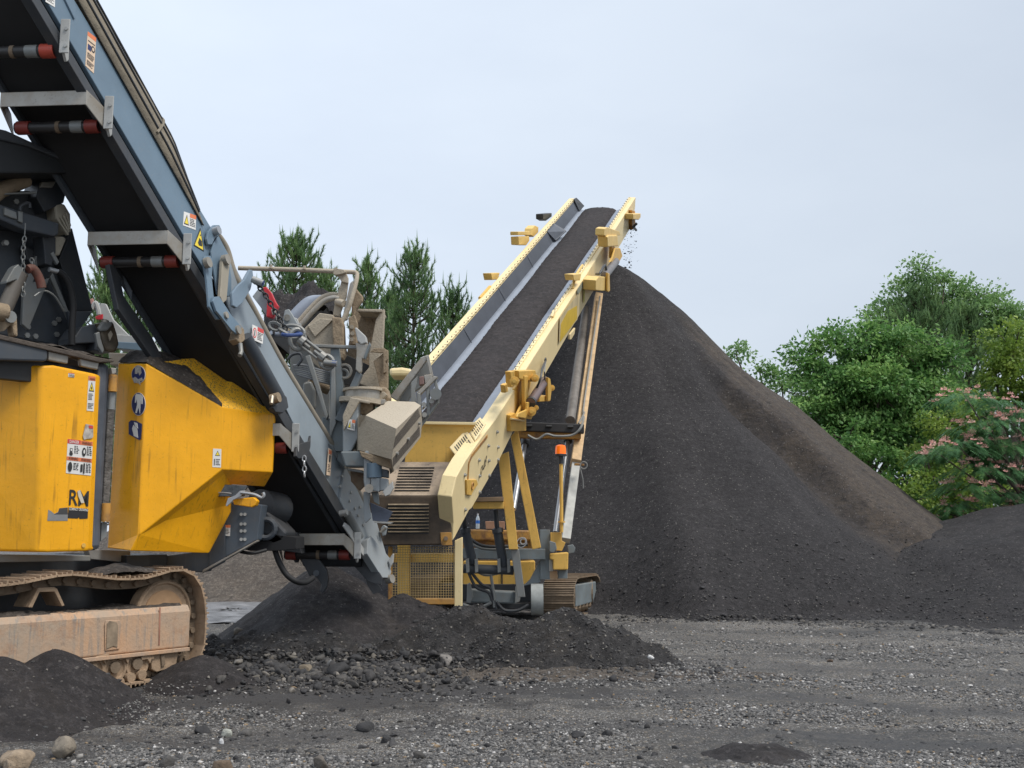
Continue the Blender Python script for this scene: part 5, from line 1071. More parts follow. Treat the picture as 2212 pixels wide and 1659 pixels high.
def topload(u, v):      # fines on the upper run of the track
    x = 215 + 150 * u; q = C(x, 1237 - 6 * math.sin(3.1415 * u), -0.05); s = -0.05 - 0.42 * v; t = (q - CO).dot(CA); return CF(t, s, q.z - 0.02 + 0.07 * math.sin(3.1415 * u) ** 0.6 * math.sin(3.1415 * v) ** .5 + 0.02 * fb(t, s, 6, 3, 7))
ledge('spilled_fines', topload, 0, MUD, 40, 12, trk)
# ---- chassis between the tracks, dark
mb = MB(); mb.obox(CF(-1.6, -1.35, 1.05), CA * 2.3, CR * 0.62, V(0, 0, 0.30)); mb.build('chassis', DRK, cr_, 0.02)
fr2 = lambda t, s, z: CF(t, s, z)
make_track(cr_, CF, [(a - .3, b) for a, b in capsule(4.2, 1.15, 0.03)][0:0] + [(a - 3.4, b + .03) for a, b in capsule(4.2, 1.15)], -2.2, -2.72, 0.165, RUSTT, 0.032, 0.02, chain=False)
box2('cross_member', CF(0.1, -0.45, 1.25), CF(0.1, -2.2, 1.25), 0.3, 0.2, DRK); box2('cross_member', CF(-2.2, -0.45, 1.25), CF(-2.2, -2.2, 1.25), 0.3, 0.2, DRK)
cp_('white_skirt_beam', [(190, 1186), (282, 1190), (283, 1216), (196, 1208)], -0.55, 0.10, mat('pale dirty beam', (0.34, 0.34, 0.33), 0.5, var=0.35, dust=0.3))
cp_('chassis_rail', [(-80, 1196), (196, 1200), (196, 1212), (-80, 1216)], -0.45, 0.1, STL)
# ---- front door (left panel) and second cover: faceted sheet bodies
def sheet(name, pts, faces, off, m, parent=None, bevel=0.012, label=None):
    mb = MB(); mb.shell(pts, faces, off); o = mb.build(name, m, parent or cr_, bevel, seg=3); return o
s0 = -0.02
Lf = [C(-170, 776, s0 - 1.05), C(-170, 1188, s0 - 1.05), C(88, 789, s0 - .02), C(80, 1193, s0 - .02), C(208, 808, s0), C(190, 1190, s0), C(110, 788, s0), C(98, 1193, s0)]
door = sheet('engine_door', Lf, [(0, 1, 3, 2), (2, 3, 7, 6), (6, 7, 5, 4)], V(0.02, 0.12, 0), YEL, bevel=0.03)
def DC(px, py, o_=0.0): return C(px, py, s0, o_)
def dsq(x0, y0, x1, y1, sk=0.0): return [DC(x0 - 0, y1), DC(x1, y1 + (x1 - x0) * 0.10), DC(x1 + sk, y0 + (x1 - x0) * .12), DC(x0 + sk, y0)]
sticker(door, *dsq(147, 805, 160, 814, .5), [('b', 0, .85, 1, 1, 3)], name='fuel_sticker')
text('lettering', 'DIESEL', DC(148.5, 813.0, 0.006), CA, V(0, 0, 1), 0.062, 0.024, INK, door, 0.003)
sticker(door, *dsq(187, 812, 202, 887, 4), [('b', 0, .87, 1, 1, 2), ('t', .12, .56, .88, .84, 1), ('t', .22, .59, .78, .79, 4), ('o', .42, .61, .58, .70, 1), ('l', .1, .30, .9, .50, 5), ('l', .1, .05, .9, .22, 4)])
text('lettering', 'WARNING', DC(193, 820.5, 0.006), CA, V(0, 0, 1), 0.062, 0.022, INK, door, 0.003)
mb = MB(); mb.prism([DC(x, y, 0.012) for x, y in [(178, 942), (184, 916), (190, 917), (200, 919), (200, 944), (196, 947), (186, 948), (180, 950)]], -CR * 0.006)
ps = mb.build('peeling_sticker', mat('torn peeling paper', (0.55, 0.50, 0.44), 0.7, var=0.5, vscale=20, grit=0.4), door); mb = MB(); mb.prism([DC(x, y, 0.016) for x, y in [(190, 919), (199, 920), (199, 926), (190, 925)]], -CR * .002); mb.build('sticker_band', REDS, ps)
# four-field danger sticker
S4 = dsq(142, 948, 196, 1022, 4)
sticker(door, *S4, [('b', 0, .87, .5, 1, 3), ('b', .5, .87, 1, 1, 2), ('b', 0, .38, .5, .49, 2), ('b', .5, .38, 1, .49, 2),
                    ('l', .27, .58, .47, .82, 5), ('l', .77, .56, .97, .84, 5), ('l', .27, .10, .47, .32, 5), ('l', .77, .06, .97, .34, 6),
                    ('o', .08, .52, .22, .64, 1), ('b', .10, .64, .20, .74, 1), ('b', .12, .66, .18, .72, 0), ('o', .58, .54, .74, .80, 1), ('o', .63, .62, .70, .74, 0), ('o', .05, .05, .22, .34, 1), ('b', .55, .08, .63, .30, 1), ('b', .66, .04, .72, .34, 1)], name='danger_sticker')
a_, b_q, c_q, d_q = map(Vector, S4)
def s4(u, v): return (a_ * (1 - u) + b_q * u) * (1 - v) + (d_q * (1 - u) + c_q * u) * v
wS = (b_q - a_).length
text('lettering', 'DANGER', s4(.06, .89) + CR * .007, b_q - a_, V(0, 0, 1), wS * .38, 0.03, WH, door, 0.004)
text('lettering', 'WARNING', s4(.56, .89) + CR * .007, b_q - a_, V(0, 0, 1), wS * .38, 0.03, INK, door, 0.004)
text('lettering', 'WARNING', s4(.06, .40) + CR * .007, b_q - a_, V(0, 0, 1), wS * .38, 0.03, INK, door, 0.004); text('lettering', 'WARNING', s4(.56, .40) + CR * .007, b_q - a_, V(0, 0, 1), wS * .38, 0.03, INK, door, 0.004)
bd = (C(190, 1094, s0) - C(148, 1091, s0)); bl_ = bd.length
text('lettering', 'RM', DC(148, 1091, .002), bd, V(0.0, 0, 1), bl_, 0.155, INK, door, 0.004)
mb = MB(); mb.prism([DC(x, y, 0.012) for x, y in [(166, 1061), (172, 1059), (181, 1086), (174, 1087), (168, 1072)]], -CR * 0.005); mb.build('paper_tear', mat('torn tape', (0.60, 0.55, 0.46), 0.7, var=0.2), door)
mb = MB(); mb.prism([DC(x, y, 0.004) for x, y in [(148, 1096), (190, 1099), (189, 1120), (172, 1121), (170, 1117), (168, 1120), (146, 1119)]], -CR * 0.003); mb.build('black_label', mat('glossy black film', (0.03, 0.03, 0.032), 0.25), door)
text('lettering', 'COMPACT CRUSHING', DC(148, 1102, .007), bd, V(0, 0, 1), bl_ * .97, 0.026, WH, door, 0.003)
mb = MB(); mb.prism([DC(x, y, 0.003) for x, y in [(104, 1101), (110, 1104), (117, 1110), (125, 1106), (128, 1098), (146, 1096), (146, 1112), (146, 1125), (102, 1125)]], -CR * 0.002); gl = mb.build('grey_label', mat('grey film', (0.26, 0.26, 0.26), 0.4), door)
mb = MB(); mb.prism([DC(x, y, 0.0045) for x, y in [(128, 1098), (146, 1096.5), (146, 1111), (116, 1111), (125, 1107)]], -CR * 0.001); mb.build('label_shade', mat('dark grey film', (0.07, 0.07, 0.07), 0.4), gl)
MB().tube([DC(180, 1178, 0), DC(180, 1178, .01)], 0.022, 12).build('door_bolt', GOLD, door)
# ---- deck above the door
cp_('deck_fascia', [(-170, 712), (0, 729), (88, 748), (104, 752), (104, 776), (98, 781), (0, 778), (-170, 772)], s0 + .03, 0.25, DRK2, bevel=0.02)
cp_('deck_channel', [(105, 756), (150, 766), (215, 782), (212, 799), (176, 791), (173, 774), (149, 770), (147, 786), (105, 778)], s0 + .01, 0.06, GAL, bevel=0.012)
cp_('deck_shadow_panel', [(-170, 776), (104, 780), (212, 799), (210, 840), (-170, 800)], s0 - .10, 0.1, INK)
MUDC = cp_('deck_plate', [(-170, 704), (0, 722), (104, 746), (215, 772), (248, 778), (247, 782), (215, 783), (104, 757), (0, 733), (-170, 714)], s0 + .05, 0.9, mat('mud caked ledge', (0.10, 0.08, 0.065), 0.85, var=0.4, vscale=8, grit=0.5, bump=0.01), bevel=0.015)
def deck(u, v):
    x = 60 + 185 * u; y = 736 + 40 * u + 3; q = C(x, y, s0 + .03); t = (q - CO).dot(CA); s = s0 + .03 - 0.8 * v; return CF(t, s, q.z + 0.075 * math.sin(3.14 * u) * abs(math.sin(3.14 * v)) ** .6 + 0.02 * fb(t, s, 5, 4, 3) + .012)
ledge('spilled_fines', deck, 0, MUD, 40, 12, MUDC)
# ---- grey corner post and hinges
cp_('corner_post', [(213, 782), (239, 786), (236, 850), (219, 1188), (190, 1190), (204, 850)], s0 - .03, 0.25, mat('brushed slate post', (0.105, 0.115, 0.135), 0.4, 0.15, var=0.35, vscale=5, streak=0.5, streakcol=(0.24, 0.23, 0.21)), bevel=0.05)
for y0, y1, x in ((810, 846, 245), (1087, 1127, 230)): tb('hinge_barrel', [C(x, y0, s0 - .02), C(x - 2, y1, s0 - .02)], 0.045, GOLDR, cr_, 14)
tb('hinge_barrel', [C(242, 849, s0 - .05), C(240, 885, s0 - .05)], 0.04, STL, cr_, 12); cp_('hinge_plate', [(234, 850), (246, 850), (243, 886), (230, 886)], s0 - .1, 0.03, STL)
cp_('insulation', [(238, 800), (254, 800), (236, 1100), (222, 1100)], s0 - .25, 0.1, mat('crumpled grey lining', (0.16, 0.15, 0.14), 0.8, var=0.6, vscale=9, bump=0.04, bscale=9))
cp_('latch_bar', [(220, 1128), (233, 1128), (231, 1160), (218, 1170)], s0 - .05, 0.05, STL); cp_('bare_knob', [(240, 794), (251, 795), (252, 806), (243, 809)], s0, 0.06, GAL)
# ---- faceted yellow hood
q = lambda x, y, s: C(x, y, s)
hv = [q(255, 786, -0.42), q(232, 1184, -0.42), q(316, 786, 0.0), q(300, 1156, 0.0), q(283, 1190, -0.05), q(480, 879, 0.24), q(480, 1014, 0.24), q(594, 896, 0.24), q(588, 1020, 0.24),
      q(497, 1106, -0.05), q(450, 1195, -0.12), q(570, 1051, 0.02), q(498, 1046, 0.02), q(262, 777, -0.54), q(376, 772, -0.65), q(500, 764, -0.42), q(526, 768, -0.30), q(460, 1041, 0.12)]
hf = [(0, 1, 4, 3, 2), (2, 3, 6, 5), (5, 6, 8, 7), (0, 2, 14, 13), (2, 5, 15, 14), (5, 7, 16, 15), (3, 4, 10, 9), (3, 9, 12, 6), (6, 12, 11, 8)]
mb = MB(); mb.shell(hv, [f for f in hf if f not in (hf[3], hf[4], hf[5])], V(0, 0.05, 0.005)); hood = mb.build('hood', YEL, cr_, 0.012, seg=3)
mb = MB(); mb.shell([hv[0], hv[2], hv[14], hv[13], hv[5], hv[15], hv[7], hv[16]], [(0, 1, 2, 3), (1, 4, 5, 2), (4, 6, 7, 5)], V(0, 0.02, -0.03)); hood_t = mb.build('hood_top', YELTOP, hood, 0.01)
def hoodfines(u, v):      # band of fines lying on the slanted top edge
    a = hv[0].lerp(hv[2], 0.2).lerp(hv[5], u) if u > 0 else hv[0]
    e0 = hv[2].lerp(hv[5], u); e1 = hv[14].lerp(hv[15], u) if u > .0 else hv[14]
    w_ = 0.92 * (1 - u) ** 1.15 * (1 + 0.25 * fb(u * 3, 1, 2, 3, 2)) + 0.012; w_ = min(.98, w_); q_ = e0.lerp(e1, v * w_ + .01); edge = min(v, 1 - v) * 2
    return q_ + V(0, -.01, 0.045 - 0.02 * u + (0.055 * (1 - u * .9)) * min(1, edge * 2.2) * (0.8 + 0.7 * fb(q_.x, q_.y, 4, 3, 1)) - (0.03 if edge < .05 else 0))
ledge('spilled_fines', hoodfines, 0, MUD, 50, 14, hood)
def hoodfines2(u, v):
    e0 = hv[0].lerp(hv[2], u); e1 = hv[13].lerp(hv[14], u * .9); q_ = e0.lerp(e1, v); edge = min(v, 1 - v, u, 1 - u + .3) * 2
    return q_ + V(0, 0, 0.02 + 0.09 * min(1, edge * 2.5) * (0.8 + 0.7 * fb(q_.x, q_.y, 4, 3, 6)))
ledge('spilled_fines', hoodfines2, 0, MUD, 20, 14, hood)
nA = (hv[2] - hv[0]).cross(hv[1] - hv[0]).normalized()
if nA.dot(EYEV - hv[0]) < 0: nA = -nA
def HA_(px, py, o_=0.0): return PL(px, py, hv[0], nA) + nA * o_
def ppe(cx_, cy_, rx, ry, pts_cut=None):
    mb = MB(); mb.prism([HA_(cx_ + rx * math.cos(k * .2618), cy_ + ry * math.sin(k * .2618), 0.006) for k in range(24)], -nA * 0.004)
    o = mb.build('round_sign', WH, hood); mb = MB(); mb.prism([HA_(cx_ + (rx - 1) * math.cos(k * .2618), cy_ + (ry - 1) * math.sin(k * .2618), 0.009) for k in range(24)], -nA * 0.002); mb.build('blue_field', SBL, o); return o
def fig(o, polys, m=None):
    mb = MB()
    for p_ in polys: mb.prism([HA_(x, y, 0.013) for x, y in p_], -nA * 0.003)
    mb.build('pictogram', m or WH, o)
o = ppe(300, 809, 15, 19); fig(o, [[(293, 808), (294, 792), (299, 789), (305, 790), (307, 806), (303, 812), (300, 803), (298, 808)], [(288, 818), (294, 814), (300, 820), (308, 816), (310, 822), (304, 824), (305, 832), (299, 826), (292, 828)]], mat('torn grey paper', (0.50, 0.47, 0.42), 0.7, var=0.4, vscale=30))
o = ppe(300, 873, 15, 25); fig(o, [[(296, 851), (305, 852), (310, 857), (310, 873), (307, 873), (306, 862), (305, 878), (304, 894), (301, 880), (297, 893), (294, 892), (298, 874), (297, 861), (295, 870), (293, 870), (294, 855)]])
mb = MB(); mb.prism([HA_(x, y, 0.006) for x, y in [(279, 912), (284, 908), (294, 909), (307, 916), (305, 948), (302, 951), (279, 938)]], -nA * 0.004); o = mb.build('round_sign', SBL, hood); fig(o, [[(287, 926), (290, 918), (293, 922), (298, 926), (300, 946), (291, 942)], [(291, 912), (298, 914), (300, 926), (294, 922)]])
S_ = [C(459, 1009, .235), C(478, 1010, .262), C(479, 970, .262), C(460, 969, .235)]
n2 = (hv[5] - hv[2]).cross(hv[6] - hv[2]).normalized();
if n2.dot(EYEV - hv[2]) < 0: n2 = -n2
HM = lambda px, py: PL(px, py, hv[2], n2)
sticker(hood, HM(458.5, 1009), HM(477, 1010), HM(478, 970), HM(460, 969), [('t', .25, .62, .85, .9, 1), ('t', .34, .65, .76, .85, 4), ('b', .15, .1, .25, .45, 1), ('l', .35, .08, .9, .45, 4)])
# handle recess and latch lever under the hood
yH = C(480, 1060, .06).y
yz('latch_recess', [(455, 1044), (535, 1050), (527, 1062), (527, 1072), (444, 1073)], yH - .03, 0.05, mat('bare metal recess', (0.14, 0.15, 0.155), 0.3, 0.6, var=0.6, vscale=14), hood)
yz('latch_lever', [(487, 1092), (492, 1076), (508, 1070), (518, 1060), (531, 1059), (520, 1072), (504, 1080), (490, 1094)], yH - .10, 0.02, CHR, hood, 0.003)
tb('latch_rod', sm([AY(520, 1064, yH - .11), AY(548, 1068, yH - .11), AY(565, 1075, yH - .11), AY(570, 1070, yH - .11), AY(568, 1064, yH - .11)]), 0.018, CHR, hood, 8)
tb('latch_rod', sm([AY(459, 1066, yH - .05), AY(480, 1064, yH - .05), AY(500, 1066, yH - .05)]), 0.008, CHR, hood, 6)
yz('hood_tongue', [(502, 1078), (548, 1074), (556, 1082), (552, 1092), (543, 1096), (505, 1090)], yH + .02, 0.12, YEL, hood, 0.01)
# blue grey chassis end with bolts behind the hood
yC = 12.6
o = yz('chassis_end_plate', [(360, 1236), (440, 1236), (447, 1226), (556, 1166), (566, 1090), (500, 1084), (440, 1190), (360, 1200)], yC, 0.3, mat('dim slate plate', (0.075, 0.10, 0.13), 0.5, var=0.3, dust=0.2, streak=0.3, streakcol=(0.18, 0.18, 0.17)), bevel=0.01)
yz('chassis_lip', [(436, 1238), (556, 1170), (556, 1166), (438, 1231)], yC - .06, 0.10, GAL, o)
yz('side_strap', [(452, 1176), (466, 1150), (486, 1120), (486, 1214), (452, 1232)], yC - .04, 0.03, DRK2, o)
sticker(o, AY(486, 1157, yC - .01), AY(497, 1158, yC - .01), AY(498, 1134, yC - .01), AY(487, 1134, yC - .01), [('b', 0, .75, 1, 1, 2), ('l', .1, .1, .9, .65, 4)])
for x in (521, 529):
    for y in (1111, 1132, 1147, 1165): MB().tube([AY(x, y, yC - .03), AY(x, y, yC)], 0.02, 8).build('bolt', BLT, o)
o = yz('lower_drive_block', [(546, 1112), (560, 1104), (580, 1106), (620, 1150), (612, 1170), (590, 1178), (566, 1166), (545, 1150)], 12.9, 0.6, DRK, bevel=0.03)
MB().ring(AY(574, 1142, 12.85), (0, 1, 0), 0.11, 0.035, 20, 8).build('drive_flange', DRK2, o)
tb('drive_motor', [AY(560, 1092, 13.0), AY(604, 1100, 13.4)], 0.20, DRK, cr_, 18); yz('belly_plate', [(520, 1185), (560, 1150), (640, 1160), (640, 1186), (600, 1190), (540, 1190)], 12.9, 0.5, BLK_)
tb('hose', sm([AY(594, 1188, 13), AY(602, 1212, 13), AY(618, 1240, 13), AY(640, 1256, 13), (AY(660, 1258, 13.2)), AY(676, 1248, 13.4)]), 0.035, BLK_, cr_, 10)
tb('hose', sm([AY(520, 1192, 12.7), AY(545, 1195, 12.6), AY(575, 1188, 12.7)]), 0.02, BLK_, cr_, 8)
# ---- dark crushing unit above the deck at left
D = cp_('crusher_box', [(-170, 470), (40, 500), (110, 455), (156, 500), (201, 674), (176, 706), (150, 752), (0, 724), (-170, 700)], -0.75, 0.9, DRK2, bevel=0.02)
cp_('box_side_plate', [(128, 560), (156, 492), (201, 672), (162, 672)], -0.62, 0.12, DRK, D); cp_('box_rib', [(146, 672), (200, 673), (160, 732), (157, 726)], -0.5, 0.05, DRK2, D)
cp_('box_rib', [(48, 700), (52, 622), (74, 560), (92, 534), (92, 540), (72, 610), (108, 600), (62, 712)], -0.55, 0.05, STL, D); cp_('box_cheek', [(108, 598), (114, 588), (152, 680), (150, 692)], -0.60, 0.05, STL, D)
cp_('upper_plate', [(-170, 400), (0, 412), (78, 412), (120, 445), (118, 478), (70, 500), (-170, 470)], -0.62, 0.2, DRK, D)
cp_('round_shoulder', [(52, 530), (74, 540), (120, 528), (110, 565), (92, 600), (60, 560)], -0.6, 0.1, DRK, D)
for x, y in ((36, 435), (14, 524), (119, 698), (124, 722), (60, 724), (78, 726), (62, 706), (128, 690)): MB().tube([C(x, y, -.60 if y < 560 else -.73), C(x, y, -.60 if y < 560 else -.73) - CR * .05], 0.030, 6).build('bolt', BLT, D)
cp_('support_arm', [(-170, 424), (0, 441), (44, 456), (128, 482), (127, 506), (118, 511), (50, 496), (0, 474), (-170, 450)], -0.30, 0.16, DRK2, bevel=0.015)
cp_('arm_end_plate', [(40, 454), (50, 457), (50, 482), (40, 478)], -0.27, 0.03, STL); cp_('arm_lug', [(10, 448), (36, 458), (38, 474), (24, 470), (10, 464)], -0.27, 0.04, STL)
tb('grab_handle', sm([C(44, 456, -.27), C(45, 446, -.27), C(62, 439, -.27), C(64, 450, -.27)]), 0.02, DRK, cr_, 8)
cp_('isolator_block', [(118, 438), (140, 440), (153, 462), (155, 500), (146, 506), (122, 472)], -0.45, 0.25, mat('cream rubber buffers', (0.42, 0.38, 0.30), 0.65, var=0.2, grit=0.3, gscale=25), bevel=0.02)
for k in range(4): cp_('buffer_rib', [(124 + k * 6, 474 - k * 5), (129 + k * 6, 476 - k * 5), (150 + k * 1.5, 506 - k * 6), (146 + k * 1.5, 508 - k * 6)], -0.42, 0.04, mat('cream rubber buffers', (0, 0, 0)), bevel=0.005)
cp_('isolator_block', [(118, 510), (138, 510), (144, 516), (130, 552), (118, 552), (112, 530)], -0.45, 0.2, mat('cream rubber buffers', (0, 0, 0)), bevel=0.02)
cp_('isolator_dark', [(92, 508), (121, 512), (121, 545), (112, 575), (98, 570), (96, 540)], -0.4, 0.2, DRK, bevel=0.01); cp_('clamp_plate', [(110, 548), (116, 543), (129, 566), (124, 572)], -0.38, 0.05, STL)
cp_('top_box', [(88, 392), (95, 376), (124, 388), (142, 420), (138, 438), (96, 458), (78, 425)], -0.45, 0.3, DRK, bevel=0.01); cp_('lamp_face', [(90, 393), (122, 391), (114, 405), (88, 404)], -0.42, 0.04, GAL)
tb('pipe', [C(-60, 440, -.5), C(0, 395, -.5), C(60, 385, -.6), C(120, 388, -.7)], 0.07, DRK2, cr_, 14); tb('pipe', [C(-60, 460, -.42), C(0, 412, -.42), C(56, 388, -.45)], 0.08, DTAN2, cr_, 14)
cp_('pipe_plate', [(-100, 408), (0, 417), (78, 413), (80, 418), (0, 421), (-100, 420)], -0.35, 0.05, STL)
tb('suspension_cylinder', [C(44, 590, -.25), C(10, 668, -.25)], 0.075, mat('oily cylinder', (0.12, 0.105, 0.09), 0.45, var=0.3, dust=0.3), cr_, 16)
cp_('cylinder_clevis', [(14, 606), (30, 578), (40, 570), (52, 585), (44, 622), (40, 622), (36, 604), (14, 612)], -0.18, 0.12, STL, bevel=0.01); cp_('cylinder_foot', [(8, 670), (18, 664), (38, 686), (40, 728), (30, 724), (26, 700), (10, 716)], -0.18, 0.12, DTAN2, bevel=0.02)
tb('foot_pin', [C(24, 684, -.14), C(24, 684, -.14) + CR * ((-.3) - (-.14))], 0.06, STL, cr_, 12); tb('crosspipe', [C(-80, 660, -.2), C(12, 676, -.2)], 0.09, DTAN2, cr_, 14)
tb('red_hose', sm([C(60, 582, -.2), C(70, 580, -.2), C(80, 592, -.2), C(87, 608, -.2), C(90, 622, -.2)]), 0.045, mat('dusty red hose', (0.20, 0.07, 0.05), 0.7, var=0.5, vscale=12, dust=0.4), cr_, 12)
tb('hose', sm([C(125, 586, -.3), C(140, 598, -.3), C(152, 622, -.3), C(158, 660, -.3), C(156, 700, -.3), C(155, 745, -.3)]), 0.035, BLK_, cr_, 10); tb('hose_fitting', [C(106, 582, -.3), C(126, 587, -.3)], 0.025, CHR, cr_, 10)
tb('thin_cable', sm([C(74, 640, -.2), C(95, 628, -.2), C(118, 640, -.2), C(138, 672, -.3)]), 0.010, STL, cr_, 6)
def chain(name, pts, ll, r, m, parent, w=0.62):
    pts = [Vector(p_) for p_ in pts]; tot = sum((b - a).length for a, b in zip(pts, pts[1:])); n = max(2, int(tot / (ll * 1.45))); cur = 0; mb = MB(); alt = 0
    def at(s_):
        for a, b in zip(pts, pts[1:]):
            l = (b - a).length
            if s_ <= l: return a.lerp(b, s_ / l), (b - a).normalized()
            s_ -= l
        return pts[-1], (pts[-1] - pts[-2]).normalized()
    for k in range(n):
        p_, d = at(tot * (k + .5) / n); ax = d.cross(V(0, 1, 0.2)).normalized() if alt else d.cross(V(1, 0, 0)).normalized(); ax = ax if alt else V(0, -1, .1).cross(d).cross(d).normalized()
        mb.ring(p_, ax, ll * w, r, 12, 5, sx=ll / (ll * w) * 1.0, ex=d); alt = 1 - alt
    return mb.build(name, m, parent)
chain('chain', [C(53, 512, -.2), C(50, 540, -.2), C(50, 640, -.2)], 0.03, 0.007, STL, cr_); tb('chain_wire', [C(55, 482, -.2), C(53, 512, -.2)], 0.006, STL, cr_, 5); chain('chain', [C(68, 560, -.2), C(73, 575, -.2)], 0.03, 0.007, STL, cr_)
cp_('feeder_lip', [(-170, 215), (0, 281), (12, 283), (60, 306), (167, 352), (169, 364), (166, 374), (0, 375), (-170, 375)], -0.1, 0.6, mat('black feeder wall', (0.016, 0.018, 0.020), 0.55, var=0.3), bevel=0.02)
cp_('feeder_edge', [(-170, 212), (0, 278), (14, 281), (62, 303), (168, 349), (170, 356), (160, 356), (60, 316), (0, 302), (-170, 240)], -0.07, 0.10, DRK, bevel=0.02)
# filter head with hoses right of the box
cp_('valve_bracket', [(160, 730), (176, 706), (206, 700), (214, 722), (226, 758), (222, 762), (204, 756), (205, 740), (160, 742)], -0.35, 0.3, DRK2, bevel=0.01); cp_('filter_housing', [(214, 706), (218, 696), (246, 694), (254, 720), (259, 744), (250, 762), (230, 758), (222, 742)], -0.30, 0.3, mat('oily amber housing', (0.13, 0.10, 0.065), 0.45, var=0.6, vscale=9), bevel=0.03)
cp_('housing_top', [(212, 708), (222, 695), (246, 694), (243, 704), (234, 714), (216, 716)], -0.26, 0.05, STL, bevel=0.02); cp_('tag_plate', [(234, 722), (240, 714), (244, 722), (238, 736)], -0.27, 0.02, DTAN, bevel=0.003); tb('cap', [C(226, 698, -.3), C(228, 692, -.3)], 0.04, GAL, cr_, 12)
cp_('grey_strap', [(206, 720), (216, 716), (218, 730), (226, 756), (222, 764), (212, 748)], -0.2, 0.04, STL, bevel=0.01)
cp_('dark_gear_case', [(158, 744), (205, 742), (205, 768), (158, 756)], -0.5, 0.3, DRK)
# pale frame of the far side seen through the gap
yz('far_frame_beam', [(250, 722), (316, 728), (340, 762), (250, 752)], 13.2, 0.3, WPL); yz('far_frame_beam_face', [(252, 738), (330, 742), (338, 760), (252, 752)], 13.1, 0.08, BLU)
yz('far_frame_gusset', [(212, 664), (218, 655), (228, 656), (244, 690), (278, 724), (250, 726), (236, 702), (222, 700)], 13.3, 0.05, WPL); yz('checker_walkway', [(234, 762), (322, 764), (344, 776), (340, 790), (238, 788)], 12.8, 0.6, GAL)
yz('red_bracket', [(205, 684), (221, 678), (220, 690), (207, 690)], 12.9, 0.04, REDP); tb('grab_rail', sm([AY(200, 668, 13), AY(206, 654, 13), AY(212, 668, 13), AY(214, 680, 13)]), 0.03, WPL, cr_, 8)
yz('pink_disc', [(194, 646), (200, 644), (203, 656), (196, 657)], 13.4, 0.03, mat('faded pink', (0.55, 0.28, 0.24), 0.6))

# ================================================================== return conveyor hung over the crusher
Q1, Q2 = P(232, 245, 10.6), P(775, 1188, 13.9); RD = (Q2 - Q1).normalized(); RL = V(-.998, .06, 0).normalized(); RN = RD.cross(RL).normalized()
if RN.z < 0: RN = -RN
RS = RD.cross(RN).normalized(); RS = RS if RS.dot(EYEV - Q1) > 0 else -RS
def rs(px, py, o_=0.0): return PL(px, py, Q1 + RS * o_, RS)
def rb(px, py, n=0.0): return PL(px, py, Q1 + RN * n, RN)
def RQ(a, l, n): return Q1 + RD * a + RL * l + RN * n
def ra(px, py): return (rs(px, py) - Q1).dot(RD)
def rn_(px, py):
    d = rs(px, py) - Q1; return d.dot(RN)
RT = (Q2 - Q1).length
def rp(name, pts, o_, th, m, parent=None, bevel=0.008): mb = MB(); mb.prism([rs(x, y, o_) for x, y in pts], -RS * th); return mb.build(name, m, parent or rc, bevel)
mb = MB(); mb.prism([rs(x, y, 0.0) for x, y in [(-20, -200), (87, -22), (400, 514), (452, 600), (470, 560), (468, 500), (454, 488), (172, 18), (42, -200)]], -RS * 0.05); rc = mb.build('return_conveyor', BLU, cr_, 0.01)
rc['label'] = 'blue grey raised conveyor with black underside and dusty cover'
rp('upper_wing_plate', [(96, -120), (142, -60), (166, 20), (162, 42), (138, -8), (60, -130)], 0.02, 0.03, BLU)
rp('lower_side_panel', [(452, 560), (478, 520), (500, 560), (560, 674), (638, 830), (718, 958), (746, 1012), (740, 1080), (712, 1074), (618, 882), (560, 780), (500, 680)], -0.03, 0.05, mat('pale blue grey panel', (0.255, 0.30, 0.335), 0.45, var=0.22, vscale=1.3, grit=0.2, gscale=12, gritcol=(0.28, 0.26, 0.22)))
rp('tail_panel', [(712, 958), (724, 962), (786, 1086), (812, 1120), (846, 1236), (838, 1254), (808, 1226), (760, 1130), (735, 1082), (744, 1012)], -0.0, 0.05, BLUP)
rp('tail_slide_plate', [(745, 1128), (756, 1136), (790, 1190), (800, 1208), (785, 1200), (742, 1136)], 0.03, 0.02, WPL)
rp('tail_box', [(794, 1166), (802, 1158), (850, 1214), (846, 1222), (838, 1248), (826, 1248), (793, 1196)], 0.08, 0.10, BLUP); yz('tail_dark_plate', [(749, 1206), (793, 1192), (826, 1248), (824, 1262), (812, 1262), (795, 1256)], rs(800, 1220).y + .02, 0.05, DRK, rc)
tb('tail_roller_end', [rs(836, 1252, .03), rs(848, 1250, .12)], 0.06, GAL, rc, 14)
tb('adjuster_cylinder', [rs(750, 1110, .05), rs(778, 1160, .05)], 0.055, STL, rc, 12); tb('adjuster_pin', [rs(750, 1106, .12) - RS * ((.12) - (.02)), rs(750, 1106, .12)], 0.04, BLT, rc, 10)
for x, y in [(740, 1028), (736, 1050), (760, 1063), (757, 1082), (779, 1095), (775, 1113), (768, 1098), (786, 1134), (806, 1176), (812, 1198)]: MB().tube([rs(x, y, .022) - RS * .03, rs(x, y, .022)], 0.020, 8).build('bolt', BLT, rc)
rp('inner_blue_plate', [(722, 1084), (736, 1082), (752, 1100), (766, 1130), (752, 1124), (730, 1100)], -0.05, 0.03, BLU)
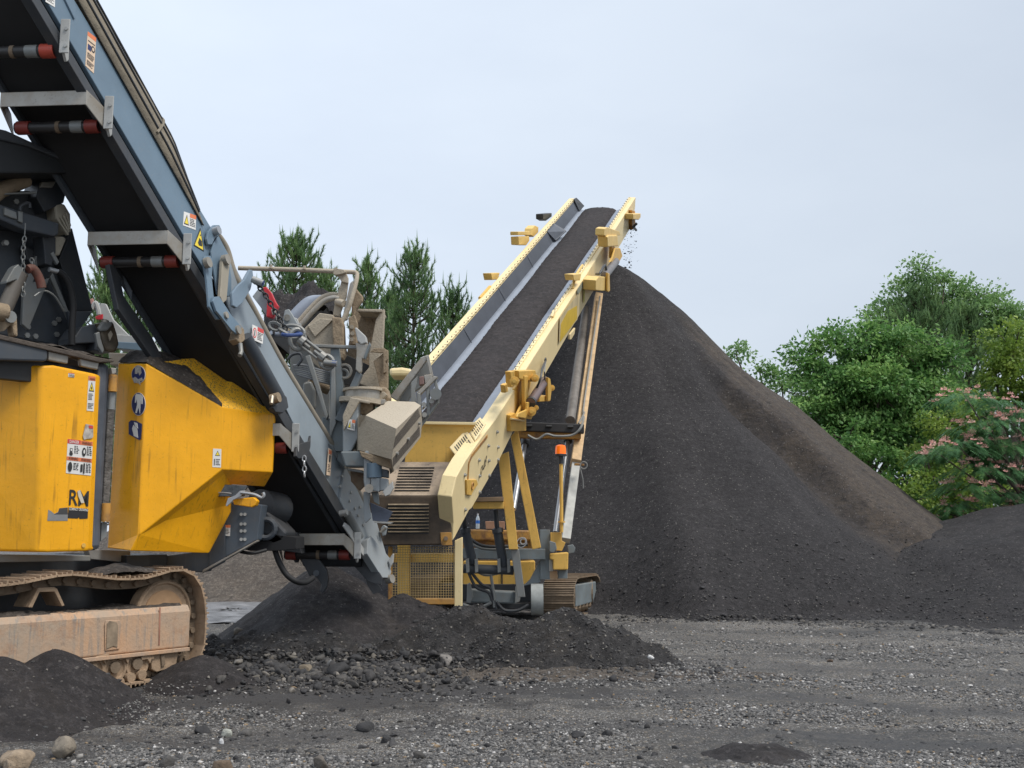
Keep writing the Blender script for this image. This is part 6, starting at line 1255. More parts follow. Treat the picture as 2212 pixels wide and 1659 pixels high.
# lower flange, belt, left frame
mb = MB(); mb.prism([rs(x, y, -0.012) for x, y in [(-32, -200), (75, -22), (388, 510), (440, 598), (740, 1090), (776, 1160), (772, 1176), (725, 1102), (400, 560), (218, 250), (60, -14), (-44, -200)]], -RS * 0.10); mb.build('lower_flange', DRK, rc, 0.008)
a_top, a_bot = ra(-10, -200), ra(800, 1235)
W_ = 0.95
mb = MB(); mb.prism([RQ(a_top, 0.12, 0.05), RQ(a_bot - .1, 0.12, 0.05), RQ(a_bot - .1, W_ - .06, 0.05), RQ(a_top, W_ - .06, 0.05)], RN * 0.05); mb.build('belt_underside', BLK_, rc)
mb = MB(); mb.prism([RQ(a_top, W_ - .05, 0.0), RQ(a_bot - .15, W_ - .05, 0.0), RQ(a_bot - .15, W_ - .05, 0.35), RQ(a_top, W_ - .05, 0.45)], RL * 0.05); mb.build('far_side_panel', DRK2, rc)
mb = MB(); mb.prism([RQ(a_top, 0.05, 0.28), RQ(a_bot - .25, 0.05, 0.22), RQ(a_bot - .25, W_ - .05, 0.22), RQ(a_top, W_ - .05, 0.28)], RN * 0.04); mb.build('belt', BLK_, rc)
mb = MB(); mb.bar(RQ(a_top, .16, .02), RQ(a_bot - .3, .16, .02), 0.03, 0.06, RN); mb.build('inner_angle', DRK, rc)
tb('tail_pulley', [RQ(a_bot - .15, 0.08, .15), RQ(a_bot - .15, W_ - .1, .15)], 0.16, DRK, rc, 20)
# idler rollers and guards
def idler(pr, scale=1.0, guard=True):
    a = ra(*pr); g0 = RQ(a, 0.0, -0.02); g1 = RQ(a, W_ + .02, -0.02)
    y = g0.y
    ax = (g1 - g0).normalized(); base = g0.lerp(g1, .5) - V(0, 0, 0.16)
    ro = tb('idler_roller', [g0 + V(0, 0, -.14) + ax * .06, g1 + V(0, 0, -.14) - ax * .06], 0.055, mat('dark roller', (0.03, 0.028, 0.028), 0.45, var=0.4), rc, 16)
    for t0, t1, m in ((0.06, 0.19, RED), (0.76, 0.89, RED), (0.22, 0.34, STL), (0.45, 0.49, RUSTT)):
        tb('roller_ring', [g0 + V(0, 0, -.14) + ax * t0, g0 + V(0, 0, -.14) + ax * t1], 0.068 if m is RED else 0.060, m, ro, 16)
    pr_ = g0 - ax * 0.02
    ear = MB(); ear.prism([pr_ + V(0, -.05, .14), pr_ + V(0, .0, .16), pr_ + V(0.0, .06, .02), pr_ + V(0, .07, -.20), pr_ + V(0, .03, -.24), pr_ + V(0, -.03, -.18), pr_ + V(0, -.05, -.02)], V(.028, -.0, 0)); ear.obox(pr_ + V(.03, -.055, -.02), V(.045, 0, 0), V(0, .008, 0), V(0, 0, .17)); eo = ear.build('roller_bracket', WPL, ro, 0.006)
    for dz in (-.12, .05): MB().tube([pr_ + V(.045, -.075, dz), pr_ + V(.045, -.055, dz)], 0.018, 8).build('bolt', BLT, eo)
    if guard:
        f = MB(); h = 0.075
        A0 = g0 + V(-.10, -.24, .06); B0 = g1 + V(0, -.24, .06)
        f.prism([A0 + V(0, 0, h), B0 + V(0, 0, h), B0 - V(0, 0, h), A0 - V(0, 0, h)], V(0, 0.012, 0)); f.prism([A0 + V(0, 0, h), B0 + V(0, 0, h), B0 + V(0, .26, h), A0 + V(0, .26, h)], V(0, 0, -.012))
        f.prism([A0 + V(0, 0, h), g0 + V(.02, -.02, .02), g0 + V(.03, .02, -.20), g0 + V(-.0, -.06, -.16), A0 + V(0, 0, -h)], V(-.012, 0, 0)); f.prism([B0 + V(0, 0, h), g1 + V(-.02, .02, .02), g1 + V(.03, .02, -.24), B0 + V(0, 0, -h)], V(.012, 0, 0))
        f.build('roller_guard', GAL, rc, 0.012)
RED_SHADED, RED = RED, mat('unshaded red roller rubber', (0.50, 0.07, 0.04), 0.5, var=0.3, vscale=8, grit=0.3, gscale=20)  # brighter copy of the ring red for the roller no guard shades
idler((136, 78), guard=False); RED = RED_SHADED; idler((232, 240)); idler((402, 530)); idler((636, 930)); idler((770, 1156))
# dusty cover arching over the belt
nt_ = rn_(262, 170); ac1 = ra(445, 472); mb = MB(); K = 14; M_ = 60; vs = []
for i in range(M_ + 1):
    a = a_top + (ac1 - a_top) * i / M_; tap = min(1, ((ac1 - a) / 0.9 + 0.02)) ** 0.75 if a > ac1 - .9 else 1
    sag = 0.02 * math.sin(a * 2.3) + 0.012 * math.sin(a * 7)
    for k in range(K + 1):
        th_ = math.pi * k / K; cc = math.cos(th_); l = -0.03 + (W_ + .0) * (1 - math.copysign(abs(cc) ** 0.55, cc)) / 2; n = nt_ - .03 + (0.58 + sag) * tap * abs(math.sin(th_)) ** 0.55 + 0.014 * math.sin(k * 2.4 + a) * (1 if 0 < k < K else 0)
        vs.append(RQ(a, l, n))
mb.add(vs, [(i * (K + 1) + k, (i + 1) * (K + 1) + k, (i + 1) * (K + 1) + k + 1, i * (K + 1) + k + 1) for i in range(M_) for k in range(K)])
cv = mb.build('belt_cover', CANV, rc, smooth=True); sm2 = cv.modifiers.new('s', 'SOLIDIFY'); sm2.thickness = 0.01
def cvp(a, th_, o_=0.0):
    cc = math.cos(th_); tap = min(1, max(0.0, (ac1 - a) / 0.9 + .02)) ** .75; return RQ(a, -0.03 - o_ + W_ * (1 - math.copysign(abs(cc) ** 0.55, cc)) / 2, nt_ - .03 + (0.58 * tap + o_) * abs(math.sin(th_)) ** 0.55)
for k, th_ in ((1, .09), (2, .30), (3, .62)):
    pts_ = [cvp(a_top + (ac1 - .15 - a_top) * i / 30, th_, .006) for i in range(31)]
    old_ = lambda: [RQ(a_top + (ac1 - .15 - a_top) * i / 30, -0.02 + W_ * (1 - math.cos(th_)) / 2 - .012, nt_ - .03 + 0.33 * (min(1, ((ac1 - (a_top + (ac1 - .15 - a_top) * i / 30)) / 0.9 + .02)) ** .75) * math.sin(th_) ** .75 + .008) for i in range(31)]
    tb('cover_seam', pts_, 0.012, DRK, cv, 6)
tb('cover_strap', [cvp(ra(345, 270), 0.02 + 0.1 * i, .012) for i in range(0, 31)], 0.016, CANV, cv, 6)
tb('edge_roll', sm([rs(462, 500, -.05), rs(486, 535, -.06), rs(500, 580, -.06), rs(517, 620, -.05), rs(552, 680, -.05), rs(600, 770, -.05), rs(645, 845, -.05), rs(700, 935, -.05), rs(724, 975, -.04), rs(790, 1096, -.04)]), 0.05, mat('dusty skirt edge', (0.30, 0.265, 0.21), 0.85, var=0.3), rc, 12)
# folding hinge plates on the side
rp('hinge_lug', [(447, 516), (450, 500), (462, 486), (474, 486), (479, 496), (478, 506), (466, 512), (458, 528), (450, 528)], 0.05, 0.03, BLU, bevel=0.005); tb('hinge_pin', [rs(474, 497, .12) - RS * ((.12) - (.02)), rs(474, 497, .12)], 0.05, CHR, rc, 12)
rp('hinge_arm', [(456, 544), (462, 524), (472, 508), (492, 548), (500, 600), (500, 640), (492, 640), (470, 636)], 0.04, 0.02, BLU, bevel=0.004)
rp('hinge_link', [(440, 560), (442, 553), (455, 552), (460, 562), (458, 600), (462, 640), (478, 665), (478, 690), (470, 690), (452, 662), (448, 610)], 0.10, 0.03, BLU, bevel=0.006); rp('hinge_link', [(481, 558), (484, 550), (494, 549), (498, 556), (494, 600), (490, 648), (482, 655), (476, 640)], 0.12, 0.04, mat('tan hinge link', (0.30, 0.27, 0.21), 0.6, var=0.2, dust=0.3), bevel=0.006)
rp('hinge_link', [(460, 650), (464, 641), (474, 640), (500, 680), (522, 706), (521, 718), (512, 722), (500, 712), (478, 684), (468, 672)], 0.14, 0.03, BLU, bevel=0.006)
for x, y, r_ in ((453, 566, .07), (493, 560, .07), (491, 680, .045), (517, 712, .06)): tb('hinge_pin', [rs(x, y, .165) - RS * .05, rs(x, y, .165)], r_ * .85, mat('dusty pin', (0.30, 0.28, 0.24), 0.5), rc, 14)
rp('chain_ear', [(504, 660), (502, 632), (512, 618), (528, 604), (540, 582), (546, 583), (548, 600), (542, 625), (524, 655), (512, 665)], 0.16, 0.04, mat('chain ear blue', (0.17, 0.23, 0.29), 0.4, var=0.1), bevel=0.01)
rp('cylinder_mount', [(519, 700), (528, 712), (530, 735), (520, 742), (510, 732), (514, 716)], 0.12, 0.1, DTAN2, bevel=0.01)
pcx = [rs(528, 728, .10), rs(600, 858, .10)]
tb('tilt_cylinder', pcx, 0.085, DRK2, rc, 20); tb('hose_fitting', [rs(519, 742, .14), rs(521, 760, .14), rs(518, 768, .14)], 0.025, STL, rc, 10)
rp('lower_mount', [(592, 846), (600, 836), (620, 858), (624, 880), (612, 892), (596, 890), (590, 880), (604, 868)], 0.12, 0.06, DRK, bevel=0.01); tb('lower_pin', [rs(603, 858, .2) - RS * ((.2) - (.10)), rs(603, 858, .2)], 0.06, DTAN2, rc, 12); tb('hose_fitting', [rs(588, 856, .2), rs(586, 872, .2)], 0.022, GAL, rc, 8)
# chain, big links, turnbuckle
yK = rs(545, 600, .2).y
chain('chain', [AY(548, 604, yK), AY(575, 640, yK), AY(618, 712, yK + .1)], 0.036, 0.011, mat('black chain', (0.035, 0.037, 0.04), 0.4, 0.4, var=0.3), rc)
tb('shackle_pin', [AY(545, 603, yK - .05), AY(568, 612, yK - .05)], 0.04, BLT, rc, 10); MB().disc(AY(565, 611, yK - .05), (1, 0, -.3), 0.036, .05, 6).build('shackle_nut', BLUL, rc)
chain('chain', [AY(583, 700, yK + .1), AY(600, 708, yK + .1), AY(625, 722, yK + .1)], 0.07, 0.02, STL, rc)
MB().ring(AY(632, 717, yK + .1), V(0.1, -1, .1), 0.08, 0.022, 20, 8, sx=1.7, ex=V(1, 0, -.12)).build('big_link', STL, rc); MB().ring(AY(630, 722, yK + .05), V(0.1, -.4, 1), 0.06, 0.022, 20, 8, sx=1.8, ex=V(1, 0, 0)).build('blue_link', BLUL, rc)
MB().ring(AY(642, 733, yK + .1), V(0.5, -1, .1), 0.09, 0.03, 20, 8, sx=1.3, ex=V(0, 0, 1)).build('shackle', STL, rc)
tbk = MB(); e0, e1 = AY(652, 738, yK + .1), AY(696, 772, yK + .1); dd = (e1 - e0).normalized(); pp_ = dd.cross(V(0, 1, 0)).normalized()
tbk.tube([e0 + pp_ * .045, e1 + pp_ * .045], 0.018, 8); tbk.tube([e0 - pp_ * .045, e1 - pp_ * .045], 0.018, 8); tbk.disc(e0, dd, .065, .07, 12); tbk.disc(e1, dd, .065, .07, 12); tbk.tube([e0 - dd * .1, e0 + dd * .12], .025, 8); tbk.tube([e1 - dd * .12, e1 + dd * .1], .025, 8); tbk.build('turnbuckle', STL, rc)
MB().ring(AY(706, 782, yK + .1), V(0.1, -1, .1), 0.07, 0.026, 20, 8, sx=1.2, ex=V(.6, 0, -.8)).build('turnbuckle_eye', STL, rc); tb('eye_bolt', [AY(700, 783, yK + .05), AY(728, 786, yK + .05)], 0.035, STL, rc, 10); MB().disc(AY(722, 785, yK + .05), (1, 0, -.1), 0.036, .05, 6).build('shackle_nut', BLUL, rc)
chain('chain', [AY(657, 985, rs(657, 985, .1).y), AY(658, 1030, rs(657, 985, .1).y)], 0.035, 0.009, CHR, rc); rp('chain_bracket', [(642, 962), (650, 958), (670, 952), (672, 940), (671, 965), (664, 990), (645, 990), (640, 985)], 0.06, 0.04, DRK, bevel=0.006)
# stickers on the conveyor
def rst(x0, y0, x1, y1, x2, y2, x3, y3, items, base=0, nm='warning_sticker'): return sticker(rc, rs(x0, y0), rs(x1, y1), rs(x2, y2), rs(x3, y3), items, base, nm)
rst(184, 142, 202, 159, 207, 82, 189, 68, [('b', 0, .88, 1, 1, 2), ('b', .1, .74, .9, .77, 1), ('b', .1, .50, .5, .66, 5), ('o', .5, .52, .95, .70, 1), ('o', .6, .56, .85, .66, 6), ('l', .1, .25, .9, .42, 4), ('l', .1, .05, .9, .20, 4)], 6)
rst(98, 4, 118, 16, 118, -10, 98, -24, [('l', .1, .1, .9, .7, 5)])
rst(395, 487, 422, 497, 423, 466, 397, 457, [('b', .48, .72, 1, 1, 2), ('t', .04, .12, .44, .85, 1), ('t', .10, .2, .38, .7, 4), ('l', .5, .1, .95, .65, 5)])
mb = MB(); mb.prism([rs(x, y, .006) for x, y in [(419, 530), (441, 543), (433, 492)]], -RS * .003); tri = mb.build('hand_warning_sign', INK, rc); mb = MB(); mb.prism([rs(x, y, .009) for x, y in [(421, 529), (439, 540), (433, 498)]], -RS * .002); mb.build('yellow_field', SYE, tri)
mb = MB(); mb.prism([rs(x, y, .012) for x, y in [(428, 524), (431, 514), (436, 521), (437, 532), (430, 530)]], -RS * .002); mb.build('pictogram', INK, tri); MB().tube([rs(433, 508, .012) - RS * ((.012) - (.01)), rs(433, 508, .012)], .01, 8).build('pictogram', INK, tri)
rst(543, 733, 567, 743, 569, 713, 545, 701, [('b', .45, .72, 1, 1, 3), ('o', .04, .15, .40, .85, 3), ('o', .09, .24, .35, .76, 0), ('b', .18, .3, .26, .7, 1), ('l', .48, .1, .95, .65, 5)])
rst(705, 1026, 713, 1028, 717, 972, 709, 968, [('b', .1, .8, .9, .95, 2), ('b', .3, .5, .7, .75, 1), ('l', .1, .1, .9, .4, 5)], 6)
# hanging arm and frame left of the lower end
rp('stay_arm', [(236, 570), (248, 572), (260, 600), (268, 640), (330, 730), (352, 774), (330, 774), (256, 668), (250, 640)], -0.75, 0.06, DRK); yz('gap_trim', [(262, 585), (285, 628), (284, 650), (262, 600)], rb(270, 610).y, .03, DRK2, rc)
yz('swing_arm', [(640, 1190), (664, 1190), (680, 1196), (706, 1232), (709, 1252), (706, 1268), (697, 1283), (691, 1276), (694, 1262), (684, 1248), (668, 1244)], 14.0, 0.08, DRK, rc, 0.01); tb('arm_bolt', [AY(683, 1238, 13.95), AY(683, 1238, 14.1)], 0.04, DRK2, rc, 12)
yz('scraper_blade', [(780, 1212), (800, 1225), (812, 1256), (826, 1276), (806, 1284), (792, 1262)], 14.9, 0.02, mat('worn scraper', (0.12, 0.12, 0.125), 0.6, var=0.4), rc)
yz('lower_shroud', [(608, 1150), (640, 1150), (652, 1196), (612, 1190), (600, 1185)], 13.6, 0.3, DRK, rc)

# ================================================================== dusty screen unit behind the conveyor
def t_(name, pts, y, th, m=DTAN, bevel=0.008, parent=None): return pf(name, pts, y, th, m, parent or cr_, bevel)
tb('spray_pipe', [AY(515, 579, 14.6), AY(650, 583, 14.6), AY(765, 588, 14.6)], 0.033, DTAN, cr_, 12)
for x, y in ((585, 575), (657, 577)): tb('spray_nozzle', [AY(x, y + 5, 14.55), AY(x + 1, y - 3, 14.55)], 0.02, DTAN, cr_, 8)
tb('pipe_hose', sm([AY(765, 588, 14.6), AY(771, 592, 14.6), AY(769, 610, 14.55), AY(758, 650, 14.5), AY(752, 668, 14.5), AY(740, 693, 14.5)]), 0.032, DTAN, cr_, 12)
t_('pipe_clamp', [(720, 581), (725, 577), (730, 580), (742, 582), (748, 588), (738, 592), (726, 594), (720, 592)], 14.5, 0.08); t_('swan_bracket', [(724, 592), (748, 590), (752, 600), (752, 612), (737, 608), (734, 602)], 14.55, 0.05)
t_('arm_plate', [(737, 608), (752, 606), (748, 640), (732, 684), (719, 680), (722, 660)], 14.6, 0.06); t_('arm_plate', [(756, 612), (762, 606), (764, 616), (750, 690), (738, 694), (742, 674)], 14.5, 0.06, GAL); tb('arm_spacer', [AY(728, 652, 14.6), AY(744, 656, 14.5)], 0.05, DTAN, cr_, 12)
t_('mud_curl', [(764, 616), (775, 630), (784, 640), (783, 650), (770, 668), (764, 690), (758, 690), (760, 650)], 14.7, 0.08, DTAN2, 0.02)
t_('chute_inner_wall', [(772, 668), (828, 670), (812, 760), (790, 850), (742, 800), (750, 760), (760, 700)], 15.3, 0.05, DTAN2, 0.01)
t_('chute_right_wall', [(824, 672), (830, 667), (829, 700), (826, 764), (812, 790), (797, 800), (797, 765), (812, 690)], 14.9, 0.12, DTAN); t_('chute_top_rim', [(772, 667), (826, 668), (825, 674), (772, 673)], 14.85, 0.5, DTAN)
t_('mud_column', [(717, 684), (737, 686), (741, 700), (744, 765), (739, 775), (722, 764), (718, 720)], 14.3, 0.2, DTAN2, 0.015); t_('bolted_plate', [(752, 686), (766, 680), (772, 700), (770, 745), (756, 742)], 14.35, 0.1, DTAN2, 0.01)
for x, y in ((760, 706), (761, 720), (760, 733)): MB().tube([AY(x, y, 14.28), AY(x, y, 14.36)], 0.03, 8).build('bolt', DTAN, cr_)
t_('sheet_housing', [(672, 738), (655, 712), (690, 676), (720, 680), (722, 740), (722, 764), (712, 785), (690, 768)], 14.4, 0.25, DTAN, 0.01); t_('sheet_crease', [(664, 704), (692, 688), (720, 690), (680, 728)], 14.37, 0.03, DTAN); t_('lower_sheet', [(668, 744), (716, 748), (716, 775), (690, 795), (672, 780)], 14.5, 0.2, DTAN)
# curved shiny belt and its load
bw = [(612, 722), (642, 697), (668, 668), (692, 645), (712, 637), (727, 638)]
pts_ = sm([AY(x, y, 14.75) for x, y in bw], 6); mb = MB(); vs = []
for p_ in pts_: vs += [p_, p_ + V(-.28, .2, .04), p_ + V(-.30, 2.2, .04)]
n_ = len(pts_); mb.add(vs, [(i * 3 + j, (i + 1) * 3 + j, (i + 1) * 3 + j + 1, i * 3 + j + 1) for i in range(n_ - 1) for j in range(2)]); hb = mb.build('head_belt', RUBL, cr_, smooth=True); q_ = hb.modifiers.new('s', 'SOLIDIFY'); q_.thickness = 0.07
tb('belt_rim', [p_ + V(0.02, -.04, -.02) for p_ in pts_], 0.05, DTAN, cr_, 12); tb('belt_rim', sm([AY(x + 6, y + 7, 14.6) for x, y in bw], 6), 0.04, GAL, cr_, 12)
def mload(u, v):
    x = 572 + 165 * u; crest = 628 + 4 * math.sin(u * 9) - 6 * math.exp(-((x - 672) / 12) ** 2); bot_ = 715 - 60 * u; y0 = 14.9 + 1.8 * v
    a = AY(x, bot_, 14.85); b = AY(x, crest, 15.9); e = v; q_ = a.lerp(b, min(1, v * 1.6)) if v < .62 else AY(x, crest, 15.9) + V(0, (v - .62) * 3, -(v - .62) * 2)
    edge = min(u, 1 - u); q_.z -= 0.35 * max(0, .12 - edge) / .12; q_.z += 0.16 * fb(q_.x, q_.y + q_.z, 3.6, 6, 5); return q_
ledge('millings_load', mload, 0, m_heap, 90, 40)
t_('red_frame', [(566, 621), (575, 619), (586, 632), (594, 650), (601, 661), (598, 668), (589, 687), (575, 684), (576, 661), (578, 644)], 14.5, 0.1, REDP, 0.01); t_('grey_cowl', [(545, 640), (556, 626), (578, 622), (582, 650), (574, 680), (560, 660)], 14.6, 0.1, BLUP)
o = t_('pale_arm_plate', [(611, 690), (615, 670), (624, 667), (632, 680), (650, 712), (640, 716), (615, 705)], 14.2, 0.06, BLUP, 0.01); tb('arm_pin', [AY(620, 686, 14.12), AY(620, 686, 14.25)], 0.045, GAL, o, 12); t_('arm_plate_tail', [(632, 684), (642, 688), (652, 716), (640, 724)], 14.25, 0.04, WPL)
o = t_('warning_plate', [(632, 702), (650, 698), (652, 718), (636, 718)], 14.15, 0.02, WPL, 0.003)
for k in range(5): t_('rubber_disc', [(585 + k * 9, 668 + k * 13), (594 + k * 9, 664 + k * 13), (596 + k * 9, 676 + k * 13), (588 + k * 9, 680 + k * 13)], 14.45 + k * .02, 0.05, GAL, 0.01)
# grey support frame with a Y brace
yY = 13.9
t_('frame_top_bar', [(676, 743), (772, 746), (772, 753), (682, 750)], yY, 0.08, STL); t_('frame_post', [(714, 750), (731, 750), (737, 800), (743, 850), (744, 975), (715, 975), (712, 850)], yY + .05, 0.12, STLB); t_('frame_post_flange', [(716, 790), (723, 780), (726, 912), (712, 950), (712, 912)], yY - .02, 0.05, STL)
t_('brace', [(659, 770), (669, 766), (709, 898), (704, 906)], yY, 0.1, STL); t_('brace', [(770, 802), (782, 808), (738, 912), (723, 906)], yY - .05, 0.12, mat('dark blue brace', (0.10, 0.125, 0.145), 0.45, var=0.2, dust=0.2)); t_('post_base', [(695, 900), (745, 912), (744, 1012), (702, 960)], yY + .1, 0.2, STLB)
t_('lamp_head', [(766, 708), (770, 707), (790, 726), (792, 740), (780, 744), (772, 736)], yY - .1, 0.15, WPL, 0.02); t_('lamp_arm', [(768, 740), (780, 742), (798, 744), (797, 752), (787, 776), (782, 774), (780, 802), (776, 806), (768, 798), (770, 760)], yY - .08, 0.1, GAL, 0.01)
t_('bracket_stub', [(798, 738), (800, 745), (788, 776), (786, 770)], yY - .1, 0.1, STLB)
for i in range(7): tb('hose', sm([AY(634 + i, 790 + i * 3, 14.1), AY(655, 789 + i * 4, 14.05), AY(685, 798 + i * 4, 14.0), AY(716, 806 + i * 4, 14.1)]), 0.018, STL if i % 2 else mat('grey hose', (0.22, 0.225, 0.23), 0.5), cr_, 8)
tb('hose', sm([AY(622, 776, 14), AY(632, 766, 14), AY(648, 764, 14), AY(652, 776, 14), AY(642, 790, 14)]), 0.02, DRK, cr_, 8); MB().ring(AY(744, 802, 14), (0.1, 1, 0), .09, .02, 18, 6).build('hose_loop', GAL, cr_); MB().ring(AY(742, 808, 14.05), (0.1, 1, 0), .06, .018, 18, 6).build('hose_loop', STL, cr_)
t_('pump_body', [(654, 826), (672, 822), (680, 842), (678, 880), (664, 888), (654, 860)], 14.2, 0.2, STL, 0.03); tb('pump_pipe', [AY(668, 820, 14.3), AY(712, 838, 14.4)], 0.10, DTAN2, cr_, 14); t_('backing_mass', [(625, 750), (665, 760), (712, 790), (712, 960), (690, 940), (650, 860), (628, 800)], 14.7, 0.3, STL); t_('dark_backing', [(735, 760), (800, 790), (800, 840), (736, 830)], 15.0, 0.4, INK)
t_('lower_chute', [(770, 826), (800, 790), (813, 772), (826, 764), (832, 790), (834, 842), (800, 838), (780, 830)], 14.6, 0.1, DTAN, 0.01); t_('lower_chute_muddy', [(806, 780), (816, 772), (838, 755), (838, 780), (838, 840), (820, 836), (812, 800)], 14.4, 0.08, DTAN2, 0.01)
t_('lug_plate', [(800, 760), (808, 752), (830, 752), (838, 758), (838, 776), (832, 782), (836, 790), (834, 804), (828, 806), (828, 762)], 14.35, 0.05, DTAN2, 0.005); t_('mud_ledge', [(784, 838), (806, 834), (836, 836), (842, 860), (830, 872), (800, 850)], 14.1, 0.3, DTAN2, 0.03)
# round collar, ducts and motor housing
def yl(x, y, Y): return AY(x, y, Y)
o = tb('round_collar', [yl(783, 843, 13.9), yl(783, 866, 13.9)], 0.23, GAL, cr_, 28); tb('collar_rim', [yl(783, 840, 13.9), yl(783, 845, 13.9)], 0.26, DTAN, o, 28); tb('collar_rim', [yl(781, 862, 13.9), yl(780, 872, 13.9)], 0.29, DTAN, o, 28)
t_('roof_flap', [(806, 846), (830, 846), (836, 852), (822, 866), (806, 862)], 13.95, 0.3, DTAN); t_('roof_flap', [(806, 868), (824, 862), (832, 862), (830, 872), (812, 876)], 13.8, 0.25, GAL)
t_('duct', [(740, 898), (757, 860), (776, 864), (774, 880), (774, 945), (758, 975), (740, 978)], 13.6, 0.3, BLUP, 0.015); t_('duct_top', [(740, 898), (757, 858), (800, 866), (798, 872), (776, 868), (742, 930)], 13.56, 0.05, DTAN, 0.01)
sticker(cr_, AY(750, 926, 13.57), AY(766, 931, 13.57), AY(768, 908, 13.57), AY(754, 905, 13.57), [('b', .5, .7, 1, 1, 2), ('t', .05, .12, .45, .85, 1), ('t', .12, .2, .38, .7, 4), ('l', .5, .1, .95, .62, 5)])
t_('duct_shadow_block', [(777, 872), (805, 868), (806, 884), (790, 896), (777, 894)], 13.8, 0.2, DTAN2, 0.01)
e2_ = AY(856, 926, 13.15); g_ = AY(909, 876, 13.95); h_ = AY(851, 1018, 13.35)
n3 = (g_ - e2_).cross(h_ - e2_).normalized(); n3 = n3 if n3.dot(EYEV - e2_) > 0 else -n3
def LF(px, py, o_=0.0): return PL(px, py, e2_ + n3 * o_, n3)
w9 = LF(846, 992); nF = (w9 - e2_).cross(AY(776, 924, 13.5) - e2_).normalized()
mp_ = [PL(774, 924, e2_, nF), AY(776, 897, 13.4), AY(790, 897, 13.45), AY(838, 866, 13.95), AY(896, 868, 14.0), LF(909, 876), LF(912, 912), LF(909, 944), LF(851, 1018), LF(846, 992), e2_, PL(774, 972, e2_, nF)]
mb = MB(); mb.shell(mp_, [(0, 10, 2, 1), (2, 10, 5, 4, 3), (0, 11, 9, 10), (10, 9, 8, 7, 6, 5)], V(-.08, .30, -.02)); mh = mb.build('motor_housing', DTAN, cr_, 0.0)
t_('housing_belt', [(776, 974), (844, 993), (848, 1014), (806, 1000), (780, 986)], 13.36, 0.2, DTAN2, 0.01, mh)
lg = MB()
for k in range(10):
    for (x0, y0, x1, y1) in ((854.5 - .5 * k, 944 + 2.7 * k, 903.5 + .55 * k, 882 + 1.75 * k), (849 + .12 * k, 989.5 + 1.85 * k, 907 + .05 * k, 921 + 2.0 * k)):
        lg.prism([LF(x0, y0, .006), LF(x1, y1, .006), LF(x1, y1 + .75, .006), LF(x0, y0 + 1.05, .006)], -n3 * .004)
lg.build('louvre', mat('louvre shade', (0.10, 0.085, 0.07), 0.7), mh)
for x, y in ((880, 948), (856, 979), (904, 914)): MB().tube([LF(x, y, 0), LF(x, y, 0) + n3 * .03], 0.02, 8).build('bolt', BLT, mh)
# box beam, vertical plate, sensors and flap by the conveyor tail
t_('box_beam', [(735, 975), (794, 974), (792, 1008), (745, 1008)], 13.5, 0.3, STLB, 0.02); t_('lower_tube', [(748, 1010), (784, 1016), (784, 1022), (750, 1016)], 13.6, 0.1, STL)
t_('vertical_plate', [(786, 978), (790, 973), (800, 974), (803, 978), (800, 1060), (796, 1066), (790, 1064), (785, 1040)], 13.4, 0.12, BLUP, 0.015); t_('vertical_link', [(785, 1062), (800, 1062), (797, 1090), (802, 1118), (790, 1130), (785, 1123)], 13.6, 0.06, BLUP, 0.01)
tb('link_pin', [AY(797, 1055, 13.3), AY(797, 1055, 13.5)], 0.055, GAL, cr_, 12); t_('rusty_back', [(756, 1012), (786, 1018), (786, 1050), (776, 1060), (758, 1040)], 13.8, 0.1, RUSTT)
tb('canister', [AY(808, 1001, 13.45), AY(808, 1032, 13.45)], 0.10, BLU, cr_, 18); t_('sensor_box', [(801, 1032), (820, 1032), (819, 1062), (801, 1060)], 13.38, 0.15, BLUP, 0.01); t_('sensor_box', [(819, 1032), (837, 1034), (838, 1058), (819, 1060)], 13.42, 0.15, BLUP, 0.01); t_('sensor_top', [(822, 1012), (838, 1015), (838, 1032), (822, 1030)], 13.45, 0.15, DRK2, 0.01); t_('small_claw', [(826, 1062), (848, 1040), (850, 1054), (842, 1068), (832, 1072)], 13.4, 0.05, WPL, 0.005)
t_('drop_pipe', [(801, 1062), (816, 1062), (818, 1090), (808, 1084)], 13.5, 0.1, STLB); t_('blue_flap', [(799, 1085), (849, 1106), (836, 1128), (805, 1125)], 14.3, 0.03, mat('slate flap', (0.09, 0.11, 0.16), 0.45, var=0.4), 0.004); t_('white_shelf', [(808, 1126), (848, 1128), (844, 1132), (808, 1129)], 14.25, 0.15, WPL, 0.002)
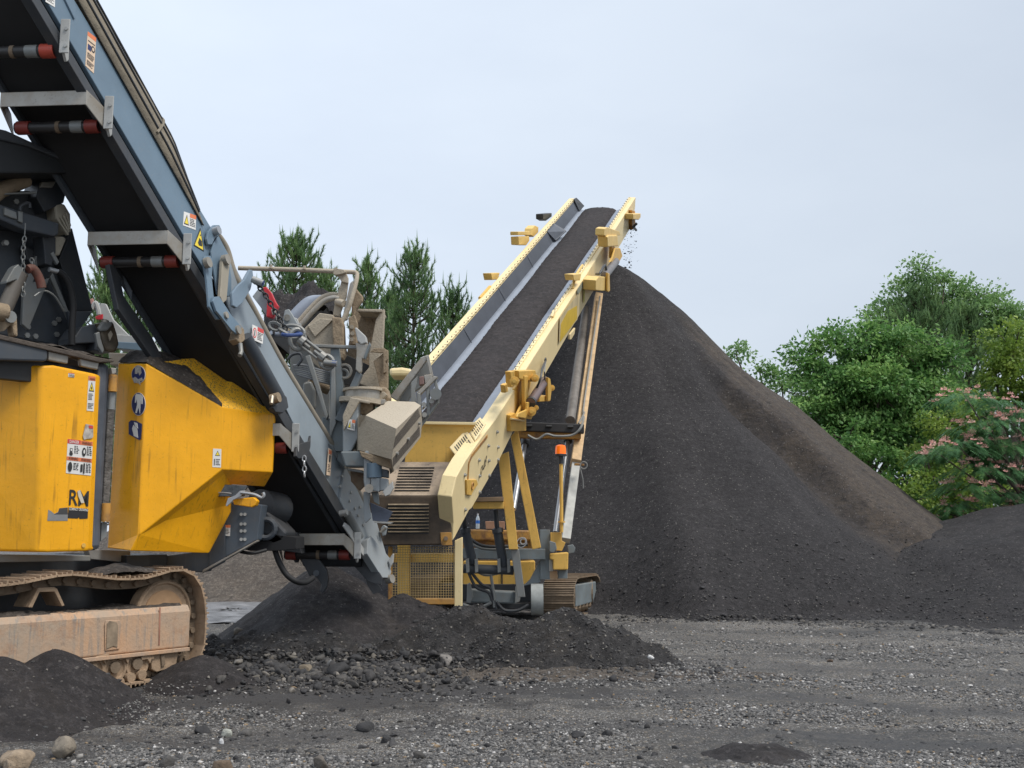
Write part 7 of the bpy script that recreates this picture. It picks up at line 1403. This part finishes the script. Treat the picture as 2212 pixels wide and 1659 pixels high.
t_('tail_clutter', [(822, 1142), (828, 1134), (836, 1138), (832, 1156), (826, 1158)], 14.8, 0.1, BLUP, 0.01); tb('tail_rod', [AY(822, 1150, 14.75), AY(834, 1140, 14.75)], 0.02, GAL, cr_, 8); t_('tail_claw', [(848, 1196), (851, 1196), (849, 1216), (844, 1225), (838, 1212)], 14.7, 0.06, WPL, 0.01)
# grey ladder bracket at the hopper side
o = t_('ladder_frame', [(900, 846), (908, 850), (912, 918), (904, 922)], 14.3, 0.12, STL, 0.01); t_('ladder_frame', [(902, 846), (916, 832), (936, 812), (946, 814), (922, 838), (908, 852)], 14.32, 0.1, GAL, 0.008); t_('ladder_frame', [(920, 834), (927, 832), (929, 895), (922, 900)], 14.35, 0.1, STL, 0.008)
t_('ladder_frame', [(940, 812), (949, 846), (948, 870), (910, 922), (908, 914), (942, 866), (942, 846), (936, 820)], 14.38, 0.08, STL, 0.008)
for a, b in (((912, 880), (944, 848)), ((910, 904), (928, 884))): t_('ladder_rung', [a, b, (b[0], b[1] + 5), (a[0], a[1] + 5)], 14.36, 0.08, GAL, 0.005)
for x, y in ((916, 874), (932, 866), (917, 896)): tb('rung_pin', [AY(x, y, 14.3), AY(x, y, 14.45)], 0.035, BLT, o, 10)
tb('round_buffer', [AY(941, 851, 14.25), AY(941, 851, 14.45)], 0.08, STL, o, 18); t_('diagonal_rail', [(842, 856), (850, 846), (910, 772), (924, 766), (926, 772), (868, 850), (858, 866)], 14.8, 0.12, GAL, 0.01)
t_('rail_back', [(856, 866), (868, 850), (926, 775), (932, 812), (915, 832), (890, 850), (880, 868)], 15.0, 0.1, STL, 0.01); t_('rail_upright', [(920, 770), (926, 766), (936, 812), (930, 815)], 14.78, 0.05, GAL, 0.005)
t_('rubber_block', [(905, 814), (915, 812), (916, 830), (905, 832)], 14.6, 0.12, mat('pinkish block', (0.26, 0.16, 0.14), 0.7, var=0.3), 0.01); t_('block_box', [(915, 810), (932, 808), (932, 822), (918, 830)], 14.62, 0.15, GAL, 0.01); t_('twisted_strap', [(888, 826), (902, 812), (900, 830), (896, 842), (900, 868), (888, 868), (888, 845)], 14.5, 0.03, STL, 0.004)
